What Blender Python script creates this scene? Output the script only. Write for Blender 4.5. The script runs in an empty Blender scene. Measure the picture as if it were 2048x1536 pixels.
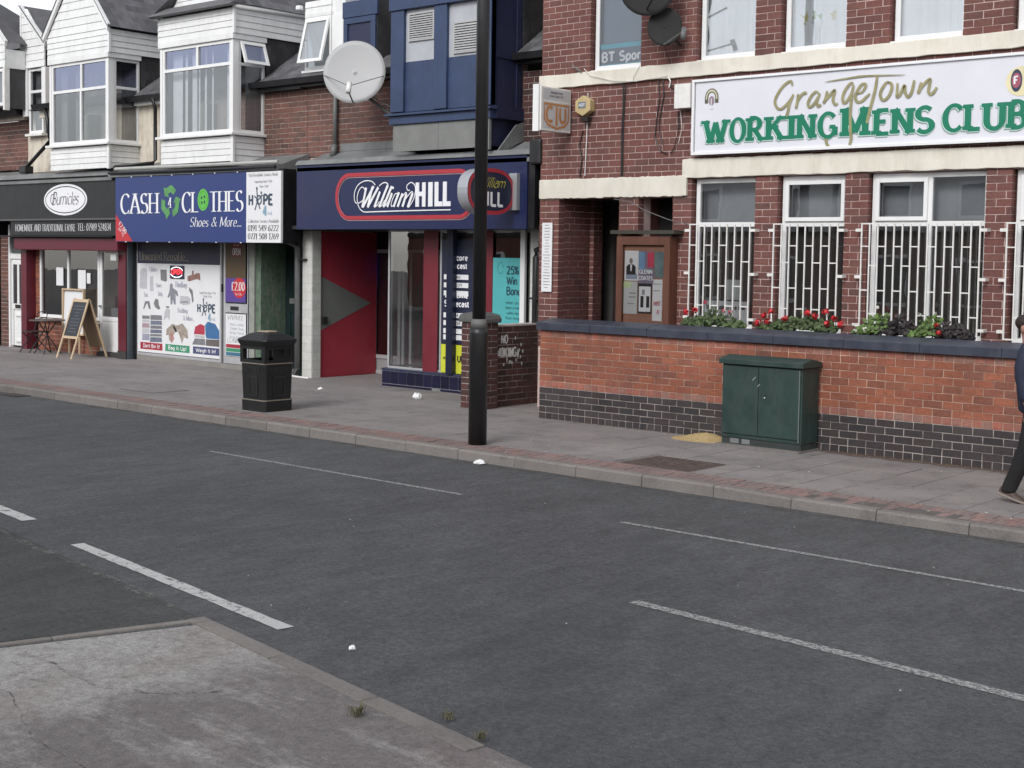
import bpy, bmesh, math, random
from mathutils import Vector, Matrix
random.seed(7)
R = math.radians
scene = bpy.context.scene
C = scene.collection

# ------------------------------------------------------------------ camera
cam_d = bpy.data.cameras.new('camera'); cam = bpy.data.objects.new('camera', cam_d); C.objects.link(cam)
yaw, pitch, roll = R(41.10), R(3.515), R(-0.8713)
fwd = Vector((-math.sin(yaw) * math.cos(pitch), math.cos(yaw) * math.cos(pitch), -math.sin(pitch)))
rt = Vector((math.cos(yaw), math.sin(yaw), 0)); dn = fwd.cross(rt)
r2 = rt * math.cos(roll) + dn * math.sin(roll); d2 = dn * math.cos(roll) - rt * math.sin(roll)
mw = Matrix((r2, -d2, -fwd)).transposed().to_4x4(); mw.translation = Vector((0, 0, 2.2))
cam.matrix_world = mw
cam_d.sensor_width = 36; cam_d.lens = 36 * 2761 / 2048
cam_d.shift_x = -0.0005; cam_d.shift_y = -85 / 2048
cam_d.clip_start = 0.1; cam_d.clip_end = 2000
scene.camera = cam

# ------------------------------------------------------------------ sky and sun (overcast daylight)
world = bpy.data.worlds.new('World'); scene.world = world; world.use_nodes = True
nt = world.node_tree; nt.nodes.clear()
sky = nt.nodes.new('ShaderNodeTexSky'); sky.sky_type = 'NISHITA'; sky.sun_disc = False
SUN_EL, SUN_AZ = 37, 168          # azimuth of the sun, degrees clockwise from +Y
sky.sun_elevation = R(SUN_EL); sky.sun_rotation = R(SUN_AZ); sky.air_density = 1.0; sky.dust_density = 1.0; sky.ozone_density = 1
hsv = nt.nodes.new('ShaderNodeHueSaturation'); hsv.inputs['Saturation'].default_value = 0.22; hsv.inputs['Value'].default_value = 1.0
tc = nt.nodes.new('ShaderNodeTexCoord'); mp = nt.nodes.new('ShaderNodeMapping'); mp.inputs['Scale'].default_value = (1.3, 1.3, 3.2)
cn = nt.nodes.new('ShaderNodeTexNoise'); cn.inputs['Scale'].default_value = 2.3; cn.inputs['Detail'].default_value = 6
cr = nt.nodes.new('ShaderNodeMapRange'); cr.inputs['From Min'].default_value = .3; cr.inputs['From Max'].default_value = .7
cr.inputs['To Min'].default_value = .86; cr.inputs['To Max'].default_value = 1.12
mx = nt.nodes.new('ShaderNodeMix'); mx.data_type = 'RGBA'; mx.blend_type = 'MULTIPLY'; mx.inputs[0].default_value = 1
bg = nt.nodes.new('ShaderNodeBackground'); bg.inputs['Strength'].default_value = 0.15
wo = nt.nodes.new('ShaderNodeOutputWorld')
L = nt.links.new
L(sky.outputs[0], hsv.inputs['Color']); L(tc.outputs['Generated'], mp.inputs[0]); L(mp.outputs[0], cn.inputs['Vector'])
L(cn.outputs['Fac'], cr.inputs['Value']); L(hsv.outputs[0], mx.inputs[6]); L(cr.outputs[0], mx.inputs[7])
L(mx.outputs[2], bg.inputs['Color']); L(bg.outputs[0], wo.inputs[0])
sd = bpy.data.lights.new('sun', 'SUN'); sd.energy = 1.3; sd.angle = R(25); sd.color = (1, .985, .98)
so = bpy.data.objects.new('sun', sd); C.objects.link(so)
sdir = Vector((math.sin(R(SUN_AZ)) * math.cos(R(SUN_EL)), math.cos(R(SUN_AZ)) * math.cos(R(SUN_EL)), math.sin(R(SUN_EL))))
so.rotation_euler = sdir.to_track_quat('Z', 'Y').to_euler(); so.location = (0, 0, 30)
vs = scene.view_settings; vs.view_transform = 'Standard'; vs.look = 'None'; vs.gamma = 1; vs.use_curve_mapping = False
vs.exposure = 0.5
cy = scene.cycles; cy.use_denoising = True; cy.max_bounces = 8; cy.transparent_max_bounces = 16; cy.caustics_reflective = False; cy.caustics_refractive = False

# ------------------------------------------------------------------ materials
MATS = {}
def lin(r, g, b):
    f = lambda c: (c / 255 / 12.92) if c / 255 <= .04045 else ((c / 255 + .055) / 1.055) ** 2.4
    return (f(r), f(g), f(b))
def nodes_of(name):
    m = bpy.data.materials.new(name); m.use_nodes = True
    n = m.node_tree; n.nodes.clear()
    out = n.nodes.new('ShaderNodeOutputMaterial'); p = n.nodes.new('ShaderNodeBsdfPrincipled')
    n.links.new(p.outputs[0], out.inputs[0])
    return m, n, p, out
def pos_noise(n, scale, detail=4, rough=.6, stretch=None):
    g = n.nodes.new('ShaderNodeNewGeometry'); src = g.outputs['Position']
    if stretch:
        mpn = n.nodes.new('ShaderNodeMapping'); mpn.inputs['Scale'].default_value = stretch
        n.links.new(src, mpn.inputs[0]); src = mpn.outputs[0]
    t = n.nodes.new('ShaderNodeTexNoise'); t.inputs['Scale'].default_value = scale; t.inputs['Detail'].default_value = detail
    t.inputs['Roughness'].default_value = rough
    n.links.new(src, t.inputs['Vector']); return t.outputs['Fac']
def rng(n, src, a, b, c, d, clamp=True):
    r = n.nodes.new('ShaderNodeMapRange'); r.clamp = clamp
    for i, v in zip(('From Min', 'From Max', 'To Min', 'To Max'), (a, b, c, d)): r.inputs[i].default_value = v
    n.links.new(src, r.inputs['Value']); return r.outputs[0]
def mixc(n, fac, a, b, mode='MIX'):
    m = n.nodes.new('ShaderNodeMix'); m.data_type = 'RGBA'; m.blend_type = mode
    for sock, v in ((m.inputs[0], fac), (m.inputs[6], a), (m.inputs[7], b)):
        if hasattr(v, 'is_linked') or hasattr(v, 'links'): n.links.new(v, sock)
        elif isinstance(v, (int, float)): sock.default_value = v
        else: sock.default_value = (*v, 1)
    return m.outputs[2]
def bump(n, p, src, strength, dist=.01):
    b = n.nodes.new('ShaderNodeBump'); b.inputs['Strength'].default_value = strength; b.inputs['Distance'].default_value = dist
    n.links.new(src, b.inputs['Height']); n.links.new(b.outputs[0], p.inputs['Normal'])
def M(name, col, rough=.6, var=.12, scale=3, bmp=.15, bscale=60, metal=0, dirt=0, dirtcol=(.08, .07, .06), dscale=1.7, spec=.5, rnd=0, stretch=None):
    if name in MATS: return MATS[name]
    m, n, p, out = nodes_of(name)
    nz = pos_noise(n, scale, 5, .65, stretch)
    k = rng(n, nz, .3, .7, 1 - var, 1 + var)
    c = mixc(n, 1.0, col, k, 'MULTIPLY')
    if rnd:
        oi = n.nodes.new('ShaderNodeObjectInfo'); ge = n.nodes.new('ShaderNodeNewGeometry')
        ad = n.nodes.new('ShaderNodeMath'); ad.operation = 'ADD'; n.links.new(oi.outputs['Random'], ad.inputs[0]); n.links.new(ge.outputs['Random Per Island'], ad.inputs[1])
        fr = n.nodes.new('ShaderNodeMath'); fr.operation = 'FRACT'; n.links.new(ad.outputs[0], fr.inputs[0])
        c = mixc(n, 1.0, c, rng(n, fr.outputs[0], 0, 1, 1 - rnd, 1 + rnd), 'MULTIPLY')
    if dirt:
        dz = pos_noise(n, dscale, 7, .7, (1.8, 1.8, .6))
        c = mixc(n, rng(n, dz, .46, .66, 0, dirt), c, dirtcol)
    n.links.new(c, p.inputs['Base Color'])
    n.links.new(rng(n, nz, .3, .7, max(.03, rough - .08), min(1, rough + .08)), p.inputs['Roughness'])
    p.inputs['Metallic'].default_value = metal; p.inputs['Specular IOR Level'].default_value = spec
    if bmp: bump(n, p, pos_noise(n, bscale, 3), bmp, .004)
    MATS[name] = m; return m
def emit_mat(name, col, strength):
    if name in MATS: return MATS[name]
    m, n, p, out = nodes_of(name); p.inputs['Base Color'].default_value = (*col, 1); p.inputs['Emission Color'].default_value = (*col, 1)
    p.inputs['Emission Strength'].default_value = strength; MATS[name] = m; return m
def brick_mat(name, cols, blotch=(.02, .016, .015), bl=.35):
    m, n, p, out = nodes_of(name)
    oi = n.nodes.new('ShaderNodeObjectInfo'); ge = n.nodes.new('ShaderNodeNewGeometry')
    ad = n.nodes.new('ShaderNodeMath'); ad.operation = 'ADD'; n.links.new(oi.outputs['Random'], ad.inputs[0]); n.links.new(ge.outputs['Random Per Island'], ad.inputs[1])
    fr = n.nodes.new('ShaderNodeMath'); fr.operation = 'FRACT'; n.links.new(ad.outputs[0], fr.inputs[0])
    ra = n.nodes.new('ShaderNodeValToRGB'); n.links.new(fr.outputs[0], ra.inputs[0])
    els = ra.color_ramp.elements
    while len(els) < len(cols): els.new(.5)
    for i, cc in enumerate(cols): els[i].position = i / (len(cols) - 1); els[i].color = (*cc, 1)
    nz = pos_noise(n, 28, 6, .7); c = mixc(n, 1.0, ra.outputs[0], rng(n, nz, .3, .7, .72, 1.25), 'MULTIPLY')
    n2 = pos_noise(n, 9, 6, .7); c = mixc(n, rng(n, n2, .52, .75, 0, bl), c, blotch)
    n3 = pos_noise(n, 1.1, 4, .6); c = mixc(n, 1.0, c, rng(n, n3, .3, .7, .78, 1.2), 'MULTIPLY'); n4 = pos_noise(n, 1.6, 6, .7, (2.5, 2.5, .5)); c = mixc(n, rng(n, n4, .56, .76, 0, .45), c, (cols[0][0] * .55 + .02, cols[0][1] * .6 + .02, cols[0][2] * .6 + .02))
    n.links.new(c, p.inputs['Base Color']); p.inputs['Roughness'].default_value = .85
    bump(n, p, pos_noise(n, 90, 4), .5, .006); MATS[name] = m; return m
def glass_mat(name, tint=(1, 1, 1), refl=1.0, rough=0.0, base=.06):
    m = bpy.data.materials.new(name); m.use_nodes = True; n = m.node_tree; n.nodes.clear()
    out = n.nodes.new('ShaderNodeOutputMaterial'); t = n.nodes.new('ShaderNodeBsdfTransparent'); g = n.nodes.new('ShaderNodeBsdfGlossy')
    t.inputs[0].default_value = (*tint, 1); g.inputs['Roughness'].default_value = rough; g.inputs['Color'].default_value = (refl, refl, refl, 1) if isinstance(refl, (int, float)) else (*refl, 1)
    f = n.nodes.new('ShaderNodeFresnel'); f.inputs[0].default_value = 1.5
    f2 = rng(n, f.outputs[0], 0, 1, base, 1)
    wv = pos_noise(n, 1.6, 2)
    b = n.nodes.new('ShaderNodeBump'); b.inputs['Strength'].default_value = .05; b.inputs['Distance'].default_value = .02
    n.links.new(wv, b.inputs['Height']); n.links.new(b.outputs[0], g.inputs['Normal'])
    mxs = n.nodes.new('ShaderNodeMixShader'); n.links.new(f2, mxs.inputs[0]); n.links.new(t.outputs[0], mxs.inputs[1]); n.links.new(g.outputs[0], mxs.inputs[2])
    n.links.new(mxs.outputs[0], out.inputs[0]); MATS[name] = m; return m
def worn_paint(name, col, lo=.42, hi=.5, scale=22, stretch=None):
    m, n, p, out = nodes_of(name)
    nz = pos_noise(n, scale, 8, .8, stretch)
    t = n.nodes.new('ShaderNodeBsdfTransparent'); ms = n.nodes.new('ShaderNodeMixShader')
    n.links.new(rng(n, nz, lo, hi, 0, 1), ms.inputs[0]); n.links.new(t.outputs[0], ms.inputs[1]); n.links.new(p.outputs[0], ms.inputs[2])
    n.links.new(ms.outputs[0], out.inputs[0])
    n.links.new(mixc(n, 1.0, col, rng(n, pos_noise(n, 60, 4), .3, .7, .8, 1.15), 'MULTIPLY'), p.inputs['Base Color']); p.inputs['Roughness'].default_value = .8
    MATS[name] = m; return m

MB_CLUB = brick_mat('club brick', [(.135, .058, .050), (.165, .064, .054), (.18, .070, .058), (.17, .066, .056), (.155, .070, .058), (.185, .078, .064), (.12, .060, .052)], bl=.3)
MB_RED = brick_mat('orange red brick', [(.20, .075, .05), (.28, .095, .055), (.32, .11, .062), (.27, .085, .052), (.22, .09, .062), (.31, .10, .052), (.17, .07, .052)], bl=.35)
MB_RIM = brick_mat('pink header brick', [(.24, .10, .08), (.36, .13, .09), (.30, .12, .09), (.26, .15, .12), (.38, .12, .08)], bl=.15)
MB_DARK = brick_mat('blue black brick', [(.032, .028, .030), (.05, .043, .045), (.042, .034, .035), (.06, .05, .05), (.045, .032, .033)], bl=.3)
MB_BROWN = brick_mat('dark brown brick', [(.05, .024, .022), (.09, .035, .03), (.065, .03, .028), (.04, .024, .022)], bl=.4)
MB_TERR = brick_mat('terrace brick', [(.10, .060, .050), (.155, .080, .062), (.17, .075, .06), (.12, .068, .058), (.19, .085, .065), (.085, .056, .048)], bl=.35)
MORT_L = M('pale mortar', (.58, .44, .405), .95, .12, 6, .4, 80)
MORT_D = M('grey mortar', (.46, .41, .38), .95, .2, 6, .4, 80)
MORT_R = M('pink mortar', (.52, .36, .28), .95, .25, 3, .4, 80, dirt=.7, dirtcol=(.2, .13, .1))
MORT_T = M('terrace mortar', (.46, .38, .34), .95, .2, 4, .4, 80)
CREAM = M('cream masonry paint', (.74, .70, .61), .7, .06, 3, .25, 30, dirt=.4, dirtcol=(.5, .43, .33), dscale=2.3)
CREAMW = M('old cream render', (.66, .60, .50), .85, .1, 3, .4, 25, dirt=.6, dirtcol=(.33, .27, .22), dscale=3)
WHITE = M('white upvc', (.80, .80, .79), .35, .03, 3, 0, dirt=.10, dirtcol=(.5, .5, .47))
WHITEB = M('white cladding board', (.78, .78, .77), .45, .05, 5, .1, 30, dirt=.28, dirtcol=(.46, .46, .43), dscale=2.6, rnd=.03)
WHITEP = M('white painted metal', (.78, .77, .74), .5, .06, 9, .2, 40, dirt=.3, dirtcol=(.45, .38, .3), dscale=9)
SIGNW = M('white sign face', (.72, .72, .77), .35, .03, 2, 0)
SLATE = M('roof slate', (.11, .108, .115), .6, .25, 5, .4, 40, rnd=.3, dirt=.4, dirtcol=(.13, .125, .12))
SLATED = M('dark slate hanging', (.045, .043, .045), .6, .25, 5, .4, 40, rnd=.35, dirt=.3, dirtcol=(.08, .075, .07))
LEAD = M('lead flashing', (.19, .195, .195), .55, .2, 3, .3, 15, dirt=.4, dirtcol=(.11, .11, .10))
BLACKP = M('black painted board', (.012, .012, .014), .4, .2, 4, .1)
BLACKPIPE = M('black pipe', (.018, .018, .019), .4, .2, 8, .1)
GREYPIPE = M('grey pipe', (.13, .13, .13), .5, .15, 8, .1)
BLUE = M('royal blue sign face', (.022, .042, .17), .35, .08, 1.2, 0)
NAVY = M('navy sign face', (.015, .021, .075), .32, .08, 1.2, 0)
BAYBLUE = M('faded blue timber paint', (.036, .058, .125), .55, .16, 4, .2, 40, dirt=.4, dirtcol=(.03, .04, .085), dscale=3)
BAYDARK = M('dark and shaded blue timber', (.022, .026, .065), .5, .15, 4, .2)  # on the bay's side this darker blue has the shade put into it
GREYCLAD = M('grey sheet cladding', (.20, .205, .195), .7, .12, 4, .2, 30, dirt=.3, dirtcol=(.14, .14, .13))
SILVER = M('brushed aluminium', (.46, .46, .47), .4, .08, 6, .05, metal=.2)
REDP = M('dark red panel', (.17, .018, .028), .4, .1, 1.5, 0)
REDW = M('red side wall paint', (.34, .030, .048), .5, .12, 1.5, .05, dirt=.25, dirtcol=(.2, .05, .06))
REDB = M('maroon paint', (.12, .014, .026), .4, .15, 4, .1)
GREYTRI = M('grey green vinyl', (.17, .18, .165), .5, .06, 2, 0)
GREEN = M('letter green', (.008, .19, .105), .4, .05, 2, 0)
GREENSH = M('letter grey shadow', (.28, .36, .34), .5, .05, 2, 0)
GOLD = M('olive gold lettering', (.30, .275, .14), .5, .22, 14, 0)
DKGREEN = M('dark green painted timber', (.010, .022, .022), .45, .2, 4, .15)
CABGREEN = M('dark green cabinet paint', (.020, .044, .038), .5, .28, 2.6, .15, 30, dirt=.7, dirtcol=(.045, .062, .058), dscale=4)
TILEW = M('cream glazed tile', (.60, .60, .565), .25, .05, 5, 0, rnd=.05, dirt=.2, dirtcol=(.4, .4, .36))
TILEB = M('navy glazed tile', (.010, .010, .034), .16, .12, 5, 0, rnd=.25)
ASPH = None
BARK = M('planting soil', (.03, .022, .016), .95)
WOOD = M('varnished brown timber', (.12, .048, .030), .45, .2, 7, .15, 50, stretch=(1, 1, .15), dirt=.3, dirtcol=(.2, .085, .045))
CORK = M('brown pinboard', (.32, .16, .105), .8, .12, 8, .2)
PINE = M('pale pine', (.56, .42, .27), .55, .12, 6, .1, stretch=(3, 3, .3))
HARDB = M('hardboard', (.22, .145, .085), .7, .1, 5, .1)
CHALK = M('chalkboard', (.035, .038, .045), .7, .25, 6, 0)
DARKM = M('dark metal', (.02, .018, .017), .5, .2)
PAPER = M('white paper', (.76, .76, .77), .7, .03, 5, 0)
PAPERG = M('grey paper', (.55, .56, .55), .7, .05, 5, 0)
INK = M('black ink', (.02, .02, .022), .6, .05, 5, 0)
INKG = M('grey ink', (.28, .28, .29), .6, .05, 5, 0)
WHITEI = M('white lettering', (.82, .82, .84), .4, .02, 3, 0)
CURT = M('dark lined curtain', (.085, .075, .068), .9, .2, 3, .1)
NET = M('net curtain', (.80, .82, .84), .9, .05, 3, .1)
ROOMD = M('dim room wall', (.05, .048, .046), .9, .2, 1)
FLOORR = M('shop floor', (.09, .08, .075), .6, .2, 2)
GLASS = glass_mat('window glass', (.95, .97, .98), (.93, .96, 1.0), .0, .20)
GLASSD = glass_mat('shop window glass', (.78, .79, .80), 1.0, .0, .20)
GLASSU = glass_mat('upper window glass', (.90, .93, .97), (.70, .74, 1.0), .0, .36)

# ------------------------------------------------------------------ builders
WPOS = {}
def setp(o, label=None, cat=None, group=None, kind=None):
    if label: o['label'] = label
    if cat: o['category'] = cat
    if group: o['group'] = group
    if kind: o['kind'] = kind
    return o
def thing(name, label, cat, loc, group=None, kind=None):
    o = bpy.data.objects.new(name, None); C.objects.link(o); o.location = loc; o.empty_display_size = .1
    WPOS[o] = Vector(loc); return setp(o, label, cat, group, kind)
def sub(name, parent, loc):
    o = bpy.data.objects.new(name, None); C.objects.link(o); o.parent = parent; o.location = Vector(loc) - WPOS[parent]; WPOS[o] = Vector(loc); return o
def link(name, me, parent=None, loc=(0, 0, 0)):
    o = bpy.data.objects.new(name, me); C.objects.link(o); loc = Vector(loc); WPOS[o] = loc
    if parent is not None: o.parent = parent; o.location = loc - WPOS[parent]
    else: o.location = loc
    return o
class MB:
    def __init__(s): s.v = []; s.f = []
    def add(s, vs, fs):
        b = len(s.v); s.v += [tuple(v) for v in vs]; s.f += [tuple(i + b for i in f) for f in fs]; return s
    def box(s, x0, x1, y0, y1, z0, z1):
        if x1 < x0: x0, x1 = x1, x0
        if y1 < y0: y0, y1 = y1, y0
        if z1 < z0: z0, z1 = z1, z0
        return s.add([(x0, y0, z0), (x1, y0, z0), (x1, y1, z0), (x0, y1, z0), (x0, y0, z1), (x1, y0, z1), (x1, y1, z1), (x0, y1, z1)],
                     [(0, 3, 2, 1), (4, 5, 6, 7), (0, 1, 5, 4), (1, 2, 6, 5), (2, 3, 7, 6), (3, 0, 4, 7)])
    def prism(s, pts, vec):
        n = len(pts); vec = Vector(vec); a = [Vector(p) for p in pts]; b = [p + vec for p in a]
        return s.add(a + b, [tuple(range(n))[::-1], tuple(range(n, 2 * n))] + [(i, (i + 1) % n, n + (i + 1) % n, n + i) for i in range(n)])
    def poly(s, pts): return s.add(pts, [tuple(range(len(pts)))])
    def tube(s, path, r, n=8, cap=True, r1=None):
        path = [Vector(p) for p in path]; rings = []
        for i, p in enumerate(path):
            d = (path[min(i + 1, len(path) - 1)] - path[max(i - 1, 0)]).normalized()
            u = d.cross(Vector((0, 0, 1)) if abs(d.z) < .95 else Vector((1, 0, 0))).normalized(); w = d.cross(u)
            rr = r if r1 is None else r + (r1 - r) * i / (len(path) - 1)
            rings.append([p + (u * math.cos(t) + w * math.sin(t)) * rr for t in [2 * math.pi * k / n for k in range(n)]])
        vs = [q for ring in rings for q in ring]; fs = []
        for i in range(len(path) - 1):
            for k in range(n): fs.append((i * n + k, i * n + (k + 1) % n, (i + 1) * n + (k + 1) % n, (i + 1) * n + k))
        if cap: fs += [tuple(range(n))[::-1], tuple(range((len(path) - 1) * n, len(path) * n))]
        return s.add(vs, fs)
    def lathe(s, prof, cx, cy, n=24):
        vs = []; fs = []
        for r, z in prof: vs += [(cx + r * math.cos(2 * math.pi * k / n), cy + r * math.sin(2 * math.pi * k / n), z) for k in range(n)]
        for i in range(len(prof) - 1):
            for k in range(n): fs.append((i * n + k, i * n + (k + 1) % n, (i + 1) * n + (k + 1) % n, (i + 1) * n + k))
        fs += [tuple(range(n))[::-1], tuple(range((len(prof) - 1) * n, len(prof) * n))]
        return s.add(vs, fs)
    def disc(s, fn, cu, cv, ru, rv, d=0, n=32, a0=0, a1=360):
        pts = [fn(cu + ru * math.cos(R(a0 + (a1 - a0) * k / n)), cv + rv * math.sin(R(a0 + (a1 - a0) * k / n)), d) for k in range(n if a1 - a0 == 360 else n + 1)]
        return s.poly(pts)
    def ring(s, fn, cu, cv, ru, rv, w, d=0, n=36, a0=0, a1=360):
        cnt = n + 1; vs = []
        for k in range(cnt):
            t = R(a0 + (a1 - a0) * k / n); vs += [fn(cu + ru * math.cos(t), cv + rv * math.sin(t), d), fn(cu + (ru - w) * math.cos(t), cv + (rv - w) * math.sin(t), d)]
        return s.add(vs, [(2 * k, 2 * k + 1, 2 * k + 3, 2 * k + 2) for k in range(n)])
    def build(s, name, mat, parent=None, bevel=0, smooth=False, kind=None, label=None, rot=None):
        if not s.v: return None
        lo = [min(v[i] for v in s.v) for i in range(3)]; hi = [max(v[i] for v in s.v) for i in range(3)]
        c = Vector([(a + b) / 2 for a, b in zip(lo, hi)])
        me = bpy.data.meshes.new(name); me.from_pydata([tuple(Vector(v) - c) for v in s.v], [], s.f); me.materials.append(mat)
        if smooth:
            for p in me.polygons: p.use_smooth = True
        o = link(name, me, parent, c)
        if bevel:
            b = o.modifiers.new('bevel', 'BEVEL'); b.width = bevel; b.segments = 2; b.limit_method = 'ANGLE'
        if kind: o['kind'] = kind
        if label: o['label'] = label
        return o
def BX(name, parent, mat, x0, x1, y0, y1, z0, z1, bevel=0, **k): return MB().box(x0, x1, y0, y1, z0, z1).build(name, mat, parent, bevel, **k)
def PY(Y): return lambda u, v, d=0: (u, Y - d, v)       # a plane facing the street (-Y)
def PX(X): return lambda u, v, d=0: (X + d, u, v)       # a plane facing +X, u runs along +Y
def frect(mb, fn, u0, u1, v0, v1, d): return mb.poly([fn(u0, v0, d), fn(u1, v0, d), fn(u1, v1, d), fn(u0, v1, d)])

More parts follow.
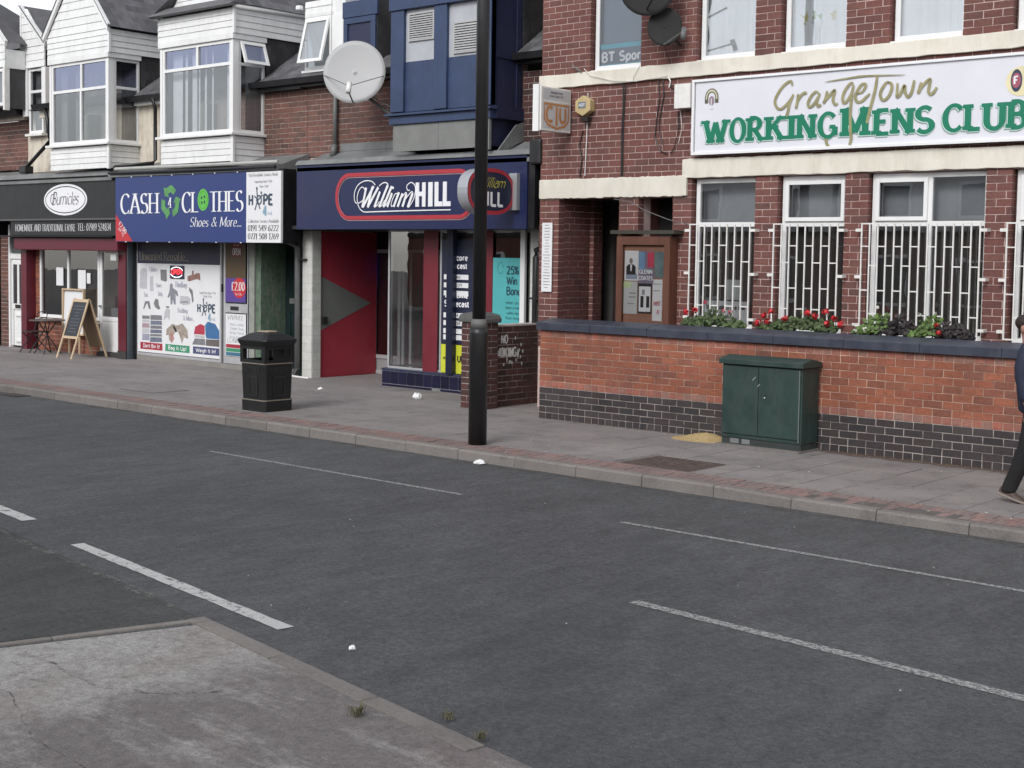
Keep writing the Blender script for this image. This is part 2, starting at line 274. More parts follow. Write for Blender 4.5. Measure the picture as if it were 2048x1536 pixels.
# ---- flat printed lettering -------------------------------------------------
def arc(cx, cy, rx, ry, a0, a1, n=10): return [(cx + rx * math.cos(R(a0 + (a1 - a0) * k / n)), cy + ry * math.sin(R(a0 + (a1 - a0) * k / n))) for k in range(n + 1)]
G = {
 'A': (.78, [[(.04, 0), (.39, 1)], [(.39, 1), (.74, 0)], [(.17, .34), (.61, .34)]]),
 'B': (.66, [[(.1, 0), (.1, 1)], [(.1, 1)] + arc(.32, .76, .22, .24, 90, -90) + [(.1, .52)], [(.1, .52)] + arc(.34, .26, .26, .26, 90, -90) + [(.1, 0)]]),
 'C': (.74, [arc(.42, .5, .36, .5, 42, 318, 18)]),
 'D': (.76, [[(.1, 0), (.1, 1)], [(.1, 1)] + arc(.32, .5, .38, .5, 90, -90, 14) + [(.1, 0)]]),
 'E': (.62, [[(.1, 0), (.1, 1)], [(.1, .98), (.56, .98)], [(.1, .52), (.46, .52)], [(.1, .02), (.58, .02)]]),
 'F': (.58, [[(.1, 0), (.1, 1)], [(.1, .98), (.54, .98)], [(.1, .52), (.44, .52)]]),
 'G': (.78, [arc(.42, .5, .36, .5, 42, 335, 18), [(.74, .42), (.74, .06)], [(.5, .42), (.76, .42)]]),
 'H': (.76, [[(.1, 0), (.1, 1)], [(.66, 0), (.66, 1)], [(.1, .5), (.66, .5)]]),
 'I': (.3, [[(.15, 0), (.15, 1)]]),
 'K': (.74, [[(.1, 0), (.1, 1)], [(.12, .42), (.62, 1)], [(.3, .62), (.66, 0)]]),
 'L': (.6, [[(.1, 0), (.1, 1)], [(.1, .02), (.56, .02)]]),
 'M': (.92, [[(.1, 0), (.1, 1)], [(.1, 1), (.46, .12)], [(.46, .12), (.82, 1)], [(.82, 1), (.82, 0)]]),
 'N': (.8, [[(.1, 0), (.1, 1)], [(.1, 1), (.7, 0)], [(.7, 0), (.7, 1)]]),
 'O': (.8, [arc(.4, .5, .34, .5, 90, 450, 24)]),
 'P': (.62, [[(.1, 0), (.1, 1)], [(.1, 1)] + arc(.3, .73, .26, .27, 90, -90) + [(.1, .46)]]),
 'R': (.72, [[(.1, 0), (.1, 1)], [(.1, 1)] + arc(.3, .74, .25, .26, 90, -90) + [(.1, .48)], [(.32, .48), (.66, 0)]]),
 'S': (.62, [arc(.31, .745, .23, .245, 35, 270, 12) + arc(.31, .255, .25, .255, 90, -150, 12)]),
 'T': (.68, [[(.34, 0), (.34, 1)], [(.02, .98), (.66, .98)]]),
 'U': (.76, [[(.1, 1), (.1, .36)] + arc(.38, .34, .28, .34, 180, 360, 12) + [(.66, 1)]]),
 'V': (.74, [[(.04, 1), (.37, 0)], [(.37, 0), (.7, 1)]]),
 'W': (1.06, [[(.04, 1), (.3, 0)], [(.3, 0), (.53, .9)], [(.53, .9), (.76, 0)], [(.76, 0), (1.02, 1)]]),
 'Y': (.7, [[(.04, 1), (.35, .5)], [(.66, 1), (.35, .5)], [(.35, .5), (.35, 0)]]),
 'a': (.52, [arc(.25, .22, .2, .22, 60, 400, 12), [(.43, .62), (.43, 0)], arc(.27, .44, .17, .2, 150, 20, 6)]),
 'b': (.54, [[(.08, 0), (.08, 1)], arc(.28, .32, .2, .32, 150, -150, 14)]),
 'c': (.46, [arc(.27, .32, .2, .32, 45, 315, 12)]),
 'd': (.54, [[(.46, 0), (.46, 1)], arc(.26, .32, .2, .32, 30, 330, 14)]),
 'e': (.5, [[(.07, .34), (.45, .34)], arc(.26, .32, .2, .32, 5, 315, 14)]),
 'f': (.34, [[(.14, 0), (.14, .78)] + arc(.28, .8, .14, .2, 180, 60, 5), [(.02, .62), (.3, .62)]]),
 'g': (.52, [arc(.25, .34, .18, .28, 0, 360, 14), [(.44, .62), (.44, -.1)] + arc(.25, -.1, .19, .18, 0, -150, 8)]),
 'h': (.54, [[(.08, 0), (.08, 1)], [(.08, .44)] + arc(.27, .44, .19, .2, 160, 0, 6) + [(.46, 0)]]),
 'i': (.22, [[(.11, 0), (.11, .62)], [(.11, .8), (.11, .9)]]),
 'k': (.5, [[(.08, 0), (.08, 1)], [(.1, .26), (.42, .62)], [(.2, .38), (.46, 0)]]),
 'l': (.22, [[(.11, 0), (.11, 1)]]),
 'm': (.82, [[(.08, 0), (.08, .64)], [(.08, .46)] + arc(.24, .45, .16, .18, 160, 0, 6) + [(.4, 0)], [(.4, .46)] + arc(.57, .45, .17, .18, 160, 0, 6) + [(.74, 0)]]),
 'n': (.54, [[(.08, 0), (.08, .64)], [(.08, .46)] + arc(.27, .44, .19, .2, 160, 0, 6) + [(.46, 0)]]),
 'o': (.52, [arc(.26, .32, .2, .32, 90, 450, 16)]),
 'p': (.54, [[(.08, -.3), (.08, .64)], arc(.28, .32, .2, .32, 150, -150, 14)]),
 'r': (.36, [[(.08, 0), (.08, .64)], [(.08, .46)] + arc(.24, .44, .16, .2, 160, 50, 5)]),
 's': (.42, [arc(.21, .47, .14, .16, 40, 270, 8) + arc(.21, .16, .15, .16, 90, -140, 8)]),
 't': (.34, [[(.14, .86), (.14, .14)] + arc(.26, .13, .12, .13, 180, 300, 5), [(.02, .62), (.3, .62)]]),
 'u': (.54, [[(.08, .64), (.08, .2)] + arc(.26, .2, .18, .2, 180, 350, 6), [(.46, .64), (.46, 0)]]),
 'v': (.5, [[(.04, .64), (.25, 0)], [(.25, 0), (.46, .64)]]),
 'w': (.72, [[(.04, .64), (.2, 0)], [(.2, 0), (.36, .6)], [(.36, .6), (.52, 0)], [(.52, 0), (.68, .64)]]),
 'y': (.5, [[(.04, .64), (.25, 0)], [(.46, .64), (.2, -.26)]]),
 '0': (.6, [arc(.3, .5, .22, .5, 90, 450, 20)]), '1': (.42, [[(.24, 0), (.24, 1)], [(.08, .84), (.24, 1)]]),
 '2': (.58, [arc(.28, .74, .2, .26, 165, -20, 8) + [(.08, .02)], [(.08, .02), (.52, .02)]]),
 '3': (.56, [arc(.26, .75, .19, .25, 150, -90, 8), arc(.26, .26, .22, .26, 90, -150, 9)]),
 '4': (.6, [[(.42, 0), (.42, 1)], [(.42, 1), (.05, .3)], [(.05, .3), (.56, .3)]]),
 '5': (.56, [[(.5, .98), (.14, .98)], [(.14, .98), (.1, .54)], [(.1, .54)] + arc(.27, .32, .23, .32, 110, -145, 10)]),
 '6': (.58, [arc(.29, .3, .21, .3, 0, 360, 14), arc(.5, .3, .42, .7, 180, 95, 8)]),
 '7': (.54, [[(.05, .98), (.5, .98)], [(.5, .98), (.2, 0)]]),
 '8': (.58, [arc(.29, .75, .18, .24, 0, 360, 14), arc(.29, .26, .22, .26, 0, 360, 14)]),
 '9': (.58, [arc(.29, .7, .21, .3, 0, 360, 14), arc(.08, .7, .42, .7, 0, -85, 8)]),
 '.': (.2, [[(.1, 0), (.1, .1)]]), ':': (.22, [[(.11, .08), (.11, .18)], [(.11, .48), (.11, .58)]]), "'": (.16, [[(.08, .78), (.08, 1)]]),
 '!': (.24, [[(.12, .28), (.12, 1)], [(.12, 0), (.12, .1)]]), ' ': (.34, []), '%': (.7, [arc(.16, .78, .12, .2, 0, 360, 10), arc(.52, .22, .12, .2, 0, 360, 10), [(.1, 0), (.58, 1)]]),
 '&': (.8, [[(.74, .02), (.2, .74)] + arc(.33, .82, .14, .17, 200, -20, 8) + [(.12, .36)] + arc(.3, .24, .22, .23, 150, 300, 8) + [(.72, .5)]]),
 '£': (.62, [arc(.34, .74, .2, .25, 20, 180, 8) + [(.16, .06)], [(.04, .03), (.58, .03)], [(.04, .46), (.42, .46)]]),
}
class Nib:
    def __init__(s, w, ang=15, mn=.3, serif=0, sth=.04, shear=0, gap=.04): s.w = w; s.ang = R(ang); s.mn = mn; s.serif = serif; s.sth = sth; s.shear = shear; s.gap = gap
ROMAN = Nib(.15, 12, .26, .12, .035); ITAL = Nib(.12, 12, .35, .04, .03, .22)
SMALL = Nib(.115, 12, .4, .05, .03); SLAB = Nib(.255, 6, .64, .075, .15, 0, .10); SANS = Nib(.17, 0, .9, 0); SANSB = Nib(.25, 0, .85, 0, gap=.09)
THIN = Nib(.09, 0, .9, 0); COPPER = Nib(.13, 40, .18, 0, 0, .55, -.02)
def ribbon(mb, pts, wfun, fn, d, closed=False):
    n = len(pts)
    if n < 2: return
    vs = []
    for i, (x, y) in enumerate(pts):
        a = pts[max(i - 1, 0)]; b = pts[min(i + 1, n - 1)]
        if closed and i in (0, n - 1): a = pts[-2]; b = pts[1]
        dx, dy = b[0] - a[0], b[1] - a[1]; l = math.hypot(dx, dy) or 1; dx /= l; dy /= l
        w = wfun(dx, dy, i / (n - 1)) / 2
        vs += [fn(x - dy * w, y + dx * w, d), fn(x + dy * w, y - dx * w, d)]
    mb.add(vs, [(2 * i, 2 * i + 1, 2 * i + 3, 2 * i + 2) for i in range(n - 1)])
def lettering(mb, s, nib, fn, u0, v0, h, width=None, d=.003, off=(0, 0), grow=0):
    adv = 0; items = []
    for ch in s:
        w, st = G.get(ch, G[' ']); items.append((adv, st)); adv += w + nib.gap
    adv -= nib.gap
    sx = h if width is None else width / max(adv, .01)
    k = 0
    for a, st in items:
        for pts in st:
            if not pts: continue
            lettering.k = (lettering.k + 7) % 23; dd = d + lettering.k * .00013; k += 1
            p2 = [((a + x + nib.shear * y) * sx + off[0], y * h + off[1]) for x, y in pts]
            def wf(dx, dy, t):
                ang = math.atan2(dy, dx); return (max(nib.mn, abs(math.sin(ang - nib.ang))) * nib.w + grow) * (h * .5 + sx * .5)
            f2 = lambda x, y, q: fn(u0 + x, v0 + y, q)
            closed = len(pts) > 8 and abs(pts[0][0] - pts[-1][0]) < 1e-4 and abs(pts[0][1] - pts[-1][1]) < 1e-4
            ribbon(mb, p2, wf, f2, dd, closed)
            if nib.serif and not closed:
                for (px, py), (qx, qy), (ox, oy) in ((p2[0], p2[1], pts[0]), (p2[-1], p2[-2], pts[-1])):
                    if abs(qy - py) > .55 * abs(qx - px) and (abs(oy) < .03 or abs(oy - 1) < .03 or (abs(oy - .64) < .03 and len(pts) < 6)):
                        sw = (nib.serif + nib.w / 2 + grow * .5) * sx; shh = (nib.sth + grow) * h
                        yy = py if oy < .03 else py - shh + grow * h * .5
                        if oy < .03: yy -= grow * h * .5
                        lettering.k = (lettering.k + 7) % 23; q = d + lettering.k * .00013 + .00006
                        mb.poly([f2(px - sw, yy, q), f2(px + sw, yy, q), f2(px + sw, yy + shh, q), f2(px - sw, yy + shh, q)])
    return adv * sx
lettering.k = 0
def text_obj(name, parent, mat, s, nib, fn, u0, v0, h, width=None, d=.003, **k):
    mb = MB(); lettering(mb, s, nib, fn, u0, v0, h, width, d, **k); return mb.build(name, mat, parent)

# ---- brickwork --------------------------------------------------------------
UNIT = {}
def unit_mesh(mat, kind='brick', jit=1.0):
    key = (mat.name, kind)
    if key not in UNIT:
        l = []
        for i in range(7):
            rn = random.Random(i * 13 + 5)
            vs = [(x + rn.uniform(-.012, .012) * jit, y * 1.0 + (rn.uniform(-.008, .008) * jit if y < 0 else 0), z + rn.uniform(-.03, .03) * jit)
                  for z in (-.5, .5) for y in (-.5, .5) for x in (-.5, .5)]
            me = bpy.data.meshes.new(kind); me.from_pydata(vs, [], [(0, 2, 3, 1), (4, 5, 7, 6), (0, 1, 5, 4), (1, 3, 7, 5), (3, 2, 6, 7), (2, 0, 4, 6)]); me.materials.append(mat); l.append(me)
        UNIT[key] = l
    return UNIT[key]
def place_unit(name, parent, mat, c, size, rot=0, jit=1.0, kind=None):
    me = random.choice(unit_mesh(mat, kind or name, jit)); o = link(name, me, parent, c); o.scale = size
    if rot: o.rotation_euler = (0, 0, rot)
    return o
def cells(a0, a1, z0, z1, opens):
    us = sorted({a0, a1, *[min(max(q, a0), a1) for o in opens for q in (o[0], o[1])]}); vs_ = sorted({z0, z1, *[min(max(q, z0), z1) for o in opens for q in (o[2], o[3])]})
    out = []
    for i in range(len(vs_) - 1):
        zc = (vs_[i] + vs_[i + 1]) / 2; run = None
        for j in range(len(us) - 1):
            uc = (us[j] + us[j + 1]) / 2
            if any(o[0] < uc < o[1] and o[2] < zc < o[3] for o in opens):
                if run: out.append(run); run = None
            else: run = (run[0], us[j + 1], vs_[i], vs_[i + 1]) if run else (us[j], us[j + 1], vs_[i], vs_[i + 1])
        if run: out.append(run)
    return out
def brickwork(parent, axis, plane, a0, a1, z0, z1, opens=(), hide=(), mat=MB_CLUB, mort=MORT_L, BL=.226, BH=.0892, depth=.12, thick=.25, rowspec=None, limit=300, key=None, gap=.012, phase=0, jitter=.0018, mortar=True):
    back = 1 if axis == 'x' else -1       # 'x': wall faces -Y ; 'y': wall faces +X
    def bx(mb, u0, u1, d0, d1, w0, w1):
        if axis == 'x': mb.box(u0, u1, plane + d0, plane + d1, w0, w1)
        else: mb.box(plane - d1, plane - d0, u0, u1, w0, w1)
    if mortar:
        mb = MB()
        ex = [(o[0] - .006, o[1] + .006, o[2], o[3]) for o in opens]
        for c in cells(a0 + .005, a1 - .005, z0, z1, ex): bx(mb, c[0], c[1], .0065, thick, c[2], c[3])
        mb.build('mortar', mort, parent)
    rows = max(1, round((z1 - z0) / BH)); bh = (z1 - z0) / rows; lst = []
    for r in range(rows):
        zb = z0 + r * bh; zc = zb + bh / 2
        hdr, m = (rowspec(r, rows) if rowspec else (False, mat)); l = BL / 2 if hdr else BL
        cuts = sorted([(o[0], o[1]) for o in opens if o[2] < zc < o[3]]); spans = []; cur = a0
        for c0, c1 in cuts:
            if c0 > cur: spans.append((cur, min(c0, a1)))
            cur = max(cur, c1)
        if cur < a1: spans.append((cur, a1))
        for s0, s1 in spans:
            off = ((r % 2) * l / 2 + phase) % l; k = math.floor((s0 - a0 - off) / l); u = a0 + off + k * l
            while u < s1 - 1e-6:
                b0, b1 = max(u, s0), min(u + l, s1); u += l
                if b1 - b0 < .06:
                    if lst and b0 > s0 and abs(lst[-1][2] - zb - gap / 2) < 1e-6 and abs(lst[-1][1] - b0) < .03: t_ = lst[-1]; lst[-1] = (t_[0], b1, t_[2], t_[3], t_[4]); continue
                    if b1 < s1: u = b0 + l * 1.0 + (b1 - b0); b1 = u if u < s1 else s1
                uc = (b0 + b1) / 2
                if any(h[0] < uc < h[1] and h[2] < zc < h[3] for h in hide): continue
                g0 = 0 if abs(b0 - s0) < 1e-6 else gap / 2; g1 = 0 if abs(b1 - s1) < 1e-6 else gap / 2
                lst.append((b0 + g0, b1 - g1, zb + gap / 2, zb + bh - gap / 2, m))
    key = key or (lambda t: -t[0])
    lst.sort(key=key)
    for (b0, b1, w0, w1, m) in lst[:limit]:
        j = random.uniform(-jitter, jitter); c = ((b0 + b1) / 2, plane + depth / 2 + j, (w0 + w1) / 2) if axis == 'x' else (plane - depth / 2 + j, (b0 + b1) / 2, (w0 + w1) / 2)
        sz = (b1 - b0, depth, w1 - w0)
        o = place_unit('brick', parent, m, c, sz, rot=0 if axis == 'x' else R(90))
    rest = {}
    for t in lst[limit:]: rest.setdefault(t[4].name, []).append(t)
    for nm, ts in rest.items():
        mb = MB()
        for (b0, b1, w0, w1, m) in ts: j = random.uniform(-jitter, jitter); bx(mb, b0, b1, j, depth, w0, w1)
        mb.build('brick_courses', ts[0][4], parent, kind='stuff')
    return len(lst)

def wframe(parent, fn, u0, u1, v0, v1, fw=.055, depth=.07, mull=(), tran=(), mat=WHITE, name='window', glass=None, gd=.035, top=True):
    """frame part with pane sub-parts; fn maps (u, v, d) with d outward; frame occupies d in [0, depth]"""
    mb = MB(); h = Vector(fn(0, 0, depth)) - Vector(fn(0, 0, 0))
    def bar(a, b, c, e, dd=0): mb.prism([fn(a, c, dd), fn(b, c, dd), fn(b, e, dd), fn(a, e, dd)], h * (1 - dd / depth))
    bar(u0, u0 + fw, v0, v1); bar(u1 - fw, u1, v0, v1); bar(u0 + fw, u1 - fw, v0, v0 + fw); bar(u0 + fw, u1 - fw, v1 - fw, v1)
    ms = [m for m in mull]; us = [u0 + fw] + [q for m in ms for q in (m - fw / 2, m + fw / 2)] + [u1 - fw]
    for m in ms: bar(m - fw / 2, m + fw / 2, v0 + fw, v1 - fw)
    vsx = [v0 + fw] + [q for t in tran for q in (t - fw / 2, t + fw / 2)] + [v1 - fw]
    for i in range(0, len(us), 2):
        for t in tran: bar(us[i], us[i + 1], t - fw / 2, t + fw / 2)
    fr = mb.build(name, mat, parent, bevel=.004)
    if glass:
        for i in range(0, len(us), 2):
            for j in range(0, len(vsx), 2):
                frect(MB(), fn, us[i], us[i + 1], vsx[j], vsx[j + 1], gd).build('pane', glass, fr)
    return fr
def curtain(parent, fn, u0, u1, v0, v1, d, mat, amp=.015, folds=14, name='curtain'):
    n = folds * 6; vs = []
    for i in range(n + 1):
        u = u0 + (u1 - u0) * i / n; a = amp * (math.sin(i / 6 * 2 * math.pi + math.sin(i * .37) * 1.5) + .4 * math.sin(i * .61))
        vs += [fn(u, v0, d + a), fn(u, v1, d + a * .6)]
    me = MB().add(vs, [(2 * i, 2 * i + 2, 2 * i + 3, 2 * i + 1) for i in range(n)])
    return me.build(name, mat, parent, smooth=True)
# ------------------------------------------------------------------ ground
def asphalt(name, col, speck=.2, patch=.18):
    m, n, p, out = nodes_of(name)
    big = pos_noise(n, .35, 5, .6); fine = pos_noise(n, 75, 6, .75); mid = pos_noise(n, 5, 6, .7, (1, .35, 1))
    c = mixc(n, 1.0, col, rng(n, big, .3, .7, 1 - patch, 1 + patch), 'MULTIPLY')
    c = mixc(n, 1.0, c, rng(n, fine, .3, .7, .6, 1.45), 'MULTIPLY'); c = mixc(n, 1.0, c, rng(n, pos_noise(n, 28, 4, .7), .32, .68, .72, 1.3), 'MULTIPLY'); c = mixc(n, 1.0, c, rng(n, mid, .35, .65, .84, 1.14), 'MULTIPLY')
    pit = pos_noise(n, 17, 5, .65); c = mixc(n, rng(n, pit, .60, .70, 0, .45), c, (.03, .03, .032)); lt = pos_noise(n, 2.2, 8, .75, (.6, 1.6, 1)); c = mixc(n, rng(n, lt, .55, .75, 0, .35), c, (col[0] * 1.5, col[1] * 1.45, col[2] * 1.38))
    g = n.nodes.new('ShaderNodeNewGeometry'); v = n.nodes.new('ShaderNodeTexVoronoi'); v.inputs['Scale'].default_value = 45; n.links.new(g.outputs['Position'], v.inputs['Vector'])
    lw = n.nodes.new('ShaderNodeSeparateColor'); n.links.new(v.outputs['Color'], lw.inputs[0])
    sel = rng(n, lw.outputs[0], .93, .96, 0, 1); dd = rng(n, v.outputs['Distance'], .12, .25, 1, 0)
    mu = n.nodes.new('ShaderNodeMath'); mu.operation = 'MULTIPLY'; n.links.new(sel, mu.inputs[0]); n.links.new(dd, mu.inputs[1])
    mu2 = n.nodes.new('ShaderNodeMath'); mu2.operation = 'MULTIPLY'; n.links.new(mu.outputs[0], mu2.inputs[0]); mu2.inputs[1].default_value = speck
    c = mixc(n, mu2.outputs[0], c, (.3, .29, .27))
    n.links.new(c, p.inputs['Base Color']); p.inputs['Roughness'].default_value = .86; p.inputs['Specular IOR Level'].default_value = .35
    bump(n, p, fine, .8, .012); MATS[name] = m; return m
ROADM = asphalt('road asphalt', (.082, .083, .087), .3)
SIDEM = asphalt('worn side road asphalt', (.058, .060, .058), .3, .35)
def paving(name, col, dirt=.5, spots=.5, rnd=.06, dcol=(.07, .065, .062)):
    m, n, p, out = nodes_of(name)
    a = pos_noise(n, .8, 7, .7, (1, 1.6, 1)); f = pos_noise(n, 55, 5, .75); md = pos_noise(n, 3.2, 7, .75)
    oi = n.nodes.new('ShaderNodeObjectInfo')
    c = mixc(n, 1.0, col, rng(n, oi.outputs['Random'], 0, 1, 1 - rnd, 1 + rnd), 'MULTIPLY')
    c = mixc(n, 1.0, c, rng(n, f, .3, .7, .72, 1.28), 'MULTIPLY'); c = mixc(n, rng(n, md, .5, .75, 0, dirt), c, dcol)
    c = mixc(n, rng(n, a, .46, .7, 0, dirt), c, (col[0] * 1.35, col[1] * 1.33, col[2] * 1.3))
    g = n.nodes.new('ShaderNodeNewGeometry'); v = n.nodes.new('ShaderNodeTexVoronoi'); v.inputs['Scale'].default_value = 5; n.links.new(g.outputs['Position'], v.inputs['Vector'])
    dd = rng(n, v.outputs['Distance'], .07, .13, spots, 0); c = mixc(n, dd, c, dcol)
    n.links.new(c, p.inputs['Base Color']); p.inputs['Roughness'].default_value = .8; p.inputs['Specular IOR Level'].default_value = .4
    bump(n, p, f, .5, .006); MATS[name] = m; return m
FLAG = paving('concrete paving', (.232, .212, .206), .65, .5, .10)
PATCHM = paving('tarmac patch', (.14, .135, .135), .4, .2)
KERBM = paving('concrete kerb', (.19, .174, .162), .6, 0, .10)
PAVER = brick_mat('red block paver', [(.21, .155, .145), (.26, .155, .14), (.23, .165, .15), (.19, .155, .148), (.28, .17, .15)], blotch=(.19, .175, .165), bl=.8)
NEARM, _n, _p, _o = nodes_of('foreground concrete and worn tarmac')
_big = pos_noise(_n, .55, 6, .6, (1, 1, 1)); _str = pos_noise(_n, 2.6, 7, .72, (.45, 1.5, 1)); _f = pos_noise(_n, 85, 6, .75); _sm = pos_noise(_n, 9, 7, .75)
_g = _n.nodes.new('ShaderNodeNewGeometry'); _s = _n.nodes.new('ShaderNodeSeparateXYZ'); _n.links.new(_g.outputs['Position'], _s.inputs[0])
_ma = _n.nodes.new('ShaderNodeMath'); _ma.operation = 'MULTIPLY_ADD'; _n.links.new(_big, _ma.inputs[0]); _ma.inputs[1].default_value = 2.6; _n.links.new(_s.outputs['X'], _ma.inputs[2])
_lf = rng(_n, _ma.outputs[0], -5.1, -4.6, 1, 0)
_c = mixc(_n, _lf, (.165, .150, .146), (.33, .32, .305))
_c = mixc(_n, rng(_n, _str, .50, .64, 0, .7), _c, (.34, .325, .31)); _c = mixc(_n, rng(_n, _sm, .50, .68, 0, .7), _c, (.11, .10, .092))
_c = mixc(_n, rng(_n, pos_noise(_n, 1.3, 5, .6), .5, .7, 0, .4), _c, (.17, .125, .12))
_c = mixc(_n, 1.0, _c, rng(_n, _f, .3, .7, .62, 1.4), 'MULTIPLY'); _c = mixc(_n, 1.0, _c, rng(_n, pos_noise(_n, 24, 5, .7), .32, .68, .78, 1.24), 'MULTIPLY')
_n.links.new(_c, _p.inputs['Base Color']); _p.inputs['Roughness'].default_value = .85; bump(_n, _p, _f, .8, .01)
EARTH = M('gritty joint', (.11, .10, .095), .95, .3, 10, .4)

ground = MB().box(-160, 120, -120, 160, -.45, -.30).build('ground', M('rough ground', (.09, .085, .08), .95, .2, .4)); setp(ground, 'grey ground under the whole street', kind='structure')
road = MB().poly([(-150, -.8, -.12), (60, -.8, -.12), (60, 11.53, -.12), (-150, 11.53, -.12)]).build('road', ROADM); setp(road, 'dark grey asphalt road with worn white lines', kind='structure')
# pavement on the shop side: sub-base with flags, red pavers and kerb stones as pieces
pav = MB().box(-70, 20, 11.53, 40, -.30, -.018).build('pavement', EARTH); setp(pav, 'grey concrete flag pavement along the shops and club', kind='structure')
KX = lambda x: 0 if x < -7.35 else (-.018 if x > -6.45 else -.018 * (x + 7.35) / .9)
flags = []
MH = (-8.92, -7.90, 11.88, 12.71)
def clip_mh(x0, x1, y0, y1):
    if x1 <= MH[0] or x0 >= MH[1] or y1 <= MH[2] or y0 >= MH[3]: return [(x0, x1, y0, y1)]
    out = []
    if x0 < MH[0]: out.append((x0, MH[0], y0, y1)); x0 = MH[0]
    if x1 > MH[1]: out.append((MH[1], x1, y0, y1)); x1 = MH[1]
    if y0 < MH[2]: out.append((x0, x1, y0, MH[2]))
    if y1 > MH[3]: out.append((x0, x1, MH[3], y1))
    return [o for o in out if o[1] - o[0] > .02 and o[3] - o[2] > .02]
x = -2.36; cols = []
while x > -9.5: cols.append((x - .44, x)); x -= .44
while x > -31: cols.append((x - .90, x)); x -= .90
for i, (x0, x1) in enumerate(cols):
    ys = [11.92, 12.13, 12.73, 13.33, 13.93, 14.53, 15.13, 15.73, 16.3] if i % 2 == 0 or x1 > -9.5 else [11.92, 12.43, 13.03, 13.63, 14.23, 14.83, 15.43, 16.3]
    for y0, y1 in zip(ys, ys[1:]):
        if x0 > -13.2 and y0 > 14.5: continue
        for c in clip_mh(x0, x1, y0, y1): flags.append((c, x1))
for (c, xe) in flags[:300]:
    g = .004 if xe > -9.5 else .0022; dz = random.uniform(-.0025, .0025) * (1 if xe > -9.5 else .4)
    place_unit('paving_slab', pav, FLAG, ((c[0] + c[1]) / 2, (c[2] + c[3]) / 2, -.02 + dz), (c[1] - c[0] - 2 * g, c[3] - c[2] - 2 * g, .04), jit=.02)
for c in [(-13.2, 2, 14.76, 16.3), (-18.66, -16.9, 16.3, 17.6)]: MB().box(c[0], c[1], c[2], c[3], -.04, -.001).build('paving_slab', FLAG, pav)
MB().box(-2.36, 20, 11.92, 14.4, -.04, 0).build('paving_slab', FLAG, pav); MB().box(-70, cols[-1][0] - .003, 11.92, 16.3, -.04, 0).build('paving_slab', FLAG, pav)
n = 0; rest = MB(); x = -3.0
while x > -30:
    for r, (y0, y1) in enumerate(((11.535, 11.725), (11.725, 11.915))):
        xo = x - (.05 if r else 0); z = KX(x) * (1 - (y0 - 11.53) / .4); gp = .0035
        if n < 290: place_unit('block_paver', pav, PAVER, (xo - .05, (y0 + y1) / 2, -.03 + z + random.uniform(-.003, .003)), (.1 - 2 * gp, y1 - y0 - 2 * gp, .06), jit=.1); n += 1
        else: rest.box(xo - .1 + gp, xo - gp, y0 + gp, y1 - gp, -.05, random.uniform(-.002, .001))
    x -= .1
rest.build('block_pavers', PAVER, pav, kind='stuff')
kerb = MB().box(-70, 20, 11.405, 11.528, -.30, -.13).build('kerb', KERBM); setp(kerb, 'grey concrete kerb between road and shop side pavement', kind='structure')
x = -2.15; i = 0
while x > -34:
    l = .86 if x > -20 else .9; zt = [KX(x - l + .003), KX(x - .003)]; jz = random.uniform(-.003, .003); y0 = 11.40 + random.uniform(-.003, .003)
    prof = lambda zz: [(y0, -.16), (11.525, -.16), (11.525, zz), (y0 + .022, zz), (y0 + .004, zz - .02)]
    a = [(x - l + .004, p[0], p[1]) for p in prof(zt[0] + jz)]; b = [(x - .004, p[0], p[1]) for p in prof(zt[1] + jz)]
    mb = MB(); k = len(a); mb.add(a + b, [tuple(range(k))[::-1], tuple(range(k, 2 * k))] + [(q, (q + 1) % k, k + (q + 1) % k, k + q) for q in range(k)])
    mb.build('kerb_stone', KERBM, kerb); x -= l; i += 1
gut = MB().poly([(-60, 11.22, -.116), (15, 11.22, -.116), (15, 11.40, -.116), (-60, 11.40, -.116)]).build('gutter_grit', worn_paint('gutter grit', (.13, .118, .10), .50, .66, 6, (.5, 2, 1)), kind='structure'); gut['label'] = 'light grit collected in the gutter by the kerb'
# worn white lines
WP1 = worn_paint('worn white road paint', (.36, .36, .35), .44, .52, 26, (1, 2, 1)); WP2 = worn_paint('fresh white road paint', (.46, .46, .45), .37, .46, 14)
def line(a, b, w, mat, label, tl=0):
    a = Vector(a); b = Vector(b); d = (b - a).normalized(); nn = Vector((-d.y, d.x)) * w / 2; pts = []
    N = 40; le = []; ri = []
    for i in range(N + 1):
        p = a + (b - a) * i / N; e = Vector((random.uniform(-1, 1), random.uniform(-1, 1))) * .004; le.append(p + nn + e); ri.append(p - nn - e)
    mb = MB(); mb.add([(q.x, q.y, -.115) for pr in zip(le, ri) for q in pr], [(2 * i, 2 * i + 1, 2 * i + 3, 2 * i + 2) for i in range(N)])
    o = mb.build('road_marking', mat); setp(o, label, kind='structure')
line((-13.15, 9.74), (-9.10, 9.72), .055, WP1, 'thin worn white parking line nearest the shops'); line((-7.17, 9.71), (-1.4, 9.70), .06, WP1, 'thin worn white line by the club kerb')
line((-5.42, 7.50), (-.6, 7.12), .095, WP1, 'broken worn white centre line on the right')
line((-9.66, 5.88), (-6.57, 5.44), .11, WP2, 'bold white give way line by the near corner'); line((-13.9, 6.55), (-10.80, 6.12), .13, WP2, 'bold white give way line at the left edge')
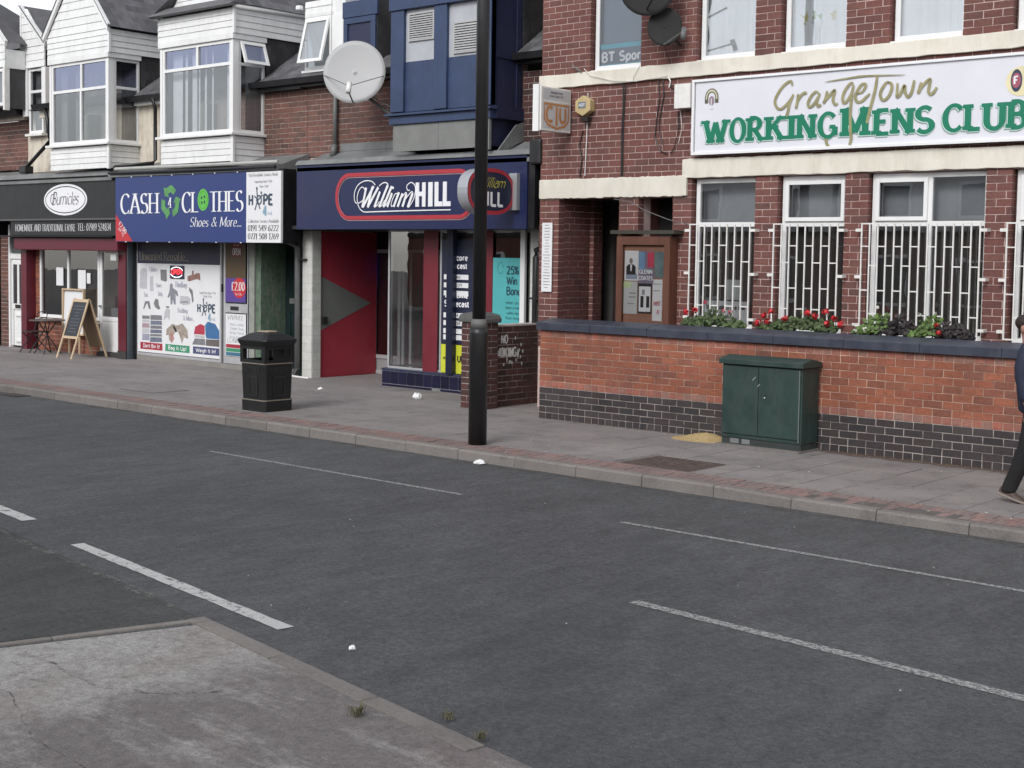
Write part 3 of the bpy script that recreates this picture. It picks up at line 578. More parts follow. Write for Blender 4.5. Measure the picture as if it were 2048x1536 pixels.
# near side: side road and foreground pavement corner
side = MB().poly([(-40, -.9, -.116), (-9.3, -.9, -.116), (-7.13, 5.22, -.116), (-10.6, 5.78, -.116), (-14, 6.3, -.116), (-40, 9.0, -.116)]).build('side_road', SIDEM); setp(side, 'patched side road surface at the lower left corner', kind='structure')
nearp = MB()
npts = [(-7.0, 5.08), (-3.95, 4.58), (2, 3.55), (14, 1.4), (14, -8), (-11.2, -8), (-9.25, -1.2)]
nearp.prism([(x, y, -.30) for x, y in npts], (0, 0, .192)); nearp = nearp.build('near_pavement', NEARM); setp(nearp, 'blotchy worn concrete pavement corner in the foreground', kind='structure')
kx = Vector((-7.12, 5.225)); d1 = Vector((3.15, -.53)).normalized(); nn = Vector((d1.y, -d1.x)); t = 0.0
if nn.y > 0: nn = -nn
EW = .0
for l in (.12, .92, .95, .9, .0):
    if not l: break
    a = kx + d1 * (t + .006); b = kx + d1 * (t + l - .006); z = -.100
    pts = [a, b, b + nn * .115, a + nn * .115]
    MB().prism([(q.x, q.y, -.2) for q in pts], (0, 0, .2 + z)).build('kerb_stone', KERBM, nearp, bevel=.006); t += l
for l in (.9,) * 8:
    a = kx + d1 * (t + .006); b = kx + d1 * (t + l - .006); pts = [a, b, b + nn * .115, a + nn * .115]; z = -.105
    MB().prism([(q.x, q.y, -.2) for q in pts], (0, 0, .2 + z)).build('kerb_stone', NEARM, nearp, bevel=.004); t += l
e1 = Vector((-2.1, -6.3)).normalized(); m1 = Vector((-e1.y, e1.x)); t = 0
for q in range(8):
    a = Vector((-7.12, 5.18)) + e1 * (t + .003); b = a + e1 * .894; pts = [a, b, b + m1 * .06, a + m1 * .06]
    MB().prism([(w.x, w.y, -.2) for w in pts], (0, 0, .094)).build('edging_stone', KERBM, nearp, bevel=.004); t += .9
# dark seams and the irregular crack in the foreground
def seam(pts, w, z, label, mat):
    mb = MB(); vs = []
    pts = [Vector(p) for p in pts]; P = []
    for a, b in zip(pts, pts[1:]):
        for i in range(8): P.append(a.lerp(b, i / 8) + Vector((random.uniform(-1, 1), random.uniform(-1, 1))) * w * .8)
    for i, p in enumerate(P):
        d = (P[min(i + 1, len(P) - 1)] - P[max(i - 1, 0)]).normalized(); q = Vector((-d.y, d.x)) * w * random.uniform(.3, .8); vs += [(p.x + q.x, p.y + q.y, z), (p.x - q.x, p.y - q.y, z)]
    mb.add(vs, [(2 * i, 2 * i + 1, 2 * i + 3, 2 * i + 2) for i in range(len(P) - 1)]); return mb
CRK = worn_paint('crack dirt', (.10, .092, .082), .46, .70, 11)
o = seam([(-6.95, 4.05), (-6.4, 3.98), (-6.0, 4.15), (-5.75, 4.45)], .020, -.1065, '', CRK).build('crack', CRK, nearp)
o = seam([(-7.4, 3.5), (-6.6, 3.62), (-5.9, 3.35), (-5.2, 3.3)], .010, -.1065, '', CRK).build('crack', CRK, nearp)
# inspection covers
t = thing('inspection_cover', 'rusty patterned square manhole cover in the pavement by the kerb', 'manhole cover', (-8.41, 12.29, 0))
RUST = M('worn cast iron', (.085, .062, .055), .7, .3, 12, .4, dirt=.6, dirtcol=(.16, .13, .12), dscale=6)
BX('frame', t, KERBM, -8.91, -7.91, 11.885, 12.705, -.05, -.004); BX('plate', t, RUST, -8.86, -7.96, 11.93, 12.66, -.05, .000)
mb = MB()
for i in range(15):
    for j in range(12): cx = -8.82 + i * .058; cy2 = 11.96 + j * .058; mb.box(cx, cx + .036, cy2, cy2 + .036, -.001, .004)
mb.build('raised_studs', RUST, t, kind='stuff')
t = thing('inspection_cover', 'sunken utility cover in the pavement left of the litter bin', 'manhole cover', (-18.6, 12.7, 0))
BX('frame', t, DARKM, -19.16, -18.2, 12.40, 13.10, -.03, .001); BX('plate', t, FLAG, -19.12, -18.24, 12.44, 13.06, -.03, .004)

# ------------------------------------------------------------------ garden wall of the club
GX0, GX1 = -12.085, -2.3
gw = thing('garden_wall', 'long low orange brick wall with dark brick plinth and navy coping before the club', 'wall', (-7.5, 14.43, 0))
def gspec(r, rows):
    if r == 0: return (True, MB_DARK)
    if r <= 4: return (False, MB_DARK)
    if r == 5: return (True, MB_RIM)
    if r == rows - 1: return (True, MB_RIM)
    return (False, MB_RED)
cab_hide = [(-8.72, -7.95, 0, .9)]
gk = lambda t: -(t[0] if t[0] < -5.75 else -20)
brickwork(gw, 'x', 14.43, GX0, -3.0, 0, .433, (), cab_hide, mort=MORT_D, BH=.0866, depth=.1, thick=.32, rowspec=lambda r, n_: gspec(r, 14), limit=110, key=gk, gap=.010, jitter=.002)
brickwork(gw, 'x', 14.43, GX0, -3.0, .433, 1.213, (), cab_hide, mort=MORT_R, BH=.0866, depth=.1, thick=.32, rowspec=lambda r, n_: gspec(r + 5, 14), limit=190, key=gk, gap=.011, jitter=.002, phase=.1)
x = GX0 - .03
while x < -3.0:
    l = min(.92, -3.0 - x); jz = random.uniform(-.004, .004)
    a = [(x + .003, y, z + jz) for y, z in ((14.375, 1.213), (14.80, 1.213), (14.80, 1.352), (14.72, 1.36), (14.385, 1.318), (14.372, 1.305))]
    MB().prism(a, (l - .006, 0, 0)).build('coping_stone', M('navy coping paint', (.045, .052, .075), .42, .2, 5, .3, 25, dirt=.35, dirtcol=(.09, .095, .105), dscale=4), gw); x += l
ssp = thing('sand_spill', 'yellow sand heap spilled beside the green cabinet', 'sand', (-9.3, 14.2, 0))
SAND = M('yellow sand', (.42, .31, .15), .95, .25, 20, .6, 60)
bm = bmesh.new(); N = 26
for i in range(N + 1):
    for j in range(N + 1):
        u, v = i / N * 2 - 1, j / N * 2 - 1; q = max(0, 1 - (u * u + v * v)); z = .11 * q * q * (.6 + .5 * v) * (1 + .4 * u)
        bm.verts.new((u * .42, v * .3, z + .01 * math.sin(i * 2.3) * math.cos(j * 1.7) * q - (.012 if q <= 0.02 else 0)))
bm.verts.ensure_lookup_table()
for i in range(N):
    for j in range(N): bm.faces.new([bm.verts[a] for a in (i * (N + 1) + j, (i + 1) * (N + 1) + j, (i + 1) * (N + 1) + j + 1, i * (N + 1) + j + 1)])
me = bpy.data.meshes.new('sand'); bm.to_mesh(me); bm.free(); me.materials.append(SAND)
for p_ in me.polygons: p_.use_smooth = True
bpy.data.objects.remove(ssp); ssp = link('sand_spill', me, None, (-9.30, 14.22, .002)); setp(ssp, 'yellow sand heap spilled beside the green cabinet', kind='stuff')

# dirt and moss at the foot of the garden wall
wd_ = MB(); rr = random.Random(21); vs = []
for i in range(90):
    x = -9.6 + i * .075; w = .10 + .10 * abs(math.sin(i * .37)) * rr.uniform(.4, 1.2) if x > -7.8 else .05; vs += [(x, 14.43 - w, .0045), (x, 14.435, .006)]
wd_.add(vs, [(2 * i, 2 * i + 2, 2 * i + 3, 2 * i + 1) for i in range(89)]); wd_ = wd_.build('wall_foot_dirt', worn_paint('reddish wall foot dirt', (.17, .105, .085), .38, .62, 9)); setp(wd_, 'reddish dirt and moss along the foot of the orange brick wall', kind='stuff')
rr = random.Random(31); mo = MB()
for _ in range(900):
    x = rr.uniform(-7.7, -3.2) if rr.random() < .85 else rr.uniform(-12, -9.5); y = 14.425 - abs(rr.gauss(0, .05)); h = rr.uniform(.008, .035); a = rr.uniform(0, 6.28); mo.add([(x - .004, y, .003), (x + .004, y, .003), (x + math.cos(a) * h * .5, y + math.sin(a) * .2 * h, h)], [(0, 1, 2)])
mo = mo.build('wall_foot_moss', M('brownish moss', (.12, .085, .05), .9, .3, 30)); setp(mo, 'low brownish moss and tiny weeds where wall meets pavement', kind='stuff')
t = thing('drain_cover', 'dark iron road gully grating beside the kerb at the left', 'drain cover', (-20.3, 11.27, -.12)); BX('frame', t, DARKM, -20.58, -20.05, 11.12, 11.40, -.13, -.112)
for k in range(7): BX('bar', t, RUST, -20.55 + k * .072, -20.51 + k * .072, 11.14, 11.385, -.115, -.108)

sm_ = seam([(-13.0, 6.02), (-10.6, 5.70), (-9.0, 5.46), (-7.25, 5.22)], .06, -.1135, '', CRK).build('road_seam', worn_paint('pale road seam grit', (.17, .165, .155), .46, .62, 10)); setp(sm_, 'pale gritty seam where the side road meets the main road', kind='structure')
# ------------------------------------------------------------------ the club
club = thing('club_building', 'two storey red brick social club with cream bands and barred windows', 'building', (-8.5, 15.5, 0))
Yc = 15.5; CX0, CX1 = -13.03, -3.4
REC = (-12.67, -11.59, 0, 3.05); OP2 = (-11.26, -10.69, 0, 3.04)
LW = [(-10.39, -9.41, 1.28, 3.28), (-9.08, -8.14, 1.28, 3.28), (-7.83, -6.37, 1.28, 3.28), (-6.07, -4.7, 1.28, 3.28)]
UW = [(-12.15, -11.27, 4.82, 6.9), (-10.37, -9.47, 4.82, 6.9), (-9.10, -8.19, 4.82, 6.9), (-7.62, -6.71, 4.82, 6.9), (-6.13, -5.2, 4.82, 6.9)]
brickwork(club, 'x', Yc, CX0, CX1, 0.0, 7.49, [REC, OP2] + LW + UW,
          hide=[(-13.1, -10.56, 3.06, 3.31), (-10.5, -3, 3.30, 3.52), (-10.3, -3, 3.62, 4.5), (-13.1, -3, 4.63, 4.78), (-13.1, -3, 0, .9), (-5.4, -3, 0, 8), (-13.1, -3, 6.5, 8)],
          mat=MB_CLUB, mort=MORT_L, BH=.0892, depth=.13, thick=.30, limit=300, key=lambda t: -t[0] if 1.25 < t[2] < 6.3 else 50)
# body of the building behind the facade
mb = MB(); mb.box(CX0 + .01, CX0 + .25, Yc + .30, 24, 0, 7.49).box(CX1 - .25, CX1 - .01, Yc + .30, 24, 0, 7.49).box(CX0 + .01, CX1 - .01, 24, 24.2, 0, 7.49)
mb.build('side_wall', MB_TERR, club)
MB().prism([(CX0 - .1, Yc - .25, 7.5), (CX0 - .1, 24.4, 7.5), (CX0 - .1, 20, 9.8)], (CX1 - CX0 + .2, 0, 0)).build('roof', SLATE, club)
mb = MB(); mb.box(CX0 + .25, CX1 - .25, Yc + 1.2, Yc + 1.3, 0, 7.4).box(CX0 + .25, CX1 - .25, Yc + .31, Yc + 1.2, 4.0, 4.1)
for xx in (-10.5, -9.25, -7.98, -6.2): mb.box(xx - .05, xx + .05, Yc + .31, Yc + 1.2, 0, 4.0)
for xx in (-10.9, -9.3, -7.9, -6.4): mb.box(xx - .05, xx + .05, Yc + .31, Yc + 1.2, 4.1, 7.4)
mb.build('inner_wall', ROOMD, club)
# recess of the entrance
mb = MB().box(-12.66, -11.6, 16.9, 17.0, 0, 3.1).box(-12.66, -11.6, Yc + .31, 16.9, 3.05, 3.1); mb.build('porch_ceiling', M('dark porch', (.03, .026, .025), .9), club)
brickwork(club, 'y', -12.67, Yc + .135, 16.22, 0.0, 3.05, (), (), mat=MB_CLUB, mort=MORT_L, BH=.0892, depth=.12, thick=.25, limit=120, key=lambda t: t[0])
brickwork(club, 'y', -12.60, 16.24, 16.45, 0.0, 3.05, (), (), mat=MB_CLUB, mort=MORT_L, BH=.0892, depth=.12, thick=.2, limit=60, key=lambda t: t[0])
BX('pier_side', club, MB_CLUB, -11.58, -11.30, Yc + .32, 16.8, 0, 3.04)
dr = BX('door', club, M('dark brown door', (.022, .015, .014), .5), -12.5, -11.6, 16.6, 16.66, 0, 3.0); BX('handle', dr, WHITEI, -11.80, -11.77, 16.52, 16.6, 1.36, 1.47)
for s, x0, x1, z0, z1 in (('pier_lining', -11.26, -10.69, 0, 1.2),): BX(s, club, MB_CLUB, x0, x1, Yc + .02, Yc + .12, z0, z1)
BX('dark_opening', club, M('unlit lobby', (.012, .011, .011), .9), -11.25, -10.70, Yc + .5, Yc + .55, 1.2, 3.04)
BX('door_frame', club, M('dark brown door', (.022, .015, .014)), -11.64, -11.58, Yc + .14, Yc + .26, 0, 3.02)
# cream bands with slightly ragged ends
def band(name, x0, x1, z0, z1, proud, ragged=True):
    n = 60; top = []; bot = []
    for i in range(n + 1):
        x = x0 + (x1 - x0) * i / n; top.append((x, Yc - proud, z1 + random.uniform(-.006, .006))); bot.append((x, Yc - proud, z0 + random.uniform(-.008, .008)))
    vs = [v for pr in zip(bot, top) for v in pr]; vb = [(v[0], Yc + .01, v[2]) for v in vs]; m = len(vs); fs = []
    for i in range(n):
        a = 2 * i; fs += [(a, a + 2, a + 3, a + 1), (a + 1, a + 3, m + a + 3, m + a + 1), (a, m + a, m + a + 2, a + 2)]
    fs += [(0, 1, m + 1, m), (m - 2, m + m - 2, m + m - 1, m - 1)]
    return MB().add(vs + vb, fs).build(name, CREAM, club, bevel=.008)
band('string_band', -13.05, CX1, 4.625, 4.815, .045); band('lintel', -10.53, CX1, 3.285, 3.535, .035); band('porch_lintel', -13.02, -10.455, 3.045, 3.32, .04)
# lower windows
for i, (x0, x1, z0, z1) in enumerate(LW):
    xl = x0 + .03 if i != 2 else x0 + .02; fn = PY(Yc + .135)
    mull = () if i in (0, 1) else (((-7.075,) if i == 2 else (-5.4,)))
    fr = wframe(club, fn, xl, x1 + .02, z0 + .02, z1 - .01, .06, .06, mull, (2.665,), glass=GLASS)
    # opening casements in the top lights
    if i in (1, 2, 3):
        c0, c1 = (xl + .05, x1 - .03) if i == 1 else (xl + .05, mull[0] - .02)
        mb = MB(); q = .05; z2, z3 = 2.70, z1 - .07
        for a, b, c, d in ((c0, c0 + q, z2, z3), (c1 - q, c1, z2, z3), (c0 + q, c1 - q, z2, z2 + q), (c0 + q, c1 - q, z3 - q, z3)): mb.box(a, b, Yc + .045, Yc + .074, c, d)
        mb.build('casement', WHITE, fr, bevel=.004)
    BX('sill', fr, WHITEP, xl - .03, x1 + .05 if i != 0 else x1, Yc - .02, Yc + .12, z0 - .03, z0 + .018)
    curtain(fr, PY(Yc + .26), x0 + .02, x1 + .2, z0, 2.66, 0, CURT, .02, int((x1 - x0) * 11)); 
    if i != 2: curtain(fr, PY(Yc + .30), x0, x1 + .2, 2.6, z1, 0, M('grey blind', (.42, .43, .45), .9, .1), .004, 4, 'blind')
    else: BX('blind', fr, M('grey blind', (.10, .105, .11)), x0, x1 + .2, Yc + .3, Yc + .32, 2.7, z1)
# grilles: bar by bar
for i, (g0, g1, nb) in enumerate(((-10.335, -9.415, 9), (-9.065, -8.17, 9), (-7.85, -6.38, 15), (-6.07, -4.7, 14))):
    yb = 15.40; gr = sub('window_grille', club, ((g0 + g1) / 2, yb, 2.0)); st = (g1 - g0) / (nb - 1); zt, zb = 2.655, 1.36
    gm = unit_mesh(WHITEP, 'bar', .0)
    for k in range(nb):
        o = link('bar', gm[k % 7], gr, (g0 + k * st, yb, (zt + zb) / 2)); o.scale = (.016, .016, zt - zb)
        if i == 0 and k == 6: o.rotation_euler = (0, R(.4), 0)
    for zz in (zt + .008, zb - .008): o = link('bar', gm[0], gr, ((g0 + g1) / 2, yb, zz)); o.scale = (g1 - g0 + .02, .018, .016)
    for k in range(nb - 1):
        for zz in ((2.39, 1.86) if k % 2 == 0 else (2.18, 1.60)):
            if i == 2 and k % 2 == 1: zz -= .02
            o = link('bar', gm[k % 7], gr, (g0 + (k + .5) * st, yb, zz)); o.scale = (st - .016, .012, .014)
    for zz in (2.585, 2.02, 1.435):
        for sgn, gx in ((-1, g0), (1, g1)): BX('bracket', gr, WHITEP, gx + sgn * .008, gx + sgn * .08, yb - .006, yb + .006, zz - .018, zz + .018); BX('bracket', gr, WHITEP, gx + sgn * .06, gx + sgn * .08, yb + .006, Yc, zz - .018, zz + .018)
# upper windows
for i, (x0, x1, z0, z1) in enumerate(UW):
    fr = wframe(club, PY(Yc + .14), x0 + .03, x1 + .02, z0 + .01, z1, .065, .06, (), (), glass=glass_mat('banner window glass', (.9, .92, .95), 1, 0, .05) if i == 0 else GLASS)
    BX('sill', fr, WHITE, x0 + .01, x1, Yc - .0, Yc + .08, z0 - .005, z0 + .012)
    curtain(fr, PY(Yc + .19), x0, x1 + .25, z0, z1, 0, NET if i else M('blue grey blind', (.17, .22, .29), .9, .05), .012 if i else .003, 9)
# cables on the brickwork
for nm, pts, r, mt in [('cable', [(-11.55, 15.485, 4.64), (-11.54, 15.482, 4.3), (-11.56, 15.485, 3.9), (-11.55, 15.48, 3.33)], .009, BLACKPIPE), ('cable', [(-11.51, 15.485, 4.6), (-11.53, 15.482, 4.1), (-11.53, 15.48, 3.33)], .007, BLACKPIPE),
      ('cable', [(-12.24, 15.48, 4.0), (-12.30, 15.48, 3.8), (-12.25, 15.48, 3.6), (-12.28, 15.48, 3.34)], .008, BLACKPIPE), ('cable', [(-12.16, 15.48, 4.52), (-12.17, 15.48, 3.9), (-12.19, 15.48, 3.36)], .007, WHITEP),
      ('cable', [(-10.95, 15.48, 4.62), (-10.93, 15.48, 4.35), (-10.97, 15.48, 4.1), (-10.99, 15.48, 3.85), (-10.9, 15.48, 3.66), (-10.78, 15.47, 3.62)], .008, BLACKPIPE),
      ('cable', [(-10.88, 15.48, 4.62), (-10.86, 15.48, 4.4), (-10.93, 15.48, 4.05), (-10.92, 15.48, 3.9), (-10.86, 15.48, 3.75)], .008, BLACKPIPE),
      ('cable', [(-10.77, 15.48, 4.62), (-10.75, 15.47, 4.5), (-10.62, 15.45, 4.45)], .007, BLACKPIPE), ('cable', [(-10.62, 15.47, 4.18), (-10.60, 15.47, 3.95), (-10.66, 15.47, 3.7), (-10.72, 15.47, 3.62)], .008, BLACKPIPE),
      ('cable', [(-10.58, 15.47, 4.18), (-10.54, 15.46, 3.95), (-10.60, 15.47, 3.75)], .004, WHITEP), ('cable', [(-12.2, 15.43, 4.86), (-12.1, 15.43, 4.76), (-11.7, 15.43, 4.66), (-11.3, 15.43, 4.62), (-10.75, 15.43, 4.66)], .005, WHITEP),
      ('cable', [(-11.25, 15.45, 4.83), (-11.33, 15.43, 4.70), (-11.37, 15.45, 4.62)], .005, WHITEP), ('cable', [(-10.78, 15.44, 4.66), (-10.73, 15.44, 4.58), (-10.75, 15.44, 4.5)], .01, WHITEP),
      ('cable', [(-11.62, 15.42, 3.02), (-11.35, 15.42, 2.98), (-11.1, 15.42, 2.86), (-10.7, 15.42, 2.73), (-10.35, 15.40, 2.66)], .006, GREYPIPE), ('cable', [(-12.42, 15.44, 4.93), (-12.32, 15.44, 4.85), (-12.25, 15.44, 4.82)], .012, GREYPIPE)]:
    MB().tube(pts, r, 6).build(nm, mt, club)
# big sign
sg = thing('club_sign', 'wide white sign with gold script and green block lettering over the barred windows', 'sign', (-8, 15.42, 4.05))
BX('backing_box', sg, M('sign shadow box', (.12, .12, .13), .6), -10.32, -5.32, 15.425, 15.498, 3.585, 4.545)
BX('sign_face', sg, SIGNW, -10.30, -5.34, 15.412, 15.424, 3.61, 4.53)
mb = MB()
for a, b, c, d in ((-10.345, -5.30, 4.528, 4.562), (-10.345, -5.30, 3.575, 3.612)): mb.box(a, b, 15.385, 15.43, c, d)
for a, b, c, d in ((-10.345, -10.312, 3.612, 4.528), (-5.333, -5.30, 3.612, 4.528)): mb.box(a, b, 15.385, 15.43, c, d)
mb.build('rim', M('white sign rim', (.82, .82, .83), .35, .03, 3), sg, bevel=.003)
F = PY(15.412)
words = [('W', -10.168, .37), ('O', -9.768, .235), ('R', -9.512, .25), ('K', -9.240, .28), ('I', -8.930, .12), ('N', -8.792, .26), ('G', -8.495, .25), ('M', -8.175, .365), ('E', -7.758, .215), ('N', -7.522, .275), ('S', -7.229, .24), ('C', -6.885, .24), ('L', -6.626, .20), ('U', -6.408, .265), ('B', -6.126, .22)]
b0, b1, b2 = MB(), MB(), MB()
for ch, u, w in words:
    z0 = 3.728; h = .29
    if ch == 'M': h = .335
    for mbx, off, gr, dd in ((b0, (-.016, -.018), .03, .0020), (b1, (-.005, -.006), .035, .0062), (b2, (0, 0), .0, .0105)):
        mb = MB(); lettering(mb, ch, SLAB, F, u + .022, z0, h, w * .93, dd, off=off, grow=gr)
        mb.build('letter_shadow' if mbx is b0 else 'letter_outline' if mbx is b1 else 'block_letter', GREENSH if mbx is b0 else M('pale mint outline', (.62, .80, .75), .5) if mbx is b1 else GREEN, sg)
script = [[(-8.86, 4.39), (-8.87, 4.44), (-8.91, 4.44), (-9.0, 4.38), (-9.08, 4.27), (-9.1, 4.19), (-9.06, 4.12), (-9.0, 4.11), (-8.92, 4.17), (-8.86, 4.24), (-8.84, 4.28)], [(-8.84, 4.28), (-8.89, 4.17), (-8.91, 4.07), (-8.94, 3.99)],
 [(-8.77, 4.28), (-8.78, 4.19), (-8.8, 4.1)], [(-8.78, 4.18), (-8.74, 4.25), (-8.68, 4.29), (-8.66, 4.27)], [(-8.49, 4.28), (-8.53, 4.29), (-8.59, 4.24), (-8.63, 4.16), (-8.61, 4.11), (-8.56, 4.13), (-8.5, 4.21), (-8.47, 4.27)],
 [(-8.48, 4.26), (-8.51, 4.17), (-8.49, 4.11), (-8.45, 4.13)], [(-8.37, 4.29), (-8.39, 4.2), (-8.42, 4.14)], [(-8.42, 4.14), (-8.35, 4.22), (-8.28, 4.29), (-8.27, 4.27), (-8.29, 4.18), (-8.26, 4.12), (-8.22, 4.13)],
 [(-8.02, 4.36), (-8.06, 4.36), (-8.13, 4.28), (-8.16, 4.19), (-8.14, 4.13), (-8.1, 4.15), (-8.04, 4.24), (-8.02, 4.34)], [(-8.02, 4.34), (-8.04, 4.18), (-8.05, 4.02), (-8.04, 3.78), (-8.03, 3.7), (-8.05, 3.61)], [(-8.36, 3.74), (-8.37, 3.7), (-8.35, 3.63), (-8.32, 3.62)],
 [(-7.97, 4.23), (-7.9, 4.25), (-7.86, 4.31), (-7.87, 4.34), (-7.92, 4.33), (-7.98, 4.24), (-7.99, 4.18), (-7.96, 4.13), (-7.9, 4.14), (-7.85, 4.18), (-7.8, 4.22)], [(-7.71, 4.44), (-7.73, 4.28), (-7.77, 4.12), (-7.82, 3.91), (-7.82, 3.87)],
 [(-7.56, 4.34), (-7.6, 4.33), (-7.66, 4.24), (-7.66, 4.17), (-7.62, 4.13), (-7.56, 4.17), (-7.52, 4.26), (-7.53, 4.32), (-7.57, 4.34)], [(-7.45, 4.32), (-7.45, 4.24), (-7.45, 4.16), (-7.41, 4.19), (-7.36, 4.29), (-7.35, 4.21), (-7.31, 4.15), (-7.27, 4.2), (-7.25, 4.28), (-7.24, 4.34)],
 [(-7.15, 4.31), (-7.17, 4.24), (-7.19, 4.18)], [(-7.18, 4.18), (-7.14, 4.26), (-7.05, 4.34), (-7.05, 4.28), (-7.06, 4.2), (-7.03, 4.16), (-6.99, 4.19), (-6.96, 4.24)]]
def smooth_path(p, k=5):
    out = []
    for i in range(len(p) - 1):
        p0, p1, p2, p3 = p[max(i - 1, 0)], p[i], p[i + 1], p[min(i + 2, len(p) - 1)]
        for j in range(k):
            t = j / k; out.append(tuple(.5 * (2 * p1[a] + (p2[a] - p0[a]) * t + (2 * p0[a] - 5 * p1[a] + 4 * p2[a] - p3[a]) * t * t + (3 * p1[a] - p0[a] - 3 * p2[a] + p3[a]) * t ** 3) for a in (0, 1)))
    return out + [p[-1]]
mb = MB()
for i, s in enumerate(script):
    ribbon(mb, smooth_path(s), lambda dx, dy, t: .030 * (.55 + .45 * min(1, 5 * t, 5 * (1 - t) + .3)) + .008 * abs(dy), F, .0125 + (i % 5) * .0005)
ribbon(mb, smooth_path([(-8.41, 4.4), (-8.08, 4.425), (-7.85, 4.435), (-7.35, 4.41)]), lambda dx, dy, t: .022 * (1 - abs(2 * t - 1)) ** .6 + .003, F, .0155)
mb.build('script_lettering', GOLD, sg)
mb = MB(); mb.ring(F, -10.05, 4.31, .105, .125, .052, .004, 20, 0, 180); mb.poly([F(-10.155, 4.245, .004), F(-10.103, 4.245, .004), F(-10.103, 4.31, .004), F(-10.155, 4.31, .004)]); mb.poly([F(-9.997, 4.245, .004), F(-9.945, 4.245, .004), F(-9.945, 4.31, .004), F(-9.997, 4.31, .004)])
mb.build('emblem_arch', M('emblem dark', (.10, .095, .06), .5), sg)
mb = MB()
for k in range(11):
    a = 180 - 18 * k; cxx = -10.05 + .079 * math.cos(R(a)); czz = 4.31 + .098 * math.sin(R(a)); mb.poly([F(cxx - .010, czz - .014, .006), F(cxx + .010, czz - .014, .006), F(cxx + .010, czz + .014, .006), F(cxx - .010, czz + .014, .006)])
mb.build('emblem_lettering', M('emblem cream', (.62, .60, .42), .5), sg)
mb = MB().disc(F, -10.05, 4.275, .042, .062, .004, 20); mb.build('emblem_horseshoe', M('emblem mauve', (.30, .22, .26), .5), sg); MB().box(-10.055, -10.045, 15.402, 15.405, 4.19, 4.30).box(-10.075, -10.025, 15.402, 15.405, 4.17, 4.195).build('emblem_bar', WHITEI, sg)
MB().disc(F, -5.98, 4.24, .17, .165, .003, 28).build('emblem_glow', M('pale yellow print', (.75, .68, .42), .5), sg); MB().disc(F, -6.03, 4.25, .065, .125, .006, 28).build('emblem_oval', M('emblem navy', (.03, .05, .09), .4), sg)
MB().disc(F, -6.03, 4.25, .052, .085, .009, 28).build('emblem_centre', M('emblem red', (.36, .10, .14), .4), sg); mb = MB(); lettering(mb, 'F', SANSB, F, -6.058, 4.21, .085, .05, .011); mb.build('emblem_letter', WHITEI, sg)
# small wall furniture
o = BX('junction_box', None, WHITEP, -10.61, -10.36, 15.36, 15.499, 4.20, 4.52, .006); setp(o, 'white junction box on the brick wall left of the club sign', 'junction box')
al = thing('alarm_box', 'yellow hexagonal burglar alarm box on the club wall beside the hanging sign', 'alarm box', (-12.18, 15.42, 4.32))
YEL = M('yellowed alarm plastic', (.55, .43, .22), .45, .06, 6, 0, dirt=.3, dirtcol=(.42, .33, .2)); hx = [(-12.18 + .155 * math.cos(R(60 * k + 30)), 4.335 + .148 * math.sin(R(60 * k + 30))) for k in range(6)]
MB().prism([(x, 15.38, z) for x, z in hx], (0, .118, 0)).build('body', YEL, al, bevel=.012); BX('beacon', al, DARKM, -12.22, -12.10, 15.40, 15.49, 4.12, 4.18)
BX('label', al, M('alarm label', (.16, .20, .22)), -12.25, -12.12, 15.376, 15.379, 4.30, 4.39); text_obj('label_text', al, WHITEI, 'ADT', SANS, PY(15.376), -12.24, 4.325, .04, .11, .001)
# hanging sign, face looking along the street
XS = -12.45; cs = thing('hanging_sign', 'white projecting box sign with orange outlined club initials', 'sign', (XS - .05, 15.1, 4.26))
BX('box', cs, WHITEP, XS - .11, XS, 14.80, 15.46, 3.965, 4.575, .006); BX('end_cap', cs, WHITE, XS - .125, XS - .02, 14.765, 14.797, 3.95, 4.60, .004); BX('bracket', cs, BLACKPIPE, XS - .08, XS - .04, 15.46, 15.5, 4.1, 4.5)
F2 = PX(XS); FACE = M('sign grey face', (.55, .55, .57), .4, .05); ORA = M('orange outline', (.50, .22, .07), .4, .15, 20); PNK = M('pale pink outline', (.62, .47, .40), .5)
mb = MB(); frect(mb, F2, 14.84, 15.43, 4.40, 4.55, .002); frect(mb, F2, 14.84, 15.43, 4.0, 4.37, .002); mb.build('panel', FACE, cs)
text_obj('small_lettering', cs, INK, 'GRANGETOWN', SANS, F2, 15.0, 4.488, .026, .27, .004); text_obj('small_lettering', cs, INK, 'W.M. CLUB LTD', SANS, F2, 14.98, 4.44, .026, .3, .004)
shield = [(14.87, 4.34), (15.40, 4.34), (15.40, 4.13), (15.32, 4.05), (15.14, 4.01), (14.95, 4.05), (14.87, 4.13), (14.87, 4.34)]
for wd, mt, dd in ((.046, PNK, .004), (.026, ORA, .006)):
    mb = MB(); ribbon(mb, shield, lambda a, b, t: wd, F2, dd, True); mb.build('shield_outline', mt, cs)
    for pts in (arc(14.99, 4.20, .075, .105, 50, 310, 14), [(15.135, 4.31), (15.135, 4.05)], [(15.21, 4.30), (15.21, 4.17)] + arc(15.27, 4.17, .06, .07, 180, 360, 8) + [(15.33, 4.30)]):
        mb = MB(); ribbon(mb, pts, lambda a, b, t: wd * 1.35, F2, dd + .001); mb.build('initial', mt, cs)
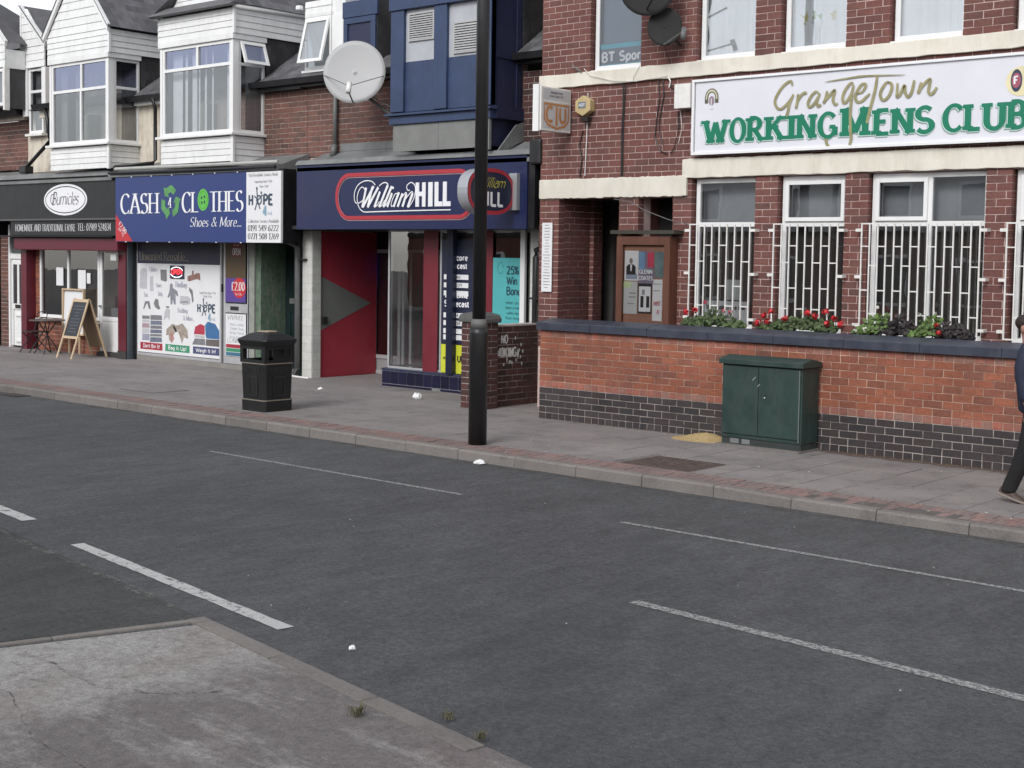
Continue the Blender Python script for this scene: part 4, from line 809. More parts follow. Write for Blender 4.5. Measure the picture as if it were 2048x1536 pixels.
# satellite dishes
def dish(loc, rad, nrm, mat, backmat, label, arms, up=.0, depthf=.09):
    t = thing('satellite_dish', label, 'satellite dish', loc); loc = Vector(loc); nz = Vector(nrm).normalized(); ux = nz.cross(Vector((0, 0, 1))).normalized() * -1; uy = nz.cross(ux) * -1
    if uy.z < 0: uy = -uy
    vs = []; fs = []; N = 40; K = 8
    for k in range(K + 1):
        rr = k / K
        for i in range(N): a = 2 * math.pi * i / N; p = loc + ux * math.cos(a) * rad[0] * rr + uy * math.sin(a) * rad[1] * rr + nz * (rr * rr * depthf * rad[0] - depthf * rad[0]); vs.append(p)
    for k in range(K):
        for i in range(N): fs.append((k * N + i, k * N + (i + 1) % N, (k + 1) * N + (i + 1) % N, (k + 1) * N + i))
    o = MB().add(vs, fs).build('reflector', mat, t, smooth=True); sm = o.modifiers.new('thick', 'SOLIDIFY'); sm.thickness = .008
    rim = [loc + ux * math.cos(2 * math.pi * i / 40) * rad[0] + uy * math.sin(2 * math.pi * i / 40) * rad[1] for i in range(41)]; MB().tube(rim, .007, 6, cap=False).build('rim', mat, t)
    return t, loc, ux, uy, nz
DISHW = M('dish grey white', (.42, .42, .42), .55, .04, 3, .05, dirt=.15, dirtcol=(.4, .4, .38)); DISHD = M('dish dark grey', (.020, .019, .019), .85, .15, 5, .1)
t, c, ux, uy, nz = dish((-16.78, 15.25, 5.14), (.50, .515), (.58, -.76, .18), DISHW, DISHW, 'large white satellite dish mounted beside the blue bay window', 2)
f = c + nz * .40 - uy * .40
for s in (-1, 1): MB().tube([c + ux * s * .49 - uy * .06, f + uy * .04], .007, 6).build('strut', GREYPIPE, t)
MB().tube([c - uy * .51, f - uy * .06], .012, 6).build('feed_arm', DARKM, t); MB().tube([f + uy * .09 - nz * .02, f - uy * .08 + nz * .05], .042, 12).build('receiver', WHITEP, t, smooth=True)
mb = MB()
for a in (-.1, .1):
    for b in (-.0, .2): q = c + ux * a + uy * b - nz * .068; mb.tube([q, q + nz * .008], .008, 6)
mb.build('bolts', GREYPIPE, t)
MB().tube([c - nz * .09, c - nz * .25 - uy * .2, (-16.25, 16.0, 4.25)], .028, 8).build('mounting_arm', GREYPIPE, t); MB().tube([(-16.6, 15.5, 4.75), (-16.12, 16.05, 4.35)], .012, 6).build('stay', GREYPIPE, t); BX('wall_plate', t, DARKM, -16.32, -16.18, 16.05, 16.12, 4.05, 4.4)
t, c, ux, uy, nz = dish((-10.82, 15.0, 5.78), (.37, .38), (.45, -.85, -.02), DISHD, DISHD, 'upper dark grey satellite dish at the top edge of the photo', 1)
MB().tube([c - uy * .3 + nz * .02, c + ux * .18 + nz * .35 - uy * .1], .014, 6).build('feed_arm', DARKM, t); MB().tube([c - nz * .06, (-10.72, 15.5, 5.35)], .02, 6).build('mounting_arm', DARKM, t)
t, c, ux, uy, nz = dish((-10.66, 15.18, 5.26), (.225, .25), (.42, -.85, .10), DISHD, DISHD, 'smaller dark satellite dish below the other one on the club wall', 1)
f = c + nz * .34 - uy * .16 + ux * .3; MB().tube([c - uy * .24, f], .013, 6).build('feed_arm', GREYPIPE, t); MB().tube([f - nz * .03 + uy * .05, f + nz * .02 - uy * .1], .035, 10).build('receiver', GREYPIPE, t, smooth=True); MB().tube([c - nz * .05, (-10.62, 15.5, 5.05)], .02, 6).build('mounting_arm', DARKM, t)
MB().tube([c - uy * .25, (-10.78, 15.45, 4.9), (-10.76, 15.46, 4.82)], .006, 6).build('cable', DARKM, t)
# notice board with posters
nb = thing('notice_board', 'brown wooden notice board with glass case between entrance and barred windows', 'notice board', (-11.06, 15.3, 1.3))
mb = MB()
for a, b, c_, d in ((-11.47, -11.37, 1.18, 2.50), (-10.68, -10.585, 1.18, 2.50), (-11.37, -10.68, 2.385, 2.50), (-11.37, -10.68, 1.18, 1.29)): mb.box(a, b, 15.30, 15.36, c_, d)
mb.build('frame', WOOD, nb, bevel=.004); BX('case', nb, WOOD, -11.47, -10.585, 15.365, 15.49, 1.18, 2.50); BX('pinboard', nb, CORK, -11.37, -10.68, 15.352, 15.362, 1.29, 2.385)
BX('canopy', nb, M('mossy brown timber', (.05, .045, .035), .8), -11.56, -10.50, 15.27, 15.49, 2.535, 2.585); MB().poly([(-11.37, 15.32, 1.29), (-10.68, 15.32, 1.29), (-10.68, 15.32, 2.385), (-11.37, 15.32, 2.385)]).build('glass_pane', glass_mat('clear case glass', (1, 1, 1), 1, 0, .04), nb)
BX('post', nb, WOOD, -11.45, -11.38, 15.38, 15.45, 0, 1.18); BX('post', nb, WOOD, -10.67, -10.6, 15.38, 15.45, 0, 1.18)
PYB = 15.350
def poster(name, x0, x1, z0, z1, mat, label, Y=PYB, cat='poster', parts=()):
    t = thing(name, label, cat, ((x0 + x1) / 2, Y, z0)); BX('sheet', t, mat, x0, x1, Y - .002, Y, z0, z1)
    for q, (nm, mt, a, b, c, d) in enumerate(parts): BX(nm, t, mt, x0 + a * (x1 - x0), x0 + b * (x1 - x0), Y - .0035 - .0004 * q, Y - .003 - .0004 * q, z0 + c * (z1 - z0), z0 + d * (z1 - z0))
    return t
PK = M('poster red', (.55, .06, .11), .5, .1, 8); PB = M('poster blue', (.18, .33, .50), .5, .1, 8); PG = M('poster pale green', (.55, .66, .38), .5, .1, 8); PV = M('poster violet grey', (.22, .19, .26), .5, .2, 8); PT = M('poster teal grey', (.15, .22, .23), .5, .4, 6); PURP = M('poster purple', (.10, .055, .28), .4, .05, 4)
GRB = M('poster grey blue', (.28, .33, .42), .6, .1, 8)
t = poster('poster', -11.36, -11.17, 1.86, 2.21, PAPER, 'white poster with a suited figure, upper left in the notice board', parts=(('band', GRB, .12, .92, .05, .22),))
mb = MB(); Fq = PY(PYB - .006); mb.poly([Fq(-11.335, 1.93), Fq(-11.205, 1.93), Fq(-11.205, 2.02), Fq(-11.235, 2.05), Fq(-11.305, 2.05), Fq(-11.335, 2.02)]); mb.build('figure', INK, t); MB().disc(PY(PYB - .007), -11.27, 2.09, .024, .034).build('face', M('poster grey skin', (.25, .2, .19)), t); MB().poly([Fq(-11.28, 2.045, .001), Fq(-11.255, 2.045, .001), Fq(-11.262, 1.97, .001), Fq(-11.275, 1.97, .001)]).build('shirt', WHITEI, t)
t = poster('poster', -11.165, -10.96, 1.83, 2.205, PV, 'blue and red music poster with bold white name, upper middle in the notice board', parts=(('colour_field', PB, .0, .38, .42, .97), ('colour_field', PK, .58, 1, .5, .97)))
text_obj('lettering', t, WHITEI, 'GLENN', SANSB, PY(PYB - .008), -11.155, 1.945, .045, .18, 0); text_obj('lettering', t, WHITEI, 'COATES', SANSB, PY(PYB - .008), -11.16, 1.87, .045, .19, 0)
poster('poster', -10.95, -10.83, 1.90, 2.20, PT, 'dim teal grey photo poster, upper right in the notice board')
t = poster('poster', -11.37, -11.18, 1.47, 1.85, PAPERG, 'faded notice sheet with green heading, lower left in the notice board', parts=(('heading', PG, 0, .55, .8, 1), ('text_line', INKG, .4, .9, .62, .66), ('text_line', INKG, .4, .9, .5, .54), ('text_line', INKG, .3, .8, .3, .33)))
t = poster('poster', -11.17, -10.98, 1.48, 1.83, INK, 'black framed white poster with two dark figures, lower middle in the notice board', parts=(('print', PAPER, .08, .92, .06, .9), ('figure', INK, .2, .42, .2, .58), ('figure', INK, .62, .84, .2, .58), ('figure', INKG, .3, .5, .62, .8)))
t = poster('poster', -10.97, -10.84, 1.40, 1.88, PAPER, 'white handwritten notice, lower right in the notice board', parts=(('text_line', INKG, .1, .9, .88, .9), ('text_line', INKG, .1, .8, .72, .74)))
text_obj('lettering', t, PK, 'MIKE', ITAL, PY(PYB - .006), -10.955, 1.58, .05, .10, 0); text_obj('lettering', t, PK, 'JK', ITAL, PY(PYB - .006), -10.93, 1.48, .05, .06, 0)
t = thing('paper_notice', 'tall narrow white notice strip on the brick pier beside the porch', 'notice', (-12.87, 15.48, 1.75)); BX('sheet', t, PAPER, -12.955, -12.765, 15.47, 15.478, 1.70, 2.70)
rr = random.Random(3); mb = MB()
for k in range(22): w = rr.uniform(.03, .07); zz = 2.66 - k * .043; mb.box(-12.86 - w, -12.86 + w, 15.466, 15.469, zz, zz + .008)
mb.build('text_lines', INKG, t)
t = poster('law_notice', -10.275, -9.60, 1.31, 1.655, PAPER, 'large white smoking law notice behind the first barred window', Y=15.70, cat='notice')
text_obj('lettering', t, INK, 'It is against the law', SANS, PY(15.69), -10.24, 1.545, .06, .60, 0); text_obj('lettering', t, INK, 'to smoke in', SANS, PY(15.69), -10.17, 1.43, .055, .36, 0); text_obj('lettering', t, INK, 'these premises', SANS, PY(15.69), -10.2, 1.34, .05, .42, 0)
poster('paper_notice', -9.97, -9.72, 1.67, 1.94, PAPERG, 'pale paper sheet hanging above the smoking law notice', Y=15.70, cat='notice')
t = poster('window_banner', -12.07, -11.3, 4.86, 5.21, M('banner grey blue', (.10, .13, .18), .5), 'teal and grey sports channel banner in the first floor window', Y=15.625, cat='banner', parts=(('stripe', M('banner teal', (.08, .40, .50), .5), 0, 1, .78, .97), ('stripe', M('banner teal', (.1, .38, .46)), 0, 1, .0, .16)))
text_obj('lettering', t, WHITEI, 'BT Sport', SANSB, PY(15.615), -12.03, 4.955, .125, .74, 0)
for o_ in list(bpy.data.objects):
    if o_.name.split('.')[0] == 'poster' and o_.type == 'EMPTY' and abs(o_.location.y - PYB) < .01: o_.scale = (1.22, 1, 1.17); o_.location.x = -11.36 + (o_.location.x + 11.36) * 1.22; o_.location.z = 1.36 + (o_.location.z - 1.40) * 1.17
# artificial flowers in the upstairs window
t = thing('vase_of_flowers', 'white vase of yellow and green artificial flowers in an upstairs window', 'flowers', (-8.68, 15.71, 4.85)); MB().lathe([(.03, 4.85), (.05, 4.9), (.035, 5.1), (.09, 5.22)], -8.68, 15.70, 14).build('vase', NET, t, smooth=True)
rr = random.Random(9)
for nm, mt, cxx, n_ in (('blossoms', M('pale yellow petals', (.55, .50, .22), .8), -8.84, 40), ('leaves', M('pale green leaves', (.30, .42, .22), .8), -8.66, 50), ('blossoms', M('pale yellow petals', (.55, .50, .22)), -8.48, 40)):
    mb = MB()
    for _ in range(n_):
        a = rr.uniform(0, 6.3); b = rr.uniform(0, .12); x, z = cxx + b * math.cos(a), 5.28 + b * .7 * math.sin(a); s = .03; mb.poly([(x - s, 15.70 + rr.uniform(-.02, .03), z), (x, 15.69, z - s), (x + s, 15.70, z), (x, 15.71, z + s)])
    mb.build(nm, mt, t)
# ------------------------------------------------------------------ terrace of shops
YU = 16.12
def siding(parent, fn, u0, u1, v0, v1, rows, mat=WHITEB, name='cladding_board', cut=None, d=.0):
    h = (v1 - v0) / rows
    for i in range(rows):
        a, b = v0 + i * h, v0 + (i + 1) * h - .004
        if cut:                                  # gable: clip the board ends to the verge lines
            la, ra = cut(a); lb, rb = cut(b)
            if ra - la < .02: continue
            if rb - lb < .01: lb = rb = (lb + rb) / 2
        else: la = lb = u0; ra = rb = u1
        back = [fn(la, a, d - .02), fn(ra, a, d - .02), fn(rb, b, d - .02), fn(lb, b, d - .02)]; fr = [fn(la, a, d + .014), fn(ra, a, d + .014), fn(rb, b, d + .002), fn(lb, b, d + .002)]
        MB().add(back + fr, [(0, 3, 2, 1), (4, 5, 6, 7), (0, 1, 5, 4), (1, 2, 6, 5), (2, 3, 7, 6), (3, 0, 4, 7)]).build(name, mat, parent)
def slates(parent, o, ex, ey, nx, ny, sw, shh, mat, clip=None, name='slate'):
    """o: lower left corner, ex/ey unit vectors along the eave and up the slope"""
    o, ex, ey = Vector(o), Vector(ex).normalized(), Vector(ey).normalized(); nz = ex.cross(ey).normalized()
    rotm = Matrix((ex, ey, nz)).transposed().to_4x4(); um = unit_mesh(mat, name, .6)
    for j in range(ny):
        for i in range(nx + 1):
            u0, u1 = (i - (j % 2) * .5) * sw, (i + 1 - (j % 2) * .5) * sw; u0, u1 = max(u0, 0), min(u1, nx * sw)
            if clip: u0, u1 = max(u0, clip(j)[0]), min(u1, clip(j)[1])
            if u1 - u0 < .03: continue
            c = o + ex * (u0 + u1) / 2 + ey * (j + .5) * shh + nz * (.012 + random.uniform(0, .004))
            ob = link(name, random.choice(um), parent, c); ob.rotation_euler = (rotm @ Matrix.Rotation(R(2.2), 4, 'X')).to_euler(); ob.scale = (u1 - u0 - .005, shh + .03, .010)
def roofplane(parent, pts, mat=SLATE, name='roof_slope'): return MB().poly(pts).build(name, mat, parent)
def sash(parent, fn, u0, u1, v0, v1, tilt, q=.05, mat=WHITE, glass=GLASSU, name='open_sash'):
    """casement hinged at the top, swung outward at the bottom by tilt radians"""
    H = v1 - v0; g = lambda u, v, d: fn(u, v1 - (v1 - v) * math.cos(tilt) + d * math.sin(tilt) * 0, (v1 - v) * math.sin(tilt) + d)
    mb = MB()
    for a, b, c, e in ((u0, u0 + q, v0, v1), (u1 - q, u1, v0, v1), (u0 + q, u1 - q, v0, v0 + q), (u0 + q, u1 - q, v1 - q, v1)):
        A_ = [g(a, c, .0), g(b, c, .0), g(b, e, .0), g(a, e, .0)]; B_ = [g(a, c, .04), g(b, c, .04), g(b, e, .04), g(a, e, .04)]
        mb.add(A_ + B_, [(0, 3, 2, 1), (4, 5, 6, 7), (0, 1, 5, 4), (1, 2, 6, 5), (2, 3, 7, 6), (3, 0, 4, 7)])
    fr = mb.build(name, mat, parent, bevel=.004); MB().poly([g(u0 + q, v0 + q, .02), g(u1 - q, v0 + q, .02), g(u1 - q, v1 - q, .02), g(u0 + q, v1 - q, .02)]).build('sash_pane', glass, parent)
EAVE = 5.22; SL = .70
def rz(y): return EAVE + .03 + (y - 15.93) * SL

# ============ betting shop building
bs = thing('betting_shop_building', 'shop with red entrance recess, blue upstairs bay and brown brick upper wall', 'building', (-16, 16.1, 0))
brickwork(bs, 'x', YU, -18.95, -16.10, 3.90, 5.17, (), (), mat=MB_TERR, mort=MORT_T, BH=.0905, depth=.1, thick=.22, limit=200, key=lambda t: t[2] * 0 - t[0])
brickwork(bs, 'x', YU, -13.93, -13.03, 3.95, 5.02, (), (), mat=MB_BROWN, mort=MORT_T, BH=.0905, depth=.1, thick=.22, limit=90)
mb = MB(); mb.box(-18.94, -16.88, YU + .02, YU + .2, 2.62, 3.89).box(-16.88, -13.05, YU + .05, YU + .2, 2.62, 3.94).box(-18.94, -13.04, 19.9, 20.1, 0, 5.2).box(-16.1, -14.0, YU + .05, YU + .2, 3.9, 6.6); mb.build('upper_wall', MORT_T, bs)
# roof
roofplane(bs, [(-18.95, 15.90, rz(15.90)), (-13.03, 15.90, rz(15.90)), (-13.03, 20, rz(20)), (-18.95, 20, rz(20))])
slates(bs, (-18.98, 15.92, rz(15.92)), (1, 0, 0), (0, 1, SL), 12, 3, .24, .17, SLATE)
slates(bs, (-13.92, 15.92, rz(15.92)), (1, 0, 0), (0, 1, SL), 4, 6, .22, .17, SLATE)
for x0, x1 in ((-18.98, -16.13), (-13.93, -13.06)): MB().prism([(x0, y, z) for y, z in ((15.86, EAVE - .05), (15.84, EAVE + .05), (15.97, EAVE + .05), (15.97, EAVE - .05))], (x1 - x0, 0, 0)).build('gutter', BLACKP, bs); BX('eaves_board', bs, BLACKP, x0, x1, 15.98, YU, EAVE - .1, EAVE - .0)
# lead apron over the shop front
MB().prism([(-18.5, 15.5, 3.66), (-18.5, 16.12, 3.95), (-18.5, 16.12, 3.7), (-18.5, 15.5, 3.6)], (5.25, 0, 0)).build('lead_apron', LEAD, bs); MB().prism([(-18.52, 15.47, 3.705), (-18.52, 15.53, 3.79), (-18.52, 15.62, 3.79), (-18.52, 15.62, 3.69)], (5.42, 0, 0)).build('lead_roll', LEAD, bs, bevel=.01)
for a, b, c, d in ((-18.05, -16.55, 3.97, 4.10), (-16.54, -16.12, 3.97, 4.12), (-18.05, -16.9, 3.86, 3.965), (-16.89, -16.12, 3.86, 3.965)): BX('lead_sheet', bs, LEAD, a, b, YU - .03, YU - .005, c, d)
# blue bay
bay = sub('bay_window', bs, (-15.03, 15.4, 4.3)); x0, x1 = -16.10, -13.95
BX('core', bay, BAYDARK, x0 + .06, x1 - .06, 15.50, YU + .04, 3.86, 6.6)
mb = MB()
for a, b in ((x0, -15.81), (-15.14, -14.87), (-14.20, x1)): mb.box(a, b, 15.40, 15.52, 4.46, 6.05)
mb.build('post', BAYBLUE, bay, bevel=.006)
MB().box(x0 - .02, x1 + .02, 15.37, 15.5, 6.051, 6.35).build('head_board', BAYBLUE, bay, bevel=.006); MB().box(x0 - .06, x1 + .06, 15.33, 15.5, 6.352, 6.6).build('cornice', BAYBLUE, bay, bevel=.02)
MB().prism([(x0 - .06, 15.50, 4.46), (x0 - .06, 15.33, 4.43), (x0 - .06, 15.33, 4.40), (x0 - .06, 15.50, 4.40)], (x1 - x0 + .12, 0, 0)).build('sill', BAYBLUE, bay); BX('apron_board', bay, BAYBLUE, x0 - .01, x1 + .01, 15.385, 15.5, 4.265, 4.398, .005)
for a, b in ((-15.81, -15.14), (-14.87, -14.20)): BX('infill_panel', bay, BAYBLUE, a, b, 15.455, 15.49, 4.461, 5.235); BX('panel_sheet', bay, M('unpainted sheet', (.42, .43, .46), .45, .1, 4, .1), a, b, 15.46, 15.49, 5.24, 6.05)
for a, b, c, d in ((-15.74, -15.17, 5.55, 5.99), (-14.76, -14.22, 5.28, 5.76)):
    lf = MB()
    for q in ((a, a + .03, c, d), (b - .03, b, c, d), (a + .03, b - .03, c, c + .03), (a + .03, b - .03, d - .03, d)): lf.box(q[0], q[1], 15.43, 15.459, q[2], q[3])
    lf.build('vent_frame', M('vent aluminium', (.42, .42, .42), .5, .05), bay); BX('vent_back', bay, BLACKP, a + .03, b - .03, 15.45, 15.458, c + .03, d - .03); nb_ = 11; st = (d - c - .06) / nb_
    for k in range(nb_): z = c + .03 + k * st; MB().prism([(a + .03, 15.425, z), (a + .03, 15.449, z + st * .75), (a + .03, 15.449, z + st * .75 - .006), (a + .03, 15.425, z - .006)], (b - a - .06, 0, 0)).build('louvre', M('vent aluminium', (.42, .42, .42)), bay)
F3 = PX(x1); mb = MB()
for a, b in ((15.42, 15.52), (16.0, 16.12)): mb.box(x1 - .06, x1, a, b, 4.46, 6.35)
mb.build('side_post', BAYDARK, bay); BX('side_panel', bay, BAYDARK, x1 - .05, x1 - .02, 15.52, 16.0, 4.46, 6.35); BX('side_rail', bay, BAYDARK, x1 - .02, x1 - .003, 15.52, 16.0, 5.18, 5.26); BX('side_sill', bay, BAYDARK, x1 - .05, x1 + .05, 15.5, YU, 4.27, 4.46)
for a, b in ((-16.05, -15.05), (-15.045, -14.02)): BX('grey_cladding_sheet', bay, GREYCLAD, a, b, 15.425, 15.45, 3.84, 4.262)
BX('grey_cladding_sheet', bay, M('shaded side sheet', (.10, .10, .095), .7), -14.06, -14.04, 15.50, YU, 3.86, 4.262); BX('corner_trim', bay, LEAD, -14.02, -13.97, 15.41, 15.46, 3.80, 4.262)  # side sheet is a darker copy of the cladding, shade painted into its grey
MB().prism([(-13.93, 15.5, 3.74), (-13.93, YU, 3.97), (-13.93, YU, 4.25), (-13.93, 15.95, 4.2)], (.03, 0, 0)).build('side_flashing', LEAD, bay)
MB().box(x1 - .3, x1 - .03, YU + .21, 18.6, 5.1, 6.7).build('cheek_core', SLATED, bay)
slates(bay, (x1 - .015, 16.13, EAVE + .1), (0, 1, 0), (0, 0, 1), 8, 9, .2, .16, SLATED)
# small dormers beside the bay
dm = sub('dormer_window', bs, (-18.5, 16.1, 5.4))
BX('core', dm, WHITEB, -18.97, -18.0, YU + .02, 18.2, 5.4, 6.6); siding(dm, PY(YU - .0), -19.02, -18.33, 6.40, 6.62, 2); BX('fascia_board', dm, WHITEB, -19.0, -18.31, YU - .03, YU + .01, 6.335, 6.395)
BX('jamb', dm, WHITE, -18.30, -18.01, YU - .02, YU + .02, 5.42, 6.33, .004); wframe(dm, PY(YU + .02), -19.0, -18.31, 5.42, 6.33, .05, .05, glass=GLASS); sash(dm, PY(YU - .01), -18.97, -18.34, 5.50, 6.30, R(14), .06, glass=glass_mat('sky reflecting pane', (.8, .85, .9), 1, 0, .5))
BX('sill', dm, WHITE, -19.03, -18.28, YU - .08, YU + .02, 5.37, 5.41); BX('gutter_end', dm, WHITE, -19.16, -19.05, 16.0, 16.1, 6.48, 6.56, .02)
dm = sub('dormer_window', bs, (-17.6, 16.1, 5.4)); BX('core', dm, BAYDARK, -17.97, -17.22, YU + .03, 18.2, 5.3, 6.5); mb = MB()
for a, b, c, d in ((-17.99, -17.9, 5.3, 6.12), (-17.32, -17.2, 5.3, 6.12), (-17.99, -17.2, 6.121, 6.22), (-18.02, -17.16, 6.23, 6.5)): mb.box(a, b, YU - .03, YU + .02, c, d)
mb.build('frame', BAYBLUE, dm, bevel=.005); BX('panel', dm, BAYDARK, -17.9, -17.32, YU + .0, YU + .025, 5.3, 6.12)
slates(dm, (-17.2, 16.12, EAVE + .15), (0, 1, 0), (0, 0, 1), 7, 8, .26, .17, SLATED)
# ground floor of the betting shop
for x0_, x1_, y1_ in ((-18.915, -18.66, 16.2), (-13.62, -13.06, 16.3)):
    BX('pillar_core', bs, MORT_D, x0_ + .005, x1_ - .005, 16.005, y1_ - .003, 0, 2.62); zc = 0.0; k = 0
    while zc < 2.6:
        hh = min(.152, 2.6 - zc)
        for a, b in (((x0_, x1_),) if x1_ - x0_ < .3 else ((x0_, x0_ + .28), (x0_ + .28, x1_))): BX('tile', bs, TILEW, a + .002, b - .002, 15.995, 16.005, zc + .002, zc + hh - .002)
        BX('tile', bs, TILEW, x1_ - .005, x1_ + .005, 16.008, y1_ - .002, zc + .002, zc + hh - .002); zc += hh
BX('side_wall', bs, REDW, -18.76, -18.69, 16.21, 17.58, 0, 2.6); MB().poly([(-18.686, 16.23, 1.80), (-18.686, 16.23, .84), (-18.686, 17.44, 1.31)]).build('grey_triangle', GREYTRI, bs); BX('keypad', bs, DARKM, -18.688, -18.65, 16.25, 16.36, .95, 1.08, .004)
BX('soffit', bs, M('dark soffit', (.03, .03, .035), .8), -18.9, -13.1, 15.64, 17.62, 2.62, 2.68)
dr = wframe(bs, PY(17.64), -18.78, -18.06, .0, 2.30, .07, .06, (), (.32,), mat=SILVER, name='entrance_door', glass=GLASSD); BX('door_panel', dr, M('door kick plate', (.30, .30, .30), .5), -18.70, -18.13, 17.60, 17.61, .07, .28)
wframe(bs, PY(17.64), -18.02, -16.85, .0, 2.30, .06, .06, (-17.80,), (), mat=SILVER, name='inner_screen', glass=GLASSD); BX('transom_wall', bs, BLACKP, -18.8, -16.8, 17.6, 17.7, 2.31, 2.62)
o = wframe(bs, PX(-16.83), 16.16, 17.57, .30, 2.62, .035, .03, (), (), mat=SILVER, name='return_window', glass=GLASSD)
sw = wframe(bs, PY(16.16), -16.85, -13.64, .30, 2.62, .035, .05, (-15.62,), (), mat=SILVER, name='shop_window', glass=GLASSD)
BX('window_post', bs, M('dark navy post', (.010, .013, .036), .35), -15.37, -15.23, 15.98, 16.08, .30, 2.61, .006); BX('white_edge', bs, WHITE, -13.87, -13.78, 16.05, 16.10, .3, 2.61)
plinth_x0 = -16.90; BX('plinth', bs, M('pale tile grout', (.34, .34, .38), .8), plinth_x0 + .01, -13.62, 16.045, 16.4, 0, .262); BX('plinth_sill', bs, M('plinth sill navy', (.03, .038, .075), .3), plinth_x0 - .01, -13.62, 16.03, 16.4, .264, .30, .004); x = plinth_x0; rr = random.Random(4)
while x < -13.7:
    BX('tile', bs, TILEB, x + .006, x + .190, 16.035, 16.0452, .050, .254); BX('tile', bs, TILEB if rr.random() < .85 else GREYCLAD, x + .004, x + .192, 16.035, 16.044, 0.0, .038); x += .196
z = 0
BX('tile', bs, TILEB, plinth_x0 - .0, plinth_x0 + .008, 16.05, 16.4, .045, .258)
# interior
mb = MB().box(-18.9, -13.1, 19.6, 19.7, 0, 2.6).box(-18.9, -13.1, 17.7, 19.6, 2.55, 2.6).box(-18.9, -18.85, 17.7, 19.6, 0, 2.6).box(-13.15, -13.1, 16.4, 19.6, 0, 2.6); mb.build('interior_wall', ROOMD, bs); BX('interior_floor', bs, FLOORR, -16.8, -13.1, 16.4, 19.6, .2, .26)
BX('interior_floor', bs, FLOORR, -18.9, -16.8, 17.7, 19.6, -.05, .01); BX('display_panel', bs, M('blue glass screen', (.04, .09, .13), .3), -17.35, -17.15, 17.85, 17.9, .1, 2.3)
BX('strip_light', bs, emit_mat('blue neon tube', (.05, .05, 1.0), 2.5), -18.30, -18.285, 17.8, 17.82, 1.75, 2.1)
t = thing('window_panel', 'plain red panel in the betting shop window left of the dark poster', 'panel', (-15.8, 16.22, .3)); BX('sheet', t, REDP, -15.99, -15.66, 16.085, 16.095, .3, 2.6)
t = thing('window_panel', 'red panel in the betting shop window just left of the teal poster', 'panel', (-14.57, 16.09, .3)); BX('sheet', t, REDP, -14.75, -14.47, 16.085, 16.095, .3, 2.6)
NV = M('poster dark navy', (.018, .022, .05), .4, .05)
t = thing('window_poster', 'tall navy betting poster with white rows and bold white headings', 'poster', (-15.1, 16.09, .3)); BX('sheet', t, NV, -15.57, -14.78, 16.085, 16.095, .78, 2.46); Fp = PY(16.084)
text_obj('heading', t, WHITEI, 'Score', SANSB, Fp, -15.33, 2.13, .085, .33); text_obj('heading', t, WHITEI, 'Wincast', SANSB, Fp, -15.45, 2.0, .085, .44); text_obj('heading', t, WHITEI, 'Anytime', SANSB, Fp, -15.48, 1.53, .09, .50); text_obj('heading', t, WHITEI, 'Scorecast', SANSB, Fp, -15.50, 1.39, .09, .54)
for k, (z, s) in enumerate(((1.86, 'LUKAKU'), (1.73, 'MAN CITY'), (1.60, '4/1'), (1.245, 'COSTA'), (1.12, 'CHELSEA'), (.99, '2-0'), (.89, '14/1'))):
    BX('white_row', t, PAPER, -15.52, -14.98, 16.0815, 16.0835, z - .04, z + .04); text_obj('row_text', t, INK, s, SANS, PY(16.081), -15.36, z - .022, .045, None, .001)
t = thing('window_poster', 'yellow poster strip at the foot of the navy betting poster', 'poster', (-15.2, 16.09, .3)); BX('sheet', t, M('yellow poster', (.60, .62, .04), .5, .05), -15.57, -14.78, 16.085, 16.095, .31, .77); text_obj('lettering', t, INK, 'BET', SANS, Fp, -15.52, .53, .035, .10); text_obj('lettering', t, INK, 'UK', SANSB, Fp, -15.20, .50, .10, .16)
t = thing('window_poster', 'teal bonus poster at the right end of the betting shop window', 'poster', (-14.2, 16.09, .6)); BX('sheet', t, M('teal poster', (.09, .42, .43), .4, .05), -14.46, -13.88, 16.085, 16.095, .5, 2.18); TINK = M('dark teal ink', (.015, .05, .08), .5)
for s, z, h, w in (('25%', 1.93, .12, .25), ('Win', 1.77, .12, .22), ('Bonus', 1.61, .12, .36)): text_obj('lettering', t, TINK, s, SANS, Fp, -14.17, z, h, w)
for s, z in (('when you', 1.47), ('have a bet', 1.39), ('quality tips', 1.31), ('from long', 1.23)): text_obj('lettering', t, TINK, s, THIN, Fp, -14.18, z, .045, .28)
mb = MB(); ribbon(mb, arc(-14.3, 2.02, .06, .09, 0, 330, 12), lambda a, b, t_: .006, Fp, .002); mb.ring(Fp, -14.12, 1.08, .03, .04, .01, .002); mb.ring(Fp, -13.99, 1.08, .03, .04, .01, .002); mb.build('line_drawing', TINK, t)
# shop sign
ws = thing('shop_sign', 'long navy betting shop sign with red rounded outline and white lettering', 'sign', (-15.9, 15.5, 2.6)); BX('board', ws, NAVY, -18.50, -13.29, 15.50, 15.63, 2.61, 3.70, .006); F = PY(15.50)
BX('end_return', ws, BLACKP, -13.285, -13.16, 15.53, 15.63, 2.62, 3.70)
def lozenge(x0, x1, z0, z1, n=14):
    rz_ = (z1 - z0) / 2; rx = rz_ * .85; cz = (z0 + z1) / 2
    return [(x0 + rx + (x1 - x0 - 2 * rx) * k / 6, z1) for k in range(7)] + [(x1 - rx + rx * math.sin(R(a)), cz + rz_ * math.cos(R(a))) for a in range(12, 180, 12)] + [(x1 - rx - (x1 - x0 - 2 * rx) * k / 6, z0) for k in range(7)] + [(x0 + rx - rx * math.sin(R(a)), cz - rz_ * math.cos(R(a))) for a in range(12, 180, 12)] + [(x0 + rx, z1)]
